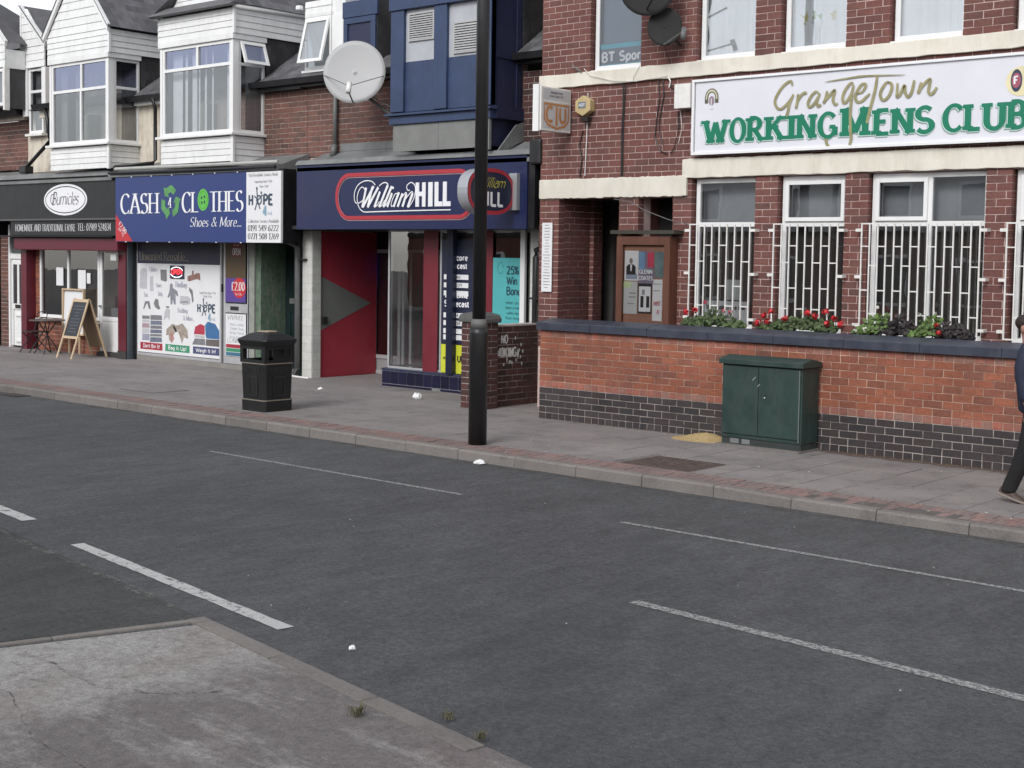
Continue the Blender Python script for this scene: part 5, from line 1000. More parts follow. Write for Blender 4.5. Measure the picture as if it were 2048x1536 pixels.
SR = M('sign red outline', (.42, .035, .05), .35, .05); lz = lozenge(-17.45, -14.34, 2.80, 3.505)
mb = MB(); ribbon(mb, [(x, z - .012) for x, z in lz], lambda a, b, t_: .075, F, .004, True); mb.build('outline_shadow', M('sign pink edge', (.52, .36, .38), .4), ws); mb = MB(); ribbon(mb, lz, lambda a, b, t_: .062, F, .02, True); mb.build('outline', SR, ws)
wm = [[(-16.74, 3.29), (-16.83, 2.97)], [(-16.82, 2.97), (-16.56, 3.31)], [(-16.59, 3.3), (-16.7, 2.97)], [(-16.7, 2.97), (-16.45, 3.29)], [(-16.41, 3.22), (-16.54, 2.97)], [(-16.23, 3.32), (-16.43, 2.97)], [(-16.14, 3.3), (-16.33, 2.97)], [(-16.13, 3.19), (-16.24, 2.97)], [(-16.12, 3.26), (-16.1, 3.29)], [(-15.97, 3.2), (-16.09, 2.97)], [(-15.89, 3.18), (-16.0, 2.97)], [(-15.8, 3.17), (-15.89, 2.97)], [(-15.66, 3.18), (-15.77, 2.96)]]
thin = [[(-16.7, 2.97), (-16.45, 3.29)], [(-15.99, 3.18), (-16.06, 3.17), (-16.13, 3.06), (-16.14, 2.98), (-16.07, 3.01), (-15.99, 3.14)], [(-15.95, 3.07), (-15.82, 3.19), (-15.79, 3.17)], [(-15.84, 3.07), (-15.69, 3.2), (-15.65, 3.18)], [(-16.54, 2.97), (-16.47, 3.0), (-16.42, 3.06)], [(-16.43, 2.97), (-16.36, 3.0), (-16.3, 3.08)], [(-16.33, 2.97), (-16.27, 3.0), (-16.2, 3.08)], [(-15.77, 2.96), (-15.72, 2.98), (-15.62, 3.12), (-15.6, 3.28), (-15.69, 3.35), (-15.79, 3.3), (-15.77, 3.23), (-15.72, 3.23)],
 [(-16.52, 3.33), (-16.61, 3.39), (-16.77, 3.4), (-16.94, 3.33), (-17.02, 3.19), (-16.99, 3.05), (-16.86, 3.06), (-16.76, 3.15), (-16.77, 3.26), (-16.84, 3.3), (-16.92, 3.23), (-16.95, 3.11), (-16.91, 2.98), (-16.8, 2.9), (-16.63, 2.895)], [(-16.63, 2.895), (-15.77, 2.905), (-14.82, 2.91)], [(-16.43, 3.31), (-16.33, 3.36), (-16.24, 3.35), (-16.22, 3.31)]]
mb = MB()
for i, s in enumerate(wm): ribbon(mb, s, lambda a, b, t_: .046, F, .008 + .0004 * (i % 5))
for i, s in enumerate(thin): ribbon(mb, smooth_path(s), lambda a, b, t_: .017, F, .0105 + .0004 * (i % 5))
mb.build('script_lettering', WHITEI, ws); hl = [(-15.59, -15.515), (-15.445, -15.37), (-15.31, -15.215), (-15.17, -15.09), (-14.99, -14.91)]; mb = MB()
for a, b in hl: mb.box(a, b, 15.485, 15.499, 2.965, 3.345)
mb.box(-15.515, -15.445, 15.485, 15.499, 3.13, 3.20).box(-15.09, -15.0, 15.485, 15.499, 2.965, 3.04).box(-14.91, -14.825, 15.485, 15.499, 2.965, 3.04); mb.build('block_lettering', WHITEI, ws)
# projecting oval sign
pj = thing('projecting_sign', 'navy oval sign with red rim projecting from the betting shop fascia', 'sign', (-13.5, 15.0, 3.14)); F4 = PX(-13.50); cu, cv, ru, rv = 14.955, 3.14, .505, .335
pts = [(cu + ru * (abs(math.cos(R(a))) ** .8) * (1 if math.cos(R(a)) >= 0 else -1), cv + rv * (abs(math.sin(R(a))) ** .8) * (1 if math.sin(R(a)) >= 0 else -1)) for a in range(0, 360, 8)]
MB().prism([(-13.70, u, v) for u, v in pts], (.198, 0, 0)).build('drum', M('silver sign edge', (.42, .43, .46), .35, .05, metal=.3), pj, smooth=False); MB().poly([F4(u, v, .002) for u, v in pts]).build('face', NV, pj)
mb = MB(); ribbon(mb, [(cu + (u - cu) * .94, cv + (v - cv) * .92) for u, v in pts + pts[:1]], lambda a, b, t_: .055, F4, .006, True); mb.build('outline', SR, pj)
text_obj('script_lettering', pj, M('yellow lettering', (.55, .48, .06), .5), 'William', Nib(.13, 40, .3, 0, 0, .35, -.02), F4, 14.66, 3.20, .15, .58); text_obj('block_lettering', pj, WHITEI, 'HILL', Nib(.22, 0, .9, 0, gap=.1), F4, 14.66, 2.935, .20, .56)
BX('bracket', pj, M('silver bracket', (.36, .37, .38), .4, .05, metal=.3), -13.57, -13.42, 15.42, 15.499, 2.885, 3.43, .004); BX('stud', pj, SILVER, -13.62, -13.5, 15.42, 15.47, 3.27, 3.30); BX('stud', pj, SILVER, -13.62, -13.5, 15.42, 15.47, 2.98, 3.01)
# rainwater goods on the party lines
t = thing('drainpipe', 'black swan necked drainpipe between betting shop and club', 'drainpipe', (-13.3, 15.9, 2)); MB().tube([(-13.10, 15.66, 3.75), (-13.12, 15.66, 3.2), (-13.16, 15.7, 2.7), (-13.2, 15.75, 2.42), (-13.32, 15.9, 2.34), (-13.45, 15.93, 2.3), (-13.47, 15.94, 2.2), (-13.47, 15.94, .05)], .045, 10).build('pipe', BLACKPIPE, t, smooth=True)
BX('hopper', t, BLACKPIPE, -13.22, -13.00, 15.45, 15.72, 3.55, 3.92, .03); BX('pipe_clip', t, BLACKPIPE, -13.55, -13.33, 15.9, 15.98, 1.56, 1.59); BX('green_stain_board', t, M('verdigris board', (.20, .27, .235), .8, .2, 6), -13.20, -13.09, 15.72, 15.78, 2.7, 3.55)
MB().tube([(-13.30, 15.96, 1.3), (-13.25, 15.95, 1.42), (-13.18, 15.95, 1.40), (-13.16, 15.95, 1.33), (-13.24, 15.95, 1.28)], .008, 6).build('loose_wire', BLACKPIPE, t)
t = thing('drainpipe', 'grey vertical drainpipe on the brick wall behind the satellite dish', 'drainpipe', (-18.12, 16.05, 4)); MB().tube([(-18.14, 16.05, 5.2), (-18.14, 16.05, 3.95)], .04, 10).build('pipe', GREYPIPE, t, smooth=True); MB().tube([(-18.14, 16.04, 4.08), (-18.14, 16.0, 3.88)], .055, 10).build('shoe', GREYPIPE, t, smooth=True)
t = thing('drainpipe', 'grey drainpipe between dark green door and white tiled pillar', 'drainpipe', (-18.98, 15.94, 1.3)); MB().tube([(-19.12, 15.75, 2.6), (-19.12, 15.78, 2.42), (-18.98, 15.93, 2.3), (-18.98, 15.94, .12)], .05, 10).build('pipe', GREYPIPE, t, smooth=True); MB().tube([(-18.98, 15.94, .14), (-18.98, 15.88, .06)], .055, 10).build('shoe', BLACKPIPE, t); BX('pipe_clip', t, BLACKPIPE, -19.0, -18.78, 15.93, 15.99, 2.08, 2.11)
MB().tube([(-19.6, 15.9, .17), (-18.62, 15.9, .15)], .018, 8).build('fallen_tube', WHITEP, None); bpy.data.objects['fallen_tube'].name = 'white_tube'; setp(bpy.data.objects['white_tube'], 'white plastic tube lying at the foot of the tiled pillar', 'tube'); bpy.data.objects['white_tube'].location.z = .018

# ============ clothes shop building
cb = thing('clothes_shop_building', 'shop with white clad bay window and blue cash for clothes fascia', 'building', (-21.5, 16.1, 0))
brickwork(cb, 'x', YU, -20.15, -18.955, 3.90, 5.17, (), (), mat=MB_TERR, mort=MORT_T, BH=.0905, depth=.1, thick=.22, limit=150)
BX('rendered_wall', cb, CREAMW, -24.12, -22.35, YU, YU + .2, 3.85, 5.2); MB().box(-22.34, -20.2, YU + .05, YU + .2, 2.6, 5.3).box(-24.1, -18.96, 19.9, 20.1, 0, 5.2).box(-20.2, -18.96, YU + .02, YU + .2, 2.6, 3.89).build('upper_wall', MORT_T, cb)
roofplane(cb, [(-24.1, 15.90, rz(15.90)), (-18.96, 15.90, rz(15.90)), (-18.96, 20, rz(20)), (-24.1, 20, rz(20))])
slates(cb, (-20.1, 15.92, rz(15.92)), (1, 0, 0), (0, 1, SL), 5, 7, .24, .17, SLATE); slates(cb, (-24.06, 15.92, rz(15.92)), (1, 0, 0), (0, 1, SL), 7, 6, .24, .17, SLATE)
for x0, x1 in ((-20.28, -18.99), (-24.2, -22.4)): MB().prism([(x0, y, z) for y, z in ((15.86, EAVE - .05), (15.84, EAVE + .05), (15.97, EAVE + .05), (15.97, EAVE - .05))], (x1 - x0, 0, 0)).build('gutter', BLACKP, cb); BX('eaves_board', cb, WHITEB if x0 < -22 else BLACKP, x0 + .1, x1, 15.98, YU, EAVE - .12, EAVE - .0)
def clad_bay(bld, x0, x1, gable, trans, mull_top, mull_bot, open_side, ztop=6.0, curt=NET, cheek=True, boards=True):
    Y0 = 15.40; b = sub('bay_window', bld, ((x0 + x1) / 2, Y0, 4.3)); FS = PX(x1)
    siding(b, PY(Y0 + .03), x0 + .02, x1 - .03, 3.84, 4.29, 4); siding(b, PX(x1 - .03), Y0 + .05, YU + .02, 3.84, 4.29, 4); MB().box(x1 - .07, x1 + .0, Y0 + .0, Y0 + .05, 3.82, 4.30).build('corner_trim', WHITE, b, bevel=.004)
    BX('floor', b, ROOMD, x0 + .03, x1 - .06, Y0 + .06, YU + .2, 4.2, 4.3)
    mb = MB().box(x0 - .06, x1 + .05, Y0 - .06, Y0 + .08, 4.302, 4.35).box(x1 - .06, x1 + .05, Y0 + .08, YU + .03, 4.302, 4.35); mb.build('sill', WHITE, b, bevel=.005)
    wframe(b, PY(Y0 + .07), x0 + .09, x1 - .06, 4.352, ztop, .06, .06, (), trans, name='front_frame')
    for q in (mull_top, mull_bot):
        if q and q == mull_top: BX('mullion', b, WHITE, q - .03, q + .03, Y0 + .01, Y0 + .07, trans[0] + .03, ztop - .06)
        if q and q == mull_bot: BX('mullion', b, WHITE, q - .03, q + .03, Y0 + .01, Y0 + .07, 4.412, trans[0] - .03)
    fnp = PY(Y0 + .04); xs = [x0 + .15, mull_top, x1 - .12]
    for a, c in zip(xs, xs[1:]): frect(MB(), fnp, a, c, trans[0] + .03, ztop - .06, 0).build('pane', GLASSU, b)
    xs = [x0 + .15] + ([mull_bot] if mull_bot else []) + [x1 - .12]
    for a, c in zip(xs, xs[1:]): frect(MB(), fnp, a, c, 4.412, trans[0] - .03, 0).build('pane', GLASS, b)
    BX('corner_post', b, WHITE, x0 + .02, x0 + .088, Y0 + .0, Y0 + .1, 4.352, ztop); BX('corner_post', b, WHITE, x1 - .058, x1 + .0, Y0 + .0, Y0 + .13, 4.352, ztop)
    FSX = PX(x1 - .06)
    wframe(b, FSX, Y0 + .132, YU + .0, 4.352, ztop, .055, .05, (), trans, name='side_frame'); frect(MB(), FSX, Y0 + .19, YU - .055, 4.41, trans[0] - .03, .03).build('pane', GLASS, b)
    if open_side: sash(b, PX(x1 - .01), Y0 + .15, YU - .02, trans[0] - .02, ztop - .02, R(20), .06)
    else: frect(MB(), FSX, Y0 + .19, YU - .055, trans[0] + .03, ztop - .06, .03).build('pane', GLASSU, b)
    W_ = x1 - x0
    for fa, fb, fo in ((.06, .20, 4), (.23, .27, 1), (.33, .39, 2), (.42, .44, 1), (.50, .53, 1), (.60, .62, 1), (.80, .83, 1), (.86, .90, 1), (.92, .94, 1)) if curt is NET else ((.05, .16, 3), (.30, .44, 3), (.86, .93, 2)): curtain(b, PY(Y0 + .22), x0 + W_ * fa, x0 + W_ * fb, 4.36, ztop, 0, curt, .012, fo); curtain(b, PX(x1 - .16), Y0 + .40, YU, 4.36, ztop, 0, curt, .004, 2)
    BX('chest', b, M('dim cream furniture', (.30, .28, .23), .8), x0 + .25, x0 + .75, 15.9, 16.2, 4.3, 5.0); BX('room', b, ROOMD, x0 + .1, x1 - .1, 17.3, 17.35, 4.2, 6.4); BX('room', b, ROOMD, x0 + .03, x0 + .06, Y0 + .1, 17.3, 4.2, 6.4); BX('ceiling', b, ROOMD, x0 + .03, x1 - .07, Y0 + .1, 17.3, ztop + .01, ztop + .04)
    # fascia and upper cladding
    MB().box(x0 - .01, x1 + .03, Y0 - .03, Y0 + .05, ztop + .002, ztop + .10).box(x1 - .05, x1 + .03, Y0 + .05, YU + .02, ztop + .002, ztop + .10).build('head_board', WHITEB, b, bevel=.006)
    zt = 6.56; siding(b, PY(Y0 + .0), x0 - .04, x1 + .02, ztop + .105, zt, 4); siding(b, PX(x1 + .03), Y0 + .0, 17.75, ztop + .105, zt, 4); BX('corner_trim', b, WHITE, x1 - .0, x1 + .055, Y0 - .02, Y0 + .03, ztop + .1, zt)
    BX('cheek_core', b, SLATED, x0 + .04, x1 - .03, YU + .06, 18.6, 5.25, zt - .02) if not boards else None
    MB().box(x0 + .04, x1 - .14, 17.4, 18.6, 5.2, zt - .02).box(x1 - .14, x1 - .04, YU + .03, 18.6, 5.2, zt - .46).build('cheek_core', SLATED, b)
    slates(b, (x1 - .03, YU + .03, EAVE + .1), (0, 1, 0), (0, 0, 1), 7, 6, .24, .16, SLATED)
    return b, zt
b, zt = clad_bay(cb, -22.38, -20.14, False, (5.575,), -21.22, None, True)
# hipped slate roof with a small white gablet
MB().tube([(-20.08, 15.36, zt + .02), (-20.08, 17.7, zt + .06)], .05, 8).build('white_gutter', WHITE, b, smooth=True); BX('gutter_end', b, WHITE, -22.52, -22.4, 15.34, 15.44, zt - .03, zt + .06, .02)
MB().prism([(-22.52, 15.30, zt + .0), (-22.52, 15.22, zt + .02), (-22.52, 15.5, zt + .20), (-22.52, 15.6, zt + .1)], (2.5, 0, 0)).build('verge_slates', SLATE, b)
roofplane(b, [(-20.02, 15.3, zt + .05), (-20.02, 18.6, zt + .09), (-21.25, 18.6, zt + 1.2), (-21.25, 15.9, zt + 1.2)]); roofplane(b, [(-22.5, 15.3, zt + .05), (-22.5, 18.6, zt + .09), (-21.25, 18.6, zt + 1.2), (-21.25, 15.9, zt + 1.2)])
slates(b, (-20.03, 15.3, zt + .06), (0, 1, 0), (-1.23, 0, 1.15), 12, 9, .22, .17, SLATE)
siding(b, PY(15.62), -22.2, -20.4, zt + .18, zt + 1.0, 6, cut=lambda v: (-22.3 + (v - zt - .18) * 1.05, -20.2 - (v - zt - .18) * 1.05))
# shopfront
BX('corner_post', cb, M('grey blue post', (.075, .10, .115), .5, .1), -24.46, -24.24, 15.93, 16.1, 0, 2.6); BX('dark_gap', cb, BLACKP, -24.235, -24.17, 16.04, 16.12, 0, 2.6)
sw = wframe(cb, PY(16.14), -24.16, -21.37, .10, 2.55, .055, .06, (), (), mat=SILVER, name='shop_window', glass=GLASSD); BX('stall_riser', cb, M('grey stone riser', (.25, .235, .215), .85, .12), -24.16, -20.42, 16.08, 16.3, 0, .098)
dr = wframe(cb, PY(16.14), -21.30, -20.53, .10, 2.55, .06, .06, (), (1.15,), mat=SILVER, name='shop_door', glass=GLASSD); BX('mid_rail', dr, SILVER, -21.24, -20.55, 16.065, 16.078, 1.07, 1.24); BX('letterbox', dr, DARKM, -21.06, -20.82, 16.055, 16.064, 1.12, 1.19); BX('kick_plate', dr, SILVER, -21.24, -20.59, 16.07, 16.08, .11, .24); BX('handle', dr, DARKM, -21.34, -21.31, 16.05, 16.08, 1.45, 1.6)
BX('door_frame', cb, M('navy door frame', (.02, .025, .06), .4), -20.52, -20.41, 16.05, 16.14, 0, 2.55); BX('pilaster', cb, M('weathered pilaster', (.27, .28, .25), .8, .2, 6, .2), -20.405, -20.25, 15.98, 16.2, 0, 2.6); BX('mossy_pilaster', cb, M('mossy green paint', (.10, .16, .11), .9, .35, 14, .3, dirt=.7, dirtcol=(.24, .24, .20), dscale=8), -20.248, -20.11, 16.02, 16.6, 0, 2.6)
dg = BX('side_door', cb, DKGREEN, -20.09, -19.08, 16.58, 16.64, .06, 2.6); mb = MB()
for a, c, e, f_ in ((-19.95, -19.62, 1.45, 2.3), (-19.55, -19.22, 1.45, 2.3), (-19.95, -19.62, .25, 1.15), (-19.55, -19.22, .25, 1.15)):
    for q in ((a, a + .03, e, f_), (c - .03, c, e, f_), (a + .03, c - .03, e, e + .03), (a + .03, c - .03, f_ - .03, f_)): mb.box(q[0], q[1], 16.565, 16.579, q[2], q[3])
mb.build('door_moulding', DKGREEN, dg); BX('letterbox', dg, M('dull chrome', (.16, .16, .16), .4), -19.95, -19.72, 16.56, 16.57, 1.27, 1.37); BX('lock', dg, M('dull chrome', (.16, .16, .16)), -19.6, -19.56, 16.56, 16.57, 1.22, 1.42); BX('handle', dg, M('bright chrome', (.7, .7, .7), .15, .05, metal=.8), -19.30, -19.24, 16.53, 16.57, 1.28, 1.36, .01)
BX('side_wall', cb, DKGREEN, -19.06, -18.93, 16.0, 16.6, 0, 2.6); BX('door_step', cb, M('grey stone riser', (.25, .235, .215)), -20.1, -19.06, 16.25, 16.6, 0, .06)
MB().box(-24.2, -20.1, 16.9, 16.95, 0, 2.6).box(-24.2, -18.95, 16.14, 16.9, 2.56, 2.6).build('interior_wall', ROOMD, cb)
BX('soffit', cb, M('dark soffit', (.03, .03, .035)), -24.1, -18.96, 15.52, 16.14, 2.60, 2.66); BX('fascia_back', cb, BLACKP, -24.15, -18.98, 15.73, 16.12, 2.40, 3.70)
BX('fascia_side', cb, M('black fascia side', (.015, .015, .016), .45), -18.97, -18.94, 15.56, 16.1, 2.40, 3.68)
MB().prism([(-24.1, 15.38, 3.70), (-24.1, 16.12, 3.96), (-24.1, 16.12, 3.66), (-24.1, 15.38, 3.64)], (5.2, 0, 0)).build('lead_apron', LEAD, cb); MB().tube([(-24.0, 15.36, 3.72), (-22.0, 15.36, 3.70), (-18.9, 15.36, 3.69)], .03, 8).build('edge_roll', BLACKP, cb); MB().tube([(-23.9, 15.42, 3.80), (-18.9, 15.42, 3.78)], .035, 8).build('white_edge', M('grey white trim', (.42, .42, .40), .7, .15, 5), cb)
# blue sign
cs_ = thing('shop_sign', 'bright blue cash for clothes fascia sign with white information panel', 'sign', (-21.3, 15.4, 2.4)); BX('board', cs_, BLUE, -23.86, -19.735, 15.40, 15.43, 2.38, 3.63); BX('info_panel', cs_, PAPER, -19.73, -18.775, 15.385, 15.43, 2.38, 3.62); BX('box', cs_, BLACKP, -23.86, -18.77, 15.435, 15.72, 2.37, 3.66)
F = PY(15.40); MB().poly([F(-23.85, 2.39, .003), F(-23.27, 2.39, .003), F(-23.85, 2.92, .003)]).build('red_corner', M('sign red', (.52, .03, .04), .4), cs_); mb = MB()
rot = lambda u0, v0, a: (lambda u, v, d: F(u0 + (u - u0) * math.cos(a) - (v - v0) * math.sin(a), v0 + (u - u0) * math.sin(a) + (v - v0) * math.cos(a), d))
lettering(mb, '£2.00', ROMAN, rot(-23.72, 2.72, R(-42)), -23.74, 2.70, .10, .30, .006); lettering(mb, 'per kg', THIN, rot(-23.72, 2.6, R(-42)), -23.76, 2.60, .07, .22, .006); mb.build('price_lettering', WHITEI, cs_)
RW = Nib(.17, 12, .24, .11, .035)
text_obj('lettering', cs_, WHITEI, 'CASH', RW, F, -23.68, 2.925, .38, 1.27); text_obj('lettering', cs_, WHITEI, 'CL', RW, F, -21.66, 2.93, .37, .52); text_obj('lettering', cs_, WHITEI, 'THES', RW, F, -20.81, 2.935, .365, .98); text_obj('lettering', cs_, WHITEI, 'Shoes & More...', ITAL, F, -21.42, 2.665, .17, 1.54)
GR1 = M('arrow green', (.10, .30, .10), .4, .25, 9); GR2 = M('button green', (.12, .50, .07), .4, .15, 9)
mb = MB(); cu, cv = -22.03, 3.13
for k in range(3):
    a0 = 90 + 120 * k; pts = []
    for da, r_ in ((-42, .30), (-8, .33), (28, .30), (38, .36), (58, .22), (22, .10), (26, .17), (-6, .19), (-38, .17)): t_ = R(a0 + da); pts.append(F(cu + r_ * math.cos(t_) * .95, cv + r_ * math.sin(t_) * .98, .004))
    mb.add(pts, [(0, 1, 7, 8), (1, 2, 6, 7), (2, 3, 4), (2, 4, 5, 6)])
mb.build('recycling_arrows', GR1, cs_); text_obj('lettering', cs_, WHITEI, '4', RW, F, -22.10, 3.02, .19, .12, .008)
MB().disc(F, -21.01, 3.155, .165, .20, .004).build('button_disc', GR2, cs_); mb = MB().ring(F, -21.01, 3.155, .135, .165, .012, .0065); mb.build('button_ring', M('button shade', (.07, .33, .05), .4), cs_); mb = MB()
for a, c in ((-.045, .04), (.04, .055), (-.035, -.05), (.045, -.04)): mb.disc(F, -21.01 + a, 3.155 + c, .02, .028, .008, 12)
mb.build('button_holes', M('button hole', (.02, .05, .08), .5), cs_)
FI = PY(15.385); SLT = M('slate lettering', (.045, .07, .11), .5)
for s, z, h, w, u in (('City Recyclable Services North', 3.54, .05, .80, -19.66), ('Supporting Hope 4 Kidz', 3.43, .04, .50, -19.50), ('Hope 4 kidz', 3.345, .04, .26, -19.36), ('Collection Service Available', 2.73, .055, .86, -19.68)): text_obj('small_lettering', cs_, INKG, s, ROMAN, FI, u, z, h, w)
def hope(parent, fn, u, v, s, d=.003):
    mb = MB(); lettering(mb, 'H', SANSB, fn, u, v, .2 * s, .14 * s, d); lettering(mb, 'PE', SANSB, fn, u + .46 * s, v, .2 * s, .3 * s, d); 
    ribbon(mb, [(u + .2 * s, v - .1 * s), (u + .28 * s, v + .08 * s), (u + .26 * s, v + .3 * s)], lambda a, b, t_: .03 * s, fn, d + .001); ribbon(mb, [(u + .18 * s, v + .18 * s), (u + .3 * s, v + .1 * s), (u + .44 * s, v + .2 * s)], lambda a, b, t_: .03 * s, fn, d + .0015)
    ribbon(mb, [(u + .28 * s, v + .1 * s), (u + .36 * s, v - .08 * s)], lambda a, b, t_: .03 * s, fn, d + .002); mb.ring(fn, u + .33 * s, v + .1 * s, .09 * s, .1 * s, .03 * s, d + .0025, 16); mb.disc(fn, u + .26 * s, v + .33 * s, .025 * s, .03 * s, d + .003, 10); mb.disc(fn, u + .4 * s, v + .24 * s, .022 * s, .03 * s, d + .003, 10)
    mb.build('charity_logo', SLT, parent); mb = MB(); lettering(mb, '4', SANSB, fn, u + .45 * s, v - .22 * s, .2 * s, .12 * s, d); lettering(mb, 'kidz', THIN, fn, u + .6 * s, v - .2 * s, .07 * s, .18 * s, d); mb.build('charity_logo_sub', M('pale blue lettering', (.25, .38, .50), .5), parent)
hope(cs_, FI, -19.66, 3.04, .88); text_obj('phone_lettering', cs_, INK, '0191 549 6222', ROMAN, FI, -19.68, 2.585, .10, .85); text_obj('phone_lettering', cs_, INK, '0771 508 1769', ROMAN, FI, -19.68, 2.44, .10, .85)
mb = MB()
for k in range(6): mb.box(-23.5 + k * .72, -23.47 + k * .72, 15.38, 15.4, 2.37, 2.385)
for k in range(6): mb.box(-23.3 + k * .66, -23.27 + k * .66, 15.38, 15.4, 3.62, 3.64)
mb.build('fixing_clips', WHITE, cs_)
# window graphics of the clothes shop
wp = thing('window_poster', 'large white window poster showing clothes, shoes and bags', 'poster', (-22.8, 16.09, .2)); Yp = 16.075; F = PY(Yp); BX('sheet', wp, PAPER, -24.12, -21.41, Yp, Yp + .004, .17, 1.955); BX('header', wp, M('poster dusk blue', (.035, .032, .065), .5, .2), -24.12, -21.41, Yp - .001, Yp + .004, 1.957, 2.50)
TANM = M('dull tan lettering', (.26, .24, .19), .6); text_obj('header_lettering', wp, TANM, 'Unwanted Reusable...', ROMAN, F, -24.05, 2.02, .17, 1.65); text_obj('header_lettering', wp, M('dark tan lettering', (.09, .08, .06), .6), 'We Weigh & Pay Cash for your', ROMAN, F, -24.05, 2.27, .15, 2.55)
def U(px): return -24.12 + (px - 70) / (1045 - 70) * 2.70
def V(py, px=560):                     # the sheet top and bottom in the crop run from 295/1385 to 318/1480
    t_ = (px - 70) / 975; top = 295 + 23 * t_; bot = 1385 + 95 * t_; return 1.955 - (py - top) / (bot - top) * 1.785
def cut(name, mat, pts, d=.002): MB().poly([F(U(a), V(b_, a), d) for a, b_ in pts]).build(name, mat, wp)
GA = M('print light grey', (.50, .50, .52), .6, .12, 14); GB = M('print mid grey', (.20, .20, .21), .6, .3, 14); GC = M('print denim', (.16, .18, .24), .6, .35, 18); TP = M('print tan', (.36, .30, .25), .6, .4, 16); PR_ = M('print red', (.42, .04, .07), .6, .15, 9); PBL = M('print blue', (.05, .15, .32), .6, .15, 9)
cut('printed_dress', GA, [(105, 380), (130, 355), (170, 355), (190, 390), (190, 610), (110, 610), (95, 590)]); cut('printed_bag', GB, [(355, 375), (430, 375), (435, 510), (415, 525), (360, 505)]); cut('printed_shirt', GA, [(225, 460), (265, 450), (270, 640), (225, 640)])
cut('printed_suit', M('print suit grey', (.25, .25, .29), .6, .2, 12), [(470, 560), (485, 540), (505, 560), (505, 600), (560, 640), (572, 700), (555, 705), (540, 670), (540, 805), (520, 805), (505, 740), (500, 805), (478, 805), (475, 690), (455, 725), (440, 715), (465, 640), (470, 600)])
cut('printed_train', M('print train brown', (.28, .16, .13), .6, .5, 20), [(680, 455), (730, 440), (735, 385), (752, 385), (752, 440), (790, 415), (825, 420), (830, 510), (790, 490), (700, 520), (680, 510)])
cut('printed_boot', GB, [(700, 590), (740, 630), (752, 760), (735, 785), (722, 680), (698, 630)]); cut('printed_shoes', GB, [(140, 860), (165, 765), (220, 765), (235, 868), (210, 855), (195, 790), (180, 800), (155, 860)]); cut('printed_cap', GB, [(272, 790), (295, 732), (330, 745), (335, 810), (357, 860), (330, 870), (290, 840)]); cut('printed_towels', GA, [(585, 790), (595, 700), (690, 705), (715, 740), (710, 800), (640, 815)]); cut('printed_towels', INKG, [(600, 765), (690, 765), (690, 785), (600, 785)], .003)
cut('printed_robe', GA, [(395, 1000), (410, 880), (440, 850), (475, 870), (465, 1005), (440, 960)]); cut('printed_robe', GB, [(420, 825), (465, 830), (460, 850), (425, 848)])
for i, (mt, y0_, y1_) in enumerate(((GB, 940, 985), (GA, 990, 1030), (M('print rose grey', (.34, .25, .27), .6, .2), 1035, 1095), (GA, 1100, 1160), (M('print lilac grey', (.33, .33, .42), .6, .2), 1165, 1250))): cut('printed_folded_clothes', mt, [(128, y0_), (220, y0_ + 5), (222, y1_), (128, y1_ - 3)])
for i, (mt, y0_, y1_) in enumerate(((GB, 935, 1000), (GC, 1004, 1060), (GB, 1064, 1110), (GC, 1114, 1165), (GB, 1169, 1205), (GC, 1209, 1275))): cut('printed_jeans', mt, [(232, y0_), (370, y0_ + 6), (376, y1_), (230 - 6 * (i > 3), y1_ - 4)])
cut('printed_scarf', TP, [(430, 1110), (500, 1045), (560, 1065), (620, 1040), (680, 1120), (690, 1230), (640, 1215), (615, 1290), (590, 1200), (555, 1120), (510, 1195), (495, 1285), (460, 1240), (455, 1180), (425, 1190)]); cut('printed_scarf', INK, [(505, 1060), (530, 1080), (560, 1140), (540, 1150), (515, 1100)], .003); cut('printed_scarf', M('print rose', (.45, .22, .20), .6, .4, 20), [(470, 1180), (500, 1150), (525, 1230), (495, 1280)], .003)
cut('printed_jumper', PR_, [(755, 1170), (770, 1080), (830, 1045), (880, 1070), (880, 1180)]); cut('printed_jumper', PBL, [(890, 1185), (885, 1060), (915, 1015), (1000, 1045), (1045, 1130), (1045, 1235), (900, 1225)]); cut('printed_folded_clothes', GA, [(760, 1180), (880, 1190), (880, 1225), (765, 1215)]); cut('printed_folded_clothes', GB, [(735, 1300), (765, 1225), (880, 1232), (890, 1310)]); cut('printed_folded_clothes', M('print grey brown', (.14, .12, .12), .6, .3), [(892, 1235), (1045, 1240), (1045, 1330), (895, 1315)])
for s, a, b_, h, w in (('Clothes', 220, 395, .09, .27), ('Shoes', 300, 590, .08, .2), ('Handbags', 540, 590, .11, .38), ('Ties', 150, 710, .09, .15), ('Belts', 330, 700, .08, .15), ('Bedding', 565, 905, .09, .32), ('& More...', 630, 1000, .09, .37)): text_obj('caption', wp, M('caption grey', (.36, .37, .45), .6), s, ROMAN, F, U(a), V(b_, a), h, w)
text_obj('caption', wp, INKG, 'Supporting Hope 4 Kidz', THIN, F, U(815), V(670, 815), .05, .55); text_obj('caption', wp, INKG, 'Hope 4 kidz', THIN, F, U(865), V(715, 865), .045, .28); hope(wp, F, U(795), V(895, 795), .75)
for s, a, b_, mt in (("Don't Bin It!", 105, 380, M('label red', (.38, .03, .05), .5)), ('Bag It Up!', 415, 705, M('label green', (.05, .28, .15), .5)), ('Weigh It In!', 745, 1045, M('label navy', (.07, .075, .17), .5))):
    ta = V(1268 + (a - 105) * .085, a); MB().poly([F(U(a), ta - .14, .002), F(U(b_), ta - .14, .002), F(U(b_), ta, .002), F(U(a), ta, .002)]).build('label_strip', mt, wp); text_obj('label_lettering', wp, WHITEI, s, SANS, F, U(a + 35), ta - .10, .07, (U(b_) - U(a)) * .76, .004)
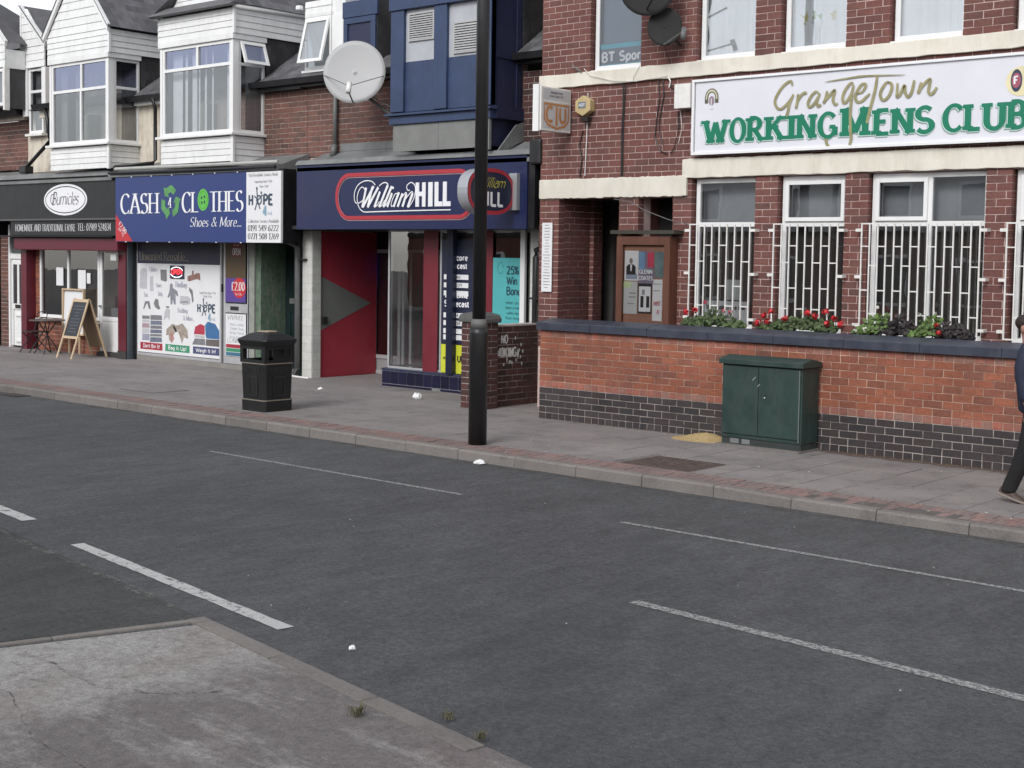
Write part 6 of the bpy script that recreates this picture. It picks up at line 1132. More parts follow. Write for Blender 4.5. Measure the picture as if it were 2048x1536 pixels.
t = thing('neon_open_sign', 'small red neon OPEN sign glowing in the clothes shop window', 'neon sign', (-22.8, 16.06, 1.8)); BX('backing', t, M('neon backing', (.02, .025, .05), .3), U(480), U(645), 16.055, 16.07, V(485, 560), V(325, 560)); F = PY(16.055); text_obj('neon_letters', t, emit_mat('red neon', (1, .03, .04), 2.2), 'OPEN', SANS, F, U(500), V(430, 560), .09, .36, .006)
mb = MB(); ribbon(mb, arc((U(480) + U(645)) / 2, V(407), .21, .10, 20, 150, 12), lambda a, b_, t_: .014, F, .006); ribbon(mb, arc((U(480) + U(645)) / 2, V(407), .21, .10, 200, 330, 12), lambda a, b_, t_: .014, F, .006); mb.build('neon_ring', emit_mat('white neon', (.9, .95, 1), 1.3), t)
t = thing('door_poster', 'brown and purple door poster with OPEN plate and red price spot', 'poster', (-20.9, 16.06, 1.3)); BX('sheet', t, M('brown door poster', (.10, .065, .03), .5, .1), -21.22, -20.61, 16.062, 16.066, 1.72, 2.48); BX('sheet', t, PURP, -21.22, -20.61, 16.062, 16.066, 1.27, 1.718); F = PY(16.062)
frect(MB(), F, -21.03, -20.73, 2.12, 2.40, .002).build('open_plate', M('plate red', (.22, .03, .03), .5), t); text_obj('plate_lettering', t, WHITEI, 'OPEN', SANS, F, -21.0, 2.155, .12, .24, .004); text_obj('plate_lettering', t, WHITEI, 'We are', THIN, F, -20.97, 2.32, .05, .17, .004)
MB().disc(F, -20.80, 1.54, .20, .19, .002).build('price_spot', M('price red', (.55, .03, .04), .5), t); text_obj('price_lettering', t, WHITEI, '£2.00', ROMAN, F, -21.03, 1.49, .16, .40, .004); text_obj('price_lettering', t, WHITEI, 'Per Kilo', THIN, F, -20.92, 1.40, .05, .2, .004)
t = thing('door_poster', 'white information sheet with coloured stripes in the lower shop door', 'poster', (-20.9, 16.06, .3)); BX('sheet', t, PAPER, -21.21, -20.60, 16.062, 16.066, .25, 1.05)
for k, mt in enumerate((MATS['label red'], MATS['label green'], M('label teal', (.05, .16, .24), .5))): BX('stripe', t, mt, -21.19, -20.62, 16.058, 16.061, .41 - .075 * k, .475 - .075 * k)
text_obj('lettering', t, INKG, 'VIVIVEE', ITAL, F, -21.17, .94, .08, .5, .001); text_obj('lettering', t, INKG, 'LLAWL', ITAL, F, -21.17, .51, .08, .4, .001)
for k in range(4): text_obj('lettering', t, M('caption blue grey', (.3, .36, .42), .6), ('Mens Ladies', 'Children Shoes', 'We Buy Them all', 'Bring them in')[k], THIN, F, -21.08, .83 - .08 * k, .05, .42, .001)
# ============ cafe building
cf = thing('cafe_building', 'cream cafe building with white clad gabled bay and maroon shopfront', 'building', (-26.5, 16.1, 0))
BX('rendered_wall', cf, CREAMW, -28.30, -24.13, YU, YU + .2, 3.9, 5.2); MB().box(-29.3, -24.13, 19.9, 20.1, 0, 5.2).box(-29.3, -28.31, YU + .05, YU + .2, 2.6, 3.9).box(-28.3, -24.13, YU + .03, YU + .2, 2.6, 3.89).box(-28.3, -24.13, YU + .06, YU + .2, 5.21, 6.3).build('upper_wall', MORT_T, cf)
roofplane(cf, [(-28.3, 15.90, rz(15.90)), (-24.11, 15.90, rz(15.90)), (-24.11, 18.3, rz(18.3)), (-28.3, 18.3, rz(18.3))]); slates(cf, (-24.1, 15.92, rz(15.92)), (1, 0, 0), (0, 1, SL), 1, 6, .24, .17, SLATE)
b, zt = clad_bay(cf, -26.30, -24.10, True, (5.43,), -25.10, -25.12, False, curt=M('dusky curtain', (.20, .20, .21), .9, .2))
ax, az = -25.22, 7.85
siding(b, PY(15.40), -26.34, -24.08, zt + .002, az, 8, cut=lambda v: (-26.34 + (v - zt) * (ax + 26.34) / (az - zt), -24.08 - (v - zt) * (-24.08 - ax) / (az - zt)))
for s, xx in ((1, -24.02), (-1, -26.40)):
    MB().prism([(xx, 15.32, zt - .06), (ax, 15.32, az + .06), (ax, 15.32, az + .20), (xx + s * .02, 15.32, zt + .08)], (0, .06, 0)).build('barge_board', WHITE, b)
    roofplane(b, [(xx + s * .03, 15.3, zt + .02), (xx + s * .03, 18.9, zt + .06), (ax, 18.9, az + .19), (ax, 15.3, az + .19)])
slates(b, (-24.0, 15.32, zt + .03), (0, 1, 0), (ax + 24.0, 0, az + .15 - zt), 12, 10, .27, .17, SLATE)
# narrow dormer with half gable
nd = sub('dormer_window', cf, (-27.7, 15.9, 4.7)); Yn = 15.88
BX('core', nd, CREAMW, -28.16, -26.9, Yn + .10, YU + .1, 3.88, 4.70); BX('core', nd, ROOMD, -28.16, -27.3, Yn + .30, YU + 1.2, 4.71, 6.2); siding(nd, PY(Yn), -28.2, -27.28, 6.13, 6.58, 3); siding(nd, PY(Yn), -28.2, -27.28, 6.585, 7.42, 5, cut=lambda v: (-28.2, -27.22 - (v - 6.585) * .93 / .84 * .86))
MB().prism([(-27.20, Yn - .06, 6.52), (-28.2, Yn - .06, 7.38), (-28.2, Yn - .06, 7.52), (-27.16, Yn - .06, 6.64)], (0, .07, 0)).build('barge_board', WHITE, nd); BX('edge_board', nd, WHITE, -28.25, -28.2, Yn - .03, Yn + .03, 6.55, 7.48); roofplane(nd, [(-27.18, Yn - .1, 6.6), (-28.2, Yn - .1, 7.5), (-28.2, 17.4, 7.5), (-27.18, 17.4, 6.6)])
BX('jamb', nd, WHITE, -28.2, -28.0, Yn - .0, Yn + .1, 5.1, 6.12); BX('jamb', nd, WHITE, -27.42, -27.26, Yn - .0, Yn + .1, 5.1, 6.12); wframe(nd, PY(Yn + .10), -28.0, -27.42, 4.72, 6.12, .06, .06, (), (5.62,), glass=GLASS); BX('sill', nd, WHITEP, -28.05, -27.35, Yn - .04, Yn + .1, 4.66, 4.71); curtain(nd, PY(Yn + .2), -27.98, -27.35, 4.75, 6.1, 0, M('dusky curtain', (.20, .20, .21)), .02, 6)
MB().prism([(-27.25, y, z) for y, z in ((15.55, 5.17), (15.52, 5.27), (15.70, 5.27), (15.70, 5.17))], (.92, 0, 0)).build('gutter', BLACKP, cf); BX('eaves_board', cf, CREAMW, -27.2, -26.35, 15.7, YU, 5.0, 5.17)
t = thing('drainpipe', 'black drainpipe slanting down across the cream cafe wall', 'drainpipe', (-26.9, 15.6, 4)); MB().tube([(-26.82, 15.6, 5.2), (-26.72, 15.62, 4.9), (-26.66, 15.62, 4.55), (-26.70, 15.62, 4.45), (-27.2, 15.62, 4.18), (-27.62, 15.62, 3.95)], .04, 8).build('pipe', BLACKPIPE, t, smooth=True); BX('hopper', t, BLACKPIPE, -27.75, -27.48, 15.52, 15.72, 3.83, 3.99, .02)
t = thing('drainpipe', 'black drainpipe running down between the two white clad bays', 'drainpipe', (-23.45, 15.7, 4.5)); MB().tube([(-23.3, 15.86, 5.2), (-23.32, 15.95, 5.0), (-23.32, 15.95, 4.0), (-23.32, 15.9, 3.93), (-24.1, 15.55, 3.86), (-24.2, 15.5, 3.78), (-24.1, 15.42, 3.70)], .038, 8).build('pipe', BLACKPIPE, t, smooth=True)
MB().prism([(-30.3, 15.5, 3.66), (-30.3, YU, 3.93), (-30.3, YU, 3.7), (-30.3, 15.5, 3.6)], (6.15, 0, 0)).build('lead_apron', LEAD, cf); MB().prism([(-28.75, 15.47, 3.70), (-28.75, 15.53, 3.80), (-28.75, 15.62, 3.82), (-28.75, 15.62, 3.69)], (4.62, 0, 0)).build('lead_roll', LEAD, cf)
# shopfront of the cafe
brickwork(cf, 'x', 16.0, -29.42, -29.05, 0, 2.5, (), (), mat=MB_TERR, mort=MORT_T, BH=.0892, depth=.1, thick=.2, limit=60)
BX('dark_gap', cf, BLACKP, -29.75, -29.44, 15.98, 16.2, 0, 2.8)
brickwork(cf, 'x', 16.08, -27.95, -25.50, 0, .72, (), (), mat=MB_RED, mort=MORT_R, BH=.09, depth=.1, thick=.2, limit=120); brickwork(cf, 'x', 16.08, -28.05, -27.86, .72, 2.3, (), (), mat=MB_RED, mort=MORT_R, BH=.09, depth=.1, thick=.2, limit=60)
wd = BX('front_door', cf, WHITE, -28.98, -28.36, 16.03, 16.08, .04, 1.98); mb = MB()
for a, b_, c, d in ((-28.93, -28.88, .04, 1.93), (-28.42, -28.37, .04, 1.93), (-28.88, -28.42, 1.86, 1.93), (-28.88, -28.42, .86, .98), (-28.70, -28.62, .98, 1.86), (-28.80, -28.50, .12, .17), (-28.80, -28.50, .70, .75)): mb.box(a, b_, 16.0, 16.028, c, d)
mb.build('door_moulding', WHITE, wd); BX('pane', wd, M('dark door glass', (.04, .04, .045), .1, .1), -28.88, -28.70, 16.018, 16.027, .98, 1.86); BX('pane', wd, MATS['dark door glass'], -28.62, -28.42, 16.018, 16.027, .98, 1.86); BX('letterbox', wd, DARKM, -28.78, -28.55, 15.99, 16.0, .88, .96)
mb = MB().box(-29.04, -28.98, 15.98, 16.08, 0, 2.75).box(-28.98, -28.36, 15.99, 16.08, 1.985, 2.10).box(-28.36, -28.31, 15.99, 16.08, 0, 2.1); mb.build('door_surround', WHITE, cf); BX('fanlight_board', cf, M('grey green board', (.10, .115, .11), .5), -28.98, -28.3, 16.03, 16.08, 2.11, 2.75)
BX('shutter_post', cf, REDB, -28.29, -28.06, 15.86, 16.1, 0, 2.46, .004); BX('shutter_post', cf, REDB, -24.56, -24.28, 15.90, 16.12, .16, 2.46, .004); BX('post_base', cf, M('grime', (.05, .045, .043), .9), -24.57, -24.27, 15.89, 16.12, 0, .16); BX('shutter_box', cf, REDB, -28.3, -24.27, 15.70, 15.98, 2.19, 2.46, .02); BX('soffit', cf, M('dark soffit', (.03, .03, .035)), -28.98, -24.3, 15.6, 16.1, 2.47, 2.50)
w = wframe(cf, PY(16.12), -27.85, -25.49, .72, 2.30, .07, .06, (-26.70,), (), name='shop_window', glass=GLASSD); BX('sill', w, WHITEP, -27.9, -25.45, 15.98, 16.07, .66, .70)
dr = wframe(cf, PY(16.12), -25.48, -24.58, .10, 2.24, .09, .06, (), (.78,), name='shop_door', glass=GLASSD); BX('door_panel', dr, WHITE, -25.39, -24.67, 16.07, 16.085, .19, .735, .004); BX('handle', dr, M('bright chrome', (.7, .7, .7)), -25.44, -25.40, 16.0, 16.05, 1.02, 1.06); BX('door_step', cf, MATS['grime'], -25.48, -24.57, 15.98, 16.2, 0, .09)
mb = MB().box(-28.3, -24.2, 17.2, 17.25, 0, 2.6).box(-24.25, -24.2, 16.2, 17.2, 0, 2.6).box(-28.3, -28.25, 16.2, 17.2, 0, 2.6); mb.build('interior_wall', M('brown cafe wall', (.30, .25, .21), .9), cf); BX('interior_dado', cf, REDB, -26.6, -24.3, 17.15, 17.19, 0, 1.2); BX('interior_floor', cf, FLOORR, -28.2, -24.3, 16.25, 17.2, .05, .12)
BX('counter', cf, PAPERG, -25.35, -24.9, 16.25, 16.5, .12, 1.0)
for x0, x1, z0, z1, lb in ((-27.18, -26.90, 1.43, 1.82, 'white menu sheet in the left pane of the cafe window'), (-26.32, -26.02, 1.38, 1.78, 'white price list in the middle of the cafe window'), (-25.98, -25.84, 1.50, 1.72, 'small white card in the right pane of the cafe window')): poster('window_sheet', x0, x1, z0, z1, PAPER, lb, Y=16.07, cat='notice')
BX('alarm_sounder', cf, PAPERG, -24.70, -24.50, 15.82, 15.88, 2.0, 2.12)
bd = thing('display_board', 'plain white framed board leaning on the cafe window behind the chalkboard', 'board', (-26.2, 15.95, .5)); mb = MB().prism([(-26.68, 15.93, .42), (-25.88, 15.93, .42), (-25.88, 15.965, 1.36), (-26.68, 15.965, 1.36)], (0, .012, 0)); mb.build('panel', PAPER, bd)
for q in ((-26.70, -26.67, .40, 1.38), (-25.89, -25.86, .40, 1.38), (-26.67, -25.89, 1.35, 1.38), (-26.67, -25.89, .40, .43)): BX('frame', bd, PINE, q[0], q[1], 15.91, 15.96, q[2], q[3])
BX('prop', bd, PINE, -26.5, -26.46, 15.94, 15.97, 0, .42); BX('prop', bd, PINE, -26.1, -26.06, 15.94, 15.97, 0, .42)
# cafe signs
sg2 = thing('shop_sign', 'long black cafe fascia with white oval name plate', 'sign', (-26.2, 15.55, 2.85)); BX('board', sg2, BLACKP, -30.30, -23.92, 15.55, 16.1, 2.85, 3.70, .004); F = PY(15.55)
MB().disc(F, -25.94, 3.24, .83, .325, .004, 40).build('oval_plate', WHITEI, sg2); mb = MB().ring(F, -25.94, 3.24, .77, .28, .018, .007, 48); mb.build('oval_line', INK, sg2)
text_obj('name_lettering', sg2, INK, 'Burnicles', Nib(.085, 40, .25, 0, 0, .28, .0), F, -26.46, 3.14, .26, 1.02, .008); mb = MB(); ribbon(mb, smooth_path([(-26.36, 3.36), (-26.46, 3.34), (-26.50, 3.22), (-26.42, 3.15), (-26.36, 3.25), (-26.34, 3.4), (-26.24, 3.38)]), lambda a, b_, t_: .012, F, .011); mb.build('name_flourish', INK, sg2)
BX('lower_edge', sg2, M('grey edge strip', (.10, .10, .10), .5), -30.30, -23.95, 15.50, 15.55, 2.815, 2.85)
sg3 = thing('shop_sign', 'thin black board with white food and telephone lettering over the maroon shutter', 'sign', (-26.2, 15.6, 2.5)); BX('board', sg3, BLACKP, -28.20, -23.95, 15.58, 15.70, 2.50, 2.81); F = PY(15.58)
text_obj('lettering', sg3, PAPER, 'HOMEMADE AND TRADITIONAL FAYRE', SMALL, F, -28.0, 2.59, .145, 2.40); text_obj('lettering', sg3, PAPER, 'TEL: 07989 524834', SMALL, F, -25.52, 2.60, .145, 1.22)
# A-board
ab = thing('chalkboard', 'wooden A-frame chalkboard standing open outside the cafe', 'a-board', (-25.3, 15.5, 0)); X0, X1 = -25.52, -24.98; ya, yb, ym, zt2 = 15.08, 15.92, 15.50, 1.20
def bar3(mb, a, b, w, tdir): a, b = Vector(a), Vector(b); mb.prism([a + Vector((-w / 2, 0, 0)), a + Vector((w / 2, 0, 0)), b + Vector((w / 2, 0, 0)), b + Vector((-w / 2, 0, 0))], tdir)
for x in (X0, X1): 
    mb = MB(); bar3(mb, (x, ya, 0), (x, ym - .02, zt2), .045, (0, .028, .01)); mb.build('leg', PINE, ab); mb = MB(); bar3(mb, (x, yb, 0), (x, ym + .02, zt2), .045, (0, -.028, .01)); mb.build('leg', PINE, ab)
fy = lambda z: ya + (ym - .02 - ya) * z / zt2; by = lambda z: yb + (ym + .02 - yb) * z / zt2
for z0, z1, s in ((1.14, 1.20, 1), (.40, .45, 1)): MB().prism([(X0 + .022, fy(z0), z0), (X1 - .022, fy(z0), z0), (X1 - .022, fy(z1), z1), (X0 + .022, fy(z1), z1)], (0, .026, 0)).build('rail', PINE, ab)
MB().prism([(X0 + .02, fy(.45) + .008, .45), (X1 - .02, fy(.45) + .008, .45), (X1 - .02, fy(1.14) + .008, 1.14), (X0 + .02, fy(1.14) + .008, 1.14)], (0, .008, 0)).build('chalk_panel', CHALK, ab)
MB().prism([(X0 + .02, by(.2), .2), (X1 - .02, by(.2), .2), (X1 - .02, by(1.18), 1.18), (X0 + .02, by(1.18), 1.18)], (0, -.01, 0)).build('rear_panel', HARDB, ab)
mb = MB(); rr = random.Random(2)
for k in range(9):
    z = 1.05 - k * .065; w_ = rr.uniform(.08, .18); mb.poly([((X0 + X1) / 2 - w_, fy(z) + .005, z), ((X0 + X1) / 2 + w_, fy(z) + .005, z), ((X0 + X1) / 2 + w_, fy(z + .012) + .005, z + .012), ((X0 + X1) / 2 - w_, fy(z + .012) + .005, z + .012)])
mb.build('chalk_lines', M('faint chalk', (.13, .14, .16), .9), ab)
# folding table and chair
tb = thing('folding_table', 'small dark folding table outside the cafe window', 'table', (-26.55, 15.45, 0)); MB().lathe([(.36, .70), (.37, .715), (.36, .73)], -26.50, 15.45, 24).build('table_top', M('grey brown table top', (.10, .075, .065), .4), tb)
for a in (45, 135, 225, 315): q = R(a); MB().tube([(-26.5 + .28 * math.cos(q), 15.45 + .28 * math.sin(q), .01), (-26.5 - .2 * math.cos(q), 15.45 - .2 * math.sin(q), .70)], .013, 6).build('leg', DARKM, tb)
MB().tube([(-26.75, 15.3, .40), (-26.25, 15.3, .40)], .008, 6).build('stretcher', DARKM, tb)
ch = thing('folding_chair', 'dark metal folding chair with curved back beside the cafe table', 'chair', (-27.1, 15.5, 0)); BX('seat', ch, M('dark slatted seat', (.03, .02, .018), .5), -27.32, -26.92, 15.32, 15.70, .43, .455, .008)
for x in (-27.32, -26.94): MB().tube([(x, 15.28, .01), (x, 15.62, .45), (x, 15.72, .86)], .012, 6).build('leg', DARKM, ch); MB().tube([(x, 15.76, .01), (x, 15.34, .44)], .012, 6).build('leg', DARKM, ch)
for z in (.84, .70): MB().tube([(-27.32, 15.71, z), (-27.2, 15.76, z + .03), (-27.06, 15.76, z + .03), (-26.94, 15.71, z)], .010, 6).build('backrest', DARKM, ch)

# ============ far house at the left edge
fh = thing('far_shop_building', 'end brick building with white gabled dormer at the left edge', 'building', (-31, 16.1, 0))
brickwork(fh, 'x', YU, -31.5, -28.31, 3.98, 5.05, (), (), mat=MB_TERR, mort=MORT_T, BL=.235, BH=.098, depth=.1, thick=.2, limit=130); BX('lower_wall', fh, BLACKP, -34, -29.78, 15.65, 16.3, 0, 2.8); BX('fascia', fh, BLACKP, -34, -30.31, 15.56, 16.3, 2.81, 3.6); BX('upper_wall', fh, MORT_T, -34, -28.3, 16.4, 19.9, 0, 5.1)
roofplane(fh, [(-36, 15.9, rz(15.9)), (-28.28, 15.9, rz(15.9)), (-28.28, 18.4, 7.72), (-36, 18.4, 7.72)]); roofplane(fh, [(-36, 18.4, 7.72), (-28.28, 18.4, 7.72), (-28.28, 20, 6.3), (-36, 20, 6.3)]); MB().prism([(-31.5, y, z) for y, z in ((15.80, 5.14), (15.76, 5.26), (15.97, 5.26), (15.97, 5.14))], (3.2, 0, 0)).build('gutter', BLACKP, fh); BX('eaves_board', fh, CREAMW, -31.5, -28.35, 15.99, YU + .02, 5.06, 5.20)
fd = sub('dormer_window', fh, (-29.4, 15.4, 5.2)); siding(fd, PY(15.40), -30.9, -28.06, 6.12, 6.60, 3); siding(fd, PY(15.40), -30.9, -28.06, 6.602, 7.8, 7, cut=lambda v: (-30.9 + (v - 6.6) * 1.15, -28.06 - (v - 6.6) * 1.15)); BX('core', fd, SLATED, -30.8, -28.1, 15.9, 18, 5.25, 6.6); MB().prism([(-27.99, 15.34, 6.55), (-29.45, 15.34, 7.82), (-29.45, 15.34, 7.97), (-27.95, 15.34, 6.66)], (0, .06, 0)).build('barge_board', WHITE, fd)
roofplane(fd, [(-27.96, 15.33, 6.63), (-27.96, 15.86, 6.63), (-28.4, 17.6, 6.63), (-29.45, 15.46, 7.94), (-29.45, 15.33, 7.94)]); wframe(fd, PY(15.48), -30.8, -28.14, 5.3, 6.1, .07, .07, (-29.4,), (), glass=GLASS); curtain(fd, PY(15.6), -30.7, -28.2, 5.3, 6.1, 0, M('dusky curtain', (.20, .20, .21)), .02, 8); BX('cheek', fd, SLATED, -28.14, -28.08, 15.5, 15.9, 5.25, 6.1); BX('corner_trim', fd, WHITEP, -28.13, -28.06, 15.38, 15.5, 5.2, 6.12); BX('fascia_board', fd, WHITEB, -28.1, -28.05, 15.43, 15.86, 6.1, 6.5)
MB().tube([(-36, 18.4, 7.74), (-28.3, 18.4, 7.74)], .10, 8).build('ridge_tiles', SLATED, fh)

# ------------------------------------------------------------------ street things
lp = thing('lamp_post', 'tall black lamp post by the kerb in front of the oval sign', 'lamp post', (-10.86, 11.85, 0)); lean = .0
mb = MB(); mb.lathe([(.108, 0), (.108, 1.30), (.105, 1.37)], -10.86, 11.85, 24); mb.build('base_column', M('black lamp paint', (.014, .014, .015), .38, .15, 5, .1), lp, smooth=True); MB().lathe([(.104, 1.37), (.083, 1.47)], -10.86, 11.85, 24).build('shoulder', M('grey weathered collar', (.13, .13, .125), .6, .2), lp, smooth=True)
MB().lathe([(.079, 1.47), (.074, 5.2), (.055, 8.0)], -10.86, 11.85, 24).build('shaft', MATS['black lamp paint'], lp, smooth=True); MB().tube([(-10.86, 11.85, 7.95), (-10.86, 11.6, 8.35), (-10.86, 10.9, 8.5), (-10.86, 10.4, 8.52)], .04, 8).build('arm', MATS['black lamp paint'], lp, smooth=True); BX('lantern', lp, GREYPIPE, -10.99, -10.73, 9.75, 10.4, 8.45, 8.60, .04)
# litter bin
lb = thing('litter_bin', 'black square street litter bin with domed lid and cigarette plate', 'litter bin', (-15.27, 12.28, 0)); BINM = M('black bin plastic', (.012, .0125, .013), .42, .2, 6, .25, 60)
bx0, bx1, by0, by1 = -15.55, -15.0, 12.02, 12.55; cx_, cy_ = (bx0 + bx1) / 2, (by0 + by1) / 2
def octo(w, d, c, z): return [(cx_ - w + c, cy_ - d, z), (cx_ + w - c, cy_ - d, z), (cx_ + w, cy_ - d + c, z), (cx_ + w, cy_ + d - c, z), (cx_ + w - c, cy_ + d, z), (cx_ - w + c, cy_ + d, z), (cx_ - w, cy_ + d - c, z), (cx_ - w, cy_ - d + c, z)]
def loft(mb, rings):
    vs = [p for r_ in rings for p in r_]; n = len(rings[0]); fs = [(i * n + k, i * n + (k + 1) % n, (i + 1) * n + (k + 1) % n, (i + 1) * n + k) for i in range(len(rings) - 1) for k in range(n)]; fs += [tuple(range(n))[::-1], tuple(range((len(rings) - 1) * n, len(rings) * n))]; return mb.add(vs, fs)
loft(MB(), [octo(.262, .252, .03, 0), octo(.265, .255, .03, .15), octo(.252, .243, .03, .16), octo(.268, .258, .03, .66)]).build('body', BINM, lb, bevel=.004); GOLDL = M('brass strip', (.22, .20, .16), .4, .1, 8)
for z, w in ((.152, .270), (.662, .272)): loft(MB(), [octo(w, w - .01, .03, z), octo(w, w - .01, .03, z + .014)]).build('trim_strip', GOLDL, lb)
mb = MB()
for sx in (-1, 1):
    for sy in (-1, 1): mb.box(cx_ + sx * .272, cx_ + sx * .205, cy_ + sy * .262, cy_ + sy * .195, .676, .92)
mb.box(cx_ - .205, cx_ + .205, cy_ - .262, cy_ - .25, .676, .72).box(cx_ + .26, cx_ + .272, cy_ - .195, cy_ + .195, .676, .72).box(cx_ - .205, cx_ + .205, cy_ + .25, cy_ + .262, .676, .72).box(cx_ - .272, cx_ - .26, cy_ - .195, cy_ + .195, .676, .72)
mb.box(cx_ - .205, cx_ + .205, cy_ - .262, cy_ - .25, .865, .92).box(cx_ + .26, cx_ + .272, cy_ - .195, cy_ + .195, .865, .92).box(cx_ - .205, cx_ + .205, cy_ + .25, cy_ + .262, .865, .92).box(cx_ - .272, cx_ - .26, cy_ - .195, cy_ + .195, .865, .92); mb.build('opening_frame', BINM, lb, bevel=.003)
BX('inner_back', lb, BINM, cx_ + .0, cx_ + .25, cy_ + .10, cy_ + .24, .676, .92); BX('inner_floor', lb, BINM, cx_ - .25, cx_ + .25, cy_ - .24, cy_ + .24, .66, .675)
loft(MB(), [octo(.285, .275, .03, .915), octo(.315, .305, .035, .985), octo(.312, .302, .04, 1.0), octo(.20, .19, .05, 1.075), octo(.11, .10, .04, 1.10)]).build('lid', BINM, lb); mb = MB()
loft(MB(), [octo(.12, .11, .03, 1.10), octo(.115, .105, .03, 1.112)]).build('stub_plate', M('stub plate dirty', (.34, .28, .20), .8, .3, 30), lb)
for fn, u0 in ((PY(cy_ - .256), cx_ - .16), (PX(cx_ + .266), cy_ - .16)):
    text_obj('raised_lettering', lb, M('raised letter black', (.03, .03, .031), .35), 'LITTER', SANSB, fn, u0, .56, .055, .32, .006); mb = MB()
    for a, b_, c, d in ((.06, .26, .22, .235), (.06, .26, .475, .49), (.06, .075, .235, .475), (.245, .26, .235, .475)): frect(mb, fn, u0 + a, u0 + b_, c, d, .004)
    mb.build('recess_moulding', MATS['raised letter black'], lb)
# green cabinet
cab = thing('utility_cabinet', 'dark green metal telecom cabinet standing against the orange brick wall', 'cabinet', (-8.34, 14.2, 0)); BX('body', cab, CABGREEN, -8.885, -7.815, 14.0, 14.38, .10, .97, .006)
BX('plinth', cab, M('cabinet plinth', (.03, .038, .036), .7, .3, 8, .2), -8.88, -7.82, 14.01, 14.37, .025, .098); BX('base_slab', cab, KERBM, -8.92, -7.80, 13.93, 14.42, -.02, .024)
for a, b_ in ((-8.865, -8.385), (-8.378, -7.84)): BX('door', cab, CABGREEN, a, b_, 13.982, 13.998, .15, .955, .004)
MB().prism([(-8.91, y, z) for y, z in ((13.95, .975), (13.95, 1.035), (14.18, 1.075), (14.40, 1.035), (14.40, .975))], (1.12, 0, 0)).build('lid', CABGREEN, cab, bevel=.006); BX('lock', cab, PAPER, -8.30, -8.288, 13.976, 13.983, .60, .612)
BX('repair_plate', cab, M('bare grey plate', (.17, .18, .18), .6), -8.76, -8.64, 14.0, 14.012, .035, .092); BX('repair_plate', cab, MATS['bare grey plate'], -8.60, -8.49, 14.0, 14.012, .035, .092); BX('edge_highlight', cab, M('edge highlight', (.15, .18, .17), .5), -7.845, -7.835, 13.975, 13.985, .12, .95)  # the pale strip paints a highlight along the cabinet's right edge
for q in ((-8.46, .80, .04), (-8.39, .73, .03)): MB().tube([(q[0], 13.979, q[1]), (q[0] + q[2], 13.979, q[1] + q[2])], .003, 5).build('scratch', PAPERG, cab)
# pier and side wall with painted words
sw_ = thing('side_boundary_wall', 'dark brown brick pier and wall with flaking white painted words', 'wall', (-13.4, 15.2, 0))
brickwork(sw_, 'x', 14.58, -13.70, -13.24, 0, 1.245, (), (), mat=MB_BROWN, mort=MORT_D, BH=.0892, depth=.10, thick=.20, limit=80, phase=.0); brickwork(sw_, 'y', -13.24, 14.60, 14.86, 0, 1.245, (), (), mat=MB_BROWN, mort=MORT_D, BH=.0892, depth=.10, thick=.20, limit=80); BX('pier_core', sw_, MORT_D, -13.69, -13.44, 14.78, 14.86, 0, 1.24)
brickwork(sw_, 'y', -13.36, 14.87, 15.98, 0, 1.18, (), (), mat=MB_BROWN, mort=MORT_D, BH=.0892, depth=.10, thick=.22, limit=140); BX('wall_cap', sw_, MORT_D, -13.58, -13.35, 14.87, 15.98, 1.182, 1.205)
loftp = lambda w, z: [(-13.47 - w, 14.72 - w * .62, z), (-13.47 + w, 14.72 - w * .62, z), (-13.47 + w, 14.72 + w * .62, z), (-13.47 - w, 14.72 + w * .62, z)]
loft(MB(), [loftp(.27, 1.247), loftp(.275, 1.30), loftp(.25, 1.36), loftp(.12, 1.395), loftp(.03, 1.40)]).build('pier_cap', M('mossy concrete cap', (.10, .10, .095), .85, .25, 8, .3, dirt=.5, dirtcol=(.05, .055, .045)), sw_, bevel=.01)
F = PX(-13.355); WPT = worn_paint('flaking white wall paint', (.70, .70, .67), .26, .36, 30); text_obj('painted_words', sw_, WPT, 'NO', SANSB, F, 15.05, .935, .115, .15, .004)
text_obj('painted_words', sw_, WPT, 'SMOKING', SANSB, F, 14.89, .735, .13, .50, .004); mb = MB(); rr = random.Random(5)
for k in range(14): u = 14.94 + rr.random() * .5; v = .62 + rr.random() * .14; frect(mb, F, u, u + .016, v, v + rr.uniform(.04, .12), .006 + k * .0002)
for u, v in ((15.35, .98), (15.48, .88), (15.44, .80), (15.52, .78), (15.47, .70), (15.1, .60), (15.28, .62), (15.5, .6)): frect(mb, F, u, u + .022, v, v + .045, .01)
mb.build('paint_drips', WPT, sw_)
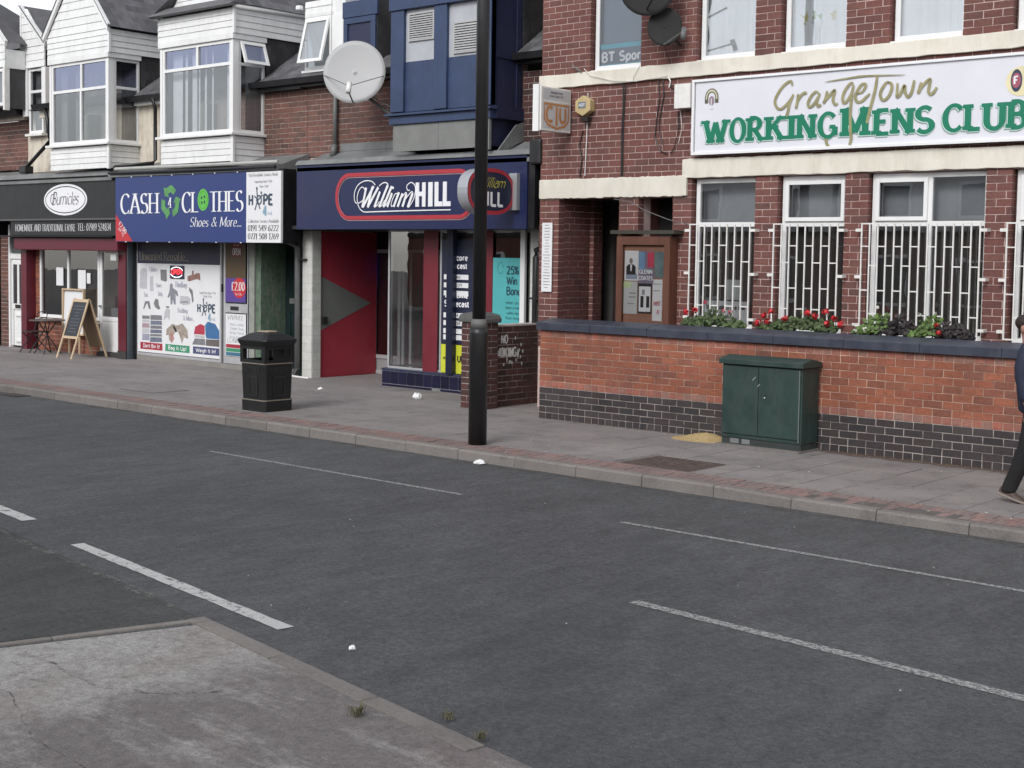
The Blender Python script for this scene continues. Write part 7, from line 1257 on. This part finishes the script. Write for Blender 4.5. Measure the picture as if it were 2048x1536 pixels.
# flowers in troughs on the back of the garden wall
LEAFM = M('geranium leaf', (.055, .085, .028), .6, .35, 40, .1, rnd=.45); LEAFD = M('dark purple foliage', (.018, .012, .013), .6, .35, 40, .1, rnd=.5); LEAFB = M('bright green leaf', (.09, .15, .035), .6, .3, 40, .1, rnd=.4); PETR = M('red geranium petals', (.50, .018, .022), .6, .2, 60, 0, rnd=.3); PETW = M('white petals', (.62, .62, .55), .6, .1, 50, 0); PETP = M('pink petals', (.5, .06, .10), .6, .1, 50, 0)
rr = random.Random(11)
def foliage(name, parent, mat, blobs, n, s):
    mb = MB()
    for _ in range(n):
        bx_, bz, br, bh_ = rr.choice(blobs); a = rr.uniform(0, 6.283); q = rr.random() ** .45; x = bx_ + br * q * math.cos(a); z = bz + bh_ * q * abs(math.sin(a)) * rr.uniform(.2, 1.0); y = 14.90 + rr.uniform(-.13, .13) * (1 - q * .4)
        nn = Vector((rr.uniform(-1, 1), -1.2, rr.uniform(-.2, 1.2))).normalized(); u = nn.cross(Vector((rr.uniform(-1, 1), .2, 1))).normalized(); v = nn.cross(u); ss = s * rr.uniform(.6, 1.25); c = Vector((x, y, z))
        mb.poly([c + u * ss * math.cos(t_) * (1 + .15 * (k % 2)) + v * ss * math.sin(t_) * .85 + nn * (.25 * ss if k % 2 else 0) for k, t_ in enumerate([R(60 * k) for k in range(6)])])
    return mb.build(name, mat, parent)
def blooms(name, parent, mat, pts, r_, n=16):
    for (x, z) in pts:
        mb = MB()
        for _ in range(n):
            d = Vector((rr.gauss(0, 1), rr.gauss(0, 1), rr.gauss(0, 1))).normalized(); c = Vector((x, 14.80, z)) + d * r_ * rr.uniform(.5, 1); u = d.cross(Vector((.3, .2, 1))).normalized(); v = d.cross(u); ss = r_ * .45
            mb.poly([c + u * ss * math.cos(R(72 * k)) + v * ss * math.sin(R(72 * k)) for k in range(5)])
        mb.build(name, mat, parent); MB().tube([(x, 14.82, z), (x + rr.uniform(-.04, .04), 14.88, z - .12)], .004, 5).build('stem', LEAFM, parent)
for x0, x1, lb_ in ((-10.05, -9.2, 'trough behind the wall below the first barred window'), (-8.95, -7.92, 'trough behind the wall below the second barred window'), (-7.7, -6.25, 'trough behind the wall below the third barred window')):
    t = thing('flower_trough', 'dark plastic flower ' + lb_, 'planter', ((x0 + x1) / 2, 14.9, 1.1)); BX('trough', t, DARKM, x0, x1, 14.81, 14.99, 1.12, 1.345); BX('soil', t, BARK, x0 + .01, x1 - .01, 14.82, 14.98, 1.345, 1.35); BX('hook', t, DARKM, x0 + .1, x0 + .13, 14.70, 14.81, 1.365, 1.372); BX('hook', t, DARKM, x1 - .13, x1 - .1, 14.70, 14.81, 1.365, 1.372)
t = thing('geranium', 'leafy geranium with few red blooms before the law notice', 'flowers', (-9.62, 14.9, 1.35)); foliage('leaves', t, LEAFM, [(-9.95, 1.36, .12, .10), (-9.8, 1.36, .14, .16), (-9.6, 1.38, .17, .24), (-9.4, 1.36, .14, .18), (-9.25, 1.36, .08, .08)], 520, .028); blooms('bloom', t, PETR, [(-9.97, 1.53), (-9.83, 1.55)], .046); blooms('bloom', t, PETP, [(-9.40, 1.56), (-9.30, 1.55), (-9.68, 1.66)], .030)
t = thing('geranium', 'wide geranium covered in bright red blooms below the second barred window', 'flowers', (-8.4, 14.9, 1.35)); foliage('leaves', t, LEAFM, [(-8.8, 1.36, .14, .08), (-8.62, 1.36, .17, .14), (-8.4, 1.38, .18, .20), (-8.22, 1.38, .16, .20), (-8.02, 1.36, .12, .14)], 620, .028); blooms('bloom', t, PETR, [(-8.90, 1.44), (-8.82, 1.53), (-8.72, 1.58), (-8.77, 1.46), (-8.53, 1.50), (-8.22, 1.58), (-8.12, 1.55), (-7.98, 1.60), (-7.97, 1.46), (-7.86, 1.52), (-7.78, 1.46)], .046)
t = thing('bedding_plant', 'bright green plant with white flowers at the left of the third trough', 'flowers', (-7.5, 14.9, 1.35)); foliage('leaves', t, LEAFB, [(-7.55, 1.36, .10, .10), (-7.40, 1.38, .14, .24), (-7.30, 1.38, .12, .26)], 330, .026); blooms('bloom', t, PETW, [(-7.62, 1.47), (-7.47, 1.42), (-7.32, 1.68), (-7.58, 1.40)], .032, 9)
t = thing('bedding_plant', 'dark purple leaved plant left of the centre in the third trough', 'flowers', (-7.1, 14.9, 1.35)); foliage('leaves', t, LEAFD, [(-7.25, 1.36, .12, .22), (-7.08, 1.38, .15, .26), (-6.95, 1.36, .12, .18)], 430, .026)
t = thing('bedding_plant', 'bright green plant with red and pale blooms in the third trough', 'flowers', (-6.75, 14.9, 1.35)); foliage('leaves', t, LEAFB, [(-6.9, 1.36, .10, .10), (-6.76, 1.38, .12, .22), (-6.68, 1.38, .12, .26)], 330, .026); blooms('bloom', t, PETR, [(-6.60, 1.50), (-6.57, 1.42)], .034); blooms('bloom', t, PETW, [(-6.80, 1.62), (-6.62, 1.64)], .026, 7)
t = thing('bedding_plant', 'dark purple leaved plant at the right end of the third trough', 'flowers', (-6.45, 14.9, 1.35)); foliage('leaves', t, LEAFD, [(-6.55, 1.36, .12, .20), (-6.42, 1.37, .14, .20), (-6.30, 1.35, .09, .12)], 380, .026)
# litter, weeds
LIT = M('crumpled white litter', (.78, .78, .78), .6, .04, 20)
def scrap(x, y, z, s, label, seed, flat=.5):
    r_ = random.Random(seed); bm = bmesh.new(); bmesh.ops.create_icosphere(bm, subdivisions=2, radius=s)
    for v in bm.verts: v.co = Vector((v.co.x * r_.uniform(.6, 1.3), v.co.y * r_.uniform(.6, 1.2), max(-s * flat * .5, v.co.z * flat * r_.uniform(.4, 1.3))))
    lo = min(v.co.z for v in bm.verts); me = bpy.data.meshes.new('litter'); bm.to_mesh(me); bm.free(); me.materials.append(LIT); o = link('litter', me, None, (x, y, z - lo)); setp(o, label, 'litter')
scrap(-14.94, 14.93, .0, .075, 'crumpled white paper on the pavement before the navy tiled plinth', 1, .9); scrap(-17.02, 14.78, .0, .055, 'small white paper scrap between litter bin and red entrance', 2, .5); scrap(-10.32, 11.30, -.12, .07, 'white crumpled wrapper in the gutter below the lamp post', 3, .5); scrap(-5.94, 5.42, -.12, .022, 'tiny white scrap on the near road beside the low kerb', 4, .9); scrap(-4.87, 13.75, .0, .05, 'white twisted paper near the wall foot by the walking person', 5, .3)
SPK = MB(); r_ = random.Random(8)
for _ in range(120):
    x = r_.uniform(-17, -3.5); y = r_.choice([r_.uniform(11.5, 13.2), r_.uniform(12, 15.6)]) if x < -13.3 else r_.uniform(11.5, 14.3); s = r_.choice([.004, .005, .006, .008, .013])
    if x > -13 and y > 14.3: continue
    SPK.add([(x - s, y, .003), (x, y - s, .003), (x + s * 1.3, y, .003), (x, y + s, .003), (x, y, .003 + s * .6)], [(0, 1, 4), (1, 2, 4), (2, 3, 4), (3, 0, 4)])
for _ in range(26): x = r_.uniform(-9, -2); y = r_.uniform(5.6, 11.2); s = r_.uniform(.003, .008); SPK.add([(x - s, y, -.113), (x, y - s, -.113), (x + s, y, -.113), (x, y + s, -.113), (x, y, -.113 + s)], [(0, 1, 4), (1, 2, 4), (2, 3, 4), (3, 0, 4)])
o = SPK.build('litter_crumbs', M('pale grit', (.42, .41, .38), .8)); setp(o, 'pale crumbs of grit and litter scattered over pavement and road', kind='stuff')
WEED = M('dull weed green', (.13, .125, .07), .8, .3, 60)
def weed(x, y, z, h, n, label, seed):
    r_ = random.Random(seed); mb = MB()
    for _ in range(n):
        a = r_.uniform(0, 6.28); l = h * r_.uniform(.5, 1); d = Vector((math.cos(a), math.sin(a), 0)) * l * r_.uniform(.15, .9); p = Vector((x, y, z)) + d * .1 + Vector((r_.gauss(0, h * .25), r_.gauss(0, h * .25), 0)); w = Vector((-math.sin(a), math.cos(a), 0)) * .0025
        mid = p + d * .5 + Vector((0, 0, l * .65)); tip = p + d + Vector((0, 0, l)); mb.add([p - w, p + w, mid + w, mid - w, tip], [(0, 1, 2, 3), (3, 2, 4)])
    setp(mb.build('weed', WEED), label, 'weed')
weed(-5.02, 4.62, -.105, .075, 45, 'green weed tuft growing in the foreground pavement', 1); weed(-4.66, 4.90, -.105, .05, 34, 'small weed tuft against the near kerb stone', 2); weed(-4.35, 4.80, -.108, .05, 36, 'weed tuft on the road side of the near kerb end', 3); weed(-3.98, 4.42, -.107, .065, 40, 'thin weed at the bottom edge of the photo', 4); weed(-3.55, 4.52, -.108, .05, 30, 'weed tuft in the seam at the lower edge right of the thin one', 5); weed(-6.45, 3.25, -.107, .03, 120, 'low mossy weed patch in the lower left foreground', 6)
# ------------------------------------------------------------------ the walking person at the right edge
pr = thing('person', 'person in navy jacket and black trousers walking out at the right edge', 'person', (-4.60, 12.68, 0))
px, py = -4.60, 12.68
def skin_body(name, mat, parent, pts, edges, radii, sub_=2, root=0):
    me = bpy.data.meshes.new(name); me.from_pydata(pts, edges, []); me.materials.append(mat); o = bpy.data.objects.new(name, me); C.objects.link(o)
    m = o.modifiers.new('skin', 'SKIN'); sv = me.skin_vertices[0].data if me.skin_vertices else None
    if sv is None:
        bm = bmesh.new(); bm.from_mesh(me); bm.verts.layers.skin.verify(); bm.to_mesh(me); bm.free(); sv = me.skin_vertices[0].data
    for i, r_ in enumerate(radii): sv[i].radius = r_ if isinstance(r_, tuple) else (r_, r_); sv[i].use_root = (i == root)
    s = o.modifiers.new('sub', 'SUBSURF'); s.levels = sub_; s.render_levels = sub_
    dg = bpy.context.evaluated_depsgraph_get(); em = bpy.data.meshes.new_from_object(o.evaluated_get(dg)); bpy.data.objects.remove(o)
    for p in em.polygons: p.use_smooth = True
    em.materials.clear(); em.materials.append(mat); return link(name, em, parent, (0, 0, 0))
SKIN = M('skin', (.38, .20, .15), .55, .08, 12, .05); JACK = M('navy jacket', (.014, .019, .042), .75, .2, 9, .3, 20); TRO = M('black trousers', (.010, .009, .010), .85, .2, 9, .3, 25); HAIR = M('dark brown hair', (.028, .016, .014), .7, .3, 40, .4, 90); SHOE = M('brown shoe', (.07, .045, .035), .6, .2); SOLE = M('pale shoe sole', (.24, .20, .17), .7)
# walking towards +X: hips, spine, neck, head; rear (left) leg trailing, front leg ahead
P = [(-.02, 0, .92), (-.06, 0, 1.12), (-.10, 0, 1.34), (-.12, 0, 1.46), (-.16, 0, 1.535), (-.175, 0, 1.60), (-.17, 0, 1.68),
     (-.02, -.10, .88), (-.10, -.10, .52), (-.27, -.10, .14), (.02, .10, .88), (.20, .10, .50), (.34, .10, .08),
     (-.10, -.19, 1.41), (-.14, -.235, 1.16), (-.05, -.235, .90), (-.10, .19, 1.41), (.02, .24, 1.16), (.16, .22, .96)]
E_ = [(0, 1), (1, 2), (2, 3), (3, 4), (4, 5), (5, 6), (0, 7), (7, 8), (8, 9), (0, 10), (10, 11), (11, 12), (3, 13), (13, 14), (14, 15), (3, 16), (16, 17), (17, 18)]
RAD = [(.10, .12), (.10, .12), (.10, .12), (.06, .075),   .050, (.082, .072), (.078, .07), .075, .050, .040, .075, .050, .040, .045, .044, .032, .058, .044, .032]
w = lambda pts: [(px + a, py + b, c) for a, b, c in pts]
body = skin_body('body', SKIN, pr, w(P), E_, RAD)
def rings(spec, n=16): return [[(px + cx + rx * math.cos(2 * math.pi * k / n), py + cyy + ry * math.sin(2 * math.pi * k / n), z) for k in range(n)] for cx, cyy, z, rx, ry in spec]
def cloth(name, mat, chains):
    mb = MB()
    for c in chains: loft(mb, rings(c))
    o = mb.build(name, mat, pr, smooth=True); tx = bpy.data.textures.new('folds', 'CLOUDS'); tx.noise_scale = .12; sb = o.modifiers.new('sub', 'SUBSURF'); sb.levels = sb.render_levels = 2; dm_ = o.modifiers.new('folds', 'DISPLACE'); dm_.texture = tx; dm_.strength = .022; dm_.mid_level = .5; dm_.texture_coords = 'GLOBAL'; return o
cloth('jacket', JACK, [[(-.05, 0, .82, .165, .185), (-.06, 0, .90, .17, .19), (-.075, 0, 1.02, .160, .185), (-.09, 0, 1.18, .162, .195), (-.10, 0, 1.32, .155, .205), (-.115, 0, 1.41, .125, .19), (-.13, 0, 1.46, .085, .11), (-.14, 0, 1.50, .07, .078)],
   [(-.105, -.17, 1.45, .05, .05), (-.11, -.205, 1.40, .075, .065), (-.14, -.24, 1.17, .062, .058), (-.06, -.25, .93, .050, .046)], [(-.105, .17, 1.45, .05, .05), (-.10, .205, 1.40, .075, .065), (.0, .24, 1.17, .062, .058), (.15, .225, .98, .050, .046)]])
cloth('trousers', TRO, [[(-.03, -.085, .93, .12, .09), (-.03, -.09, .84, .115, .092), (-.10, -.10, .52, .082, .078), (-.19, -.10, .28, .074, .068), (-.255, -.10, .12, .076, .066), (-.265, -.10, .09, .074, .064)], [(-.02, .085, .93, .12, .09), (.02, .09, .84, .115, .092), (.195, .10, .50, .088, .080), (.335, .10, .10, .078, .066)]])
def ell(name, mat, c, r_, parent=pr, rot=None):
    bm = bmesh.new(); bmesh.ops.create_uvsphere(bm, u_segments=16, v_segments=10, radius=1)
    for v in bm.verts: v.co = Vector((v.co.x * r_[0], v.co.y * r_[1], v.co.z * r_[2]))
    me = bpy.data.meshes.new(name); bm.to_mesh(me); bm.free(); me.materials.append(mat)
    for p in me.polygons: p.use_smooth = True
    o = link(name, me, parent, (px + c[0], py + c[1], c[2])); 
    if rot: o.rotation_euler = rot
    return o
HX = -.285
for s in (-1, 1): ell('ear', SKIN, (HX + .10, s * .078, 1.612), (.022, .012, .034)); ell('eye', M('eye white', (.6, .6, .58), .3), (HX + .178, s * .032, 1.632), (.010, .012, .009)); ell('eyebrow', HAIR, (HX + .188, s * .032, 1.655), (.006, .018, .004))
ell('face', SKIN, (HX + .135, 0, 1.60), (.062, .066, .088)); ell('nose', SKIN, (HX + .200, 0, 1.605), (.018, .013, .022)); ell('mouth', M('lips', (.35, .12, .10), .5), (HX + .190, 0, 1.562), (.010, .024, .006)); ell('chin', SKIN, (HX + .165, 0, 1.535), (.03, .034, .026))
ell('hair', HAIR, (-.185, 0, 1.665), (.103, .086, .080)); ell('hair', HAIR, (-.135, 0, 1.70), (.085, .078, .05))
def hand(c, s, rx):
    pts = [(0, 0, 0), (0, 0, -.04), (0, 0, -.085)]; ed = [(0, 1), (1, 2)]; rd = [(.020, .026), (.018, .036), (.014, .036)]
    for k, (o_, l) in enumerate(((-.028, .062), (-.010, .072), (.010, .068), (.028, .052))):
        b_ = len(pts); pts += [(o_, 0, -.09), (o_ * 1.05, .010 * s, -.09 - l * .5), (o_ * 1.05, .028 * s, -.09 - l * .9)]; ed += [(2, b_), (b_, b_ + 1), (b_ + 1, b_ + 2)]; rd += [.010, .009, .007]
    b_ = len(pts); pts += [(.036, .008 * s, -.05), (.050, .018 * s, -.085)]; ed += [(1, b_), (b_, b_ + 1)]; rd += [.011, .009]
    return skin_body('hand', SKIN, pr, [(px + c[0] + a * math.cos(rx) + 0, py + c[1] + b2, c[2] + d) for a, b2, d in pts], ed, rd, 2, 1)
hand((-.05, -.25, .90), 1, 0); hand((.17, .225, .96), -1, 0)
def shoe(c, tilt):
    t = sub('shoe', pr, (px + c[0], py + c[1], c[2])); rings = []
    for x, w_, h in ((-.10, .030, .075), (-.06, .038, .085), (0, .040, .085), (.06, .044, .060), (.12, .044, .045), (.165, .030, .030)): rings.append([(x, -w_, 0.022), (x, w_, .022), (x, w_ * .8, h * .75), (x, w_ * .3, h), (x, -w_ * .3, h), (x, -w_ * .8, h * .75)])
    for nm, mt, rg in (('upper', SHOE, rings), ('sole', SOLE, [[(x, -w_, 0), (x, w_, 0), (x, w_, .022), (x, -w_, .022)] for x, w_ in ((-.11, .034), (-.04, .043), (.06, .047), (.13, .047), (.175, .030))])):
        o = loft(MB(), rg).build(nm, mt, None, bevel=.006, smooth=False); o.parent = t; cc = WPOS[o]; o.location = cc
    t.rotation_euler = (0, tilt, 0)
shoe((-.25, -.10, .045), R(16)); shoe((.37, .10, .025), R(-14))

# ------------------------------------------------------------------ houses across the road behind the viewer (seen in the window reflections)
RENDW = M('white render', (.62, .61, .58), .85, .06, 2); TIMB = M('black timber', (.03, .028, .026), .7); OWIN = M('far window glass', (.05, .06, .07), .1, .1)
def house(x0, w, gable, wallmat, label):
    t = thing('opposite_house', label, 'house', (x0 + w / 2, -11, -.1), group='houses across the road'); y0, y1 = -20, -11
    BX('wall', t, MB_TERR, x0, x0 + w, y0, y1, -.1, 3.0); BX('upper_wall', t, wallmat, x0 + .01, x0 + w - .01, y0 + .01, y1 + .03, 3.01, 6.2); rf = MB().prism([(x0 - .1, y1 + .4, 6.1), (x0 - .1, y0 - .4, 6.1), (x0 - .1, (y0 + y1) / 2, 9.4)], (w + .2, 0, 0)).build('roof', SLATE, t)
    if gable:
        gx = x0 + w * .5; MB().prism([(gx - 2.1, y1 + .5, 5.6), (gx + 2.1, y1 + .5, 5.6), (gx, y1 + .5, 8.6)], (0, -1.6, 0)).build('gable', wallmat, t)
        for s in (-1, 1): MB().prism([(gx, y1 + .52, 8.62), (gx + s * 2.2, y1 + .52, 5.5), (gx + s * 2.2, y1 + .52, 5.75), (gx, y1 + .52, 8.85)], (0, .05, 0)).build('barge_board', TIMB, t)
    for k in range(int(w // 1.0) + 1): BX('timber', t, TIMB, x0 + .02 + k * 1.0, x0 + .16 + k * 1.0, y1 + .03, y1 + .06, 5.2, 6.15)
    BX('timber', t, TIMB, x0, x0 + w, y1 + .031, y1 + .07, 5.0, 5.18); BX('timber', t, TIMB, x0, x0 + w, y1 + .031, y1 + .07, 3.0, 3.2)
    for a in (.15, .6): 
        for z0, z1 in ((.8, 2.4), (3.6, 4.8)): f_ = BX('window', t, WHITE, x0 + w * a, x0 + w * a + 1.6, y1 + .03, y1 + .09, z0, z1); BX('pane', f_, OWIN, x0 + w * a + .1, x0 + w * a + 1.5, y1 + .091, y1 + .10, z0 + .1, z1 - .1)
for i, (x0, w_, gb, mt, lb_) in enumerate(((-44, 7, 0, RENDW, 'white half timbered house at the far left across the road'), (-36.8, 7, 1, CREAMW, 'cream gabled house second from the left across the road'), (-29.6, 7, 0, RENDW, 'white half timbered house third from the left across the road'), (-22.4, 7, 1, RENDW, 'white gabled house across the road behind the litter bin side'), (-15.2, 7, 0, RENDW, 'long eaved white house across the road facing the club'), (-8, 7, 1, RENDW, 'white gabled house straight behind the viewer'), (-.8, 7, 0, CREAMW, 'cream timbered house to the right behind the viewer'), (6.4, 8, 0, RENDW, 'last white timbered house across the road'))):
    house(x0, w_, gb, mt, lb_)
far = MB().box(-120, -50, 14, 30, 0, 5.5).build('far_terrace', MB_TERR); setp(far, 'distant brick terrace continuing up the street out of view', kind='stuff')
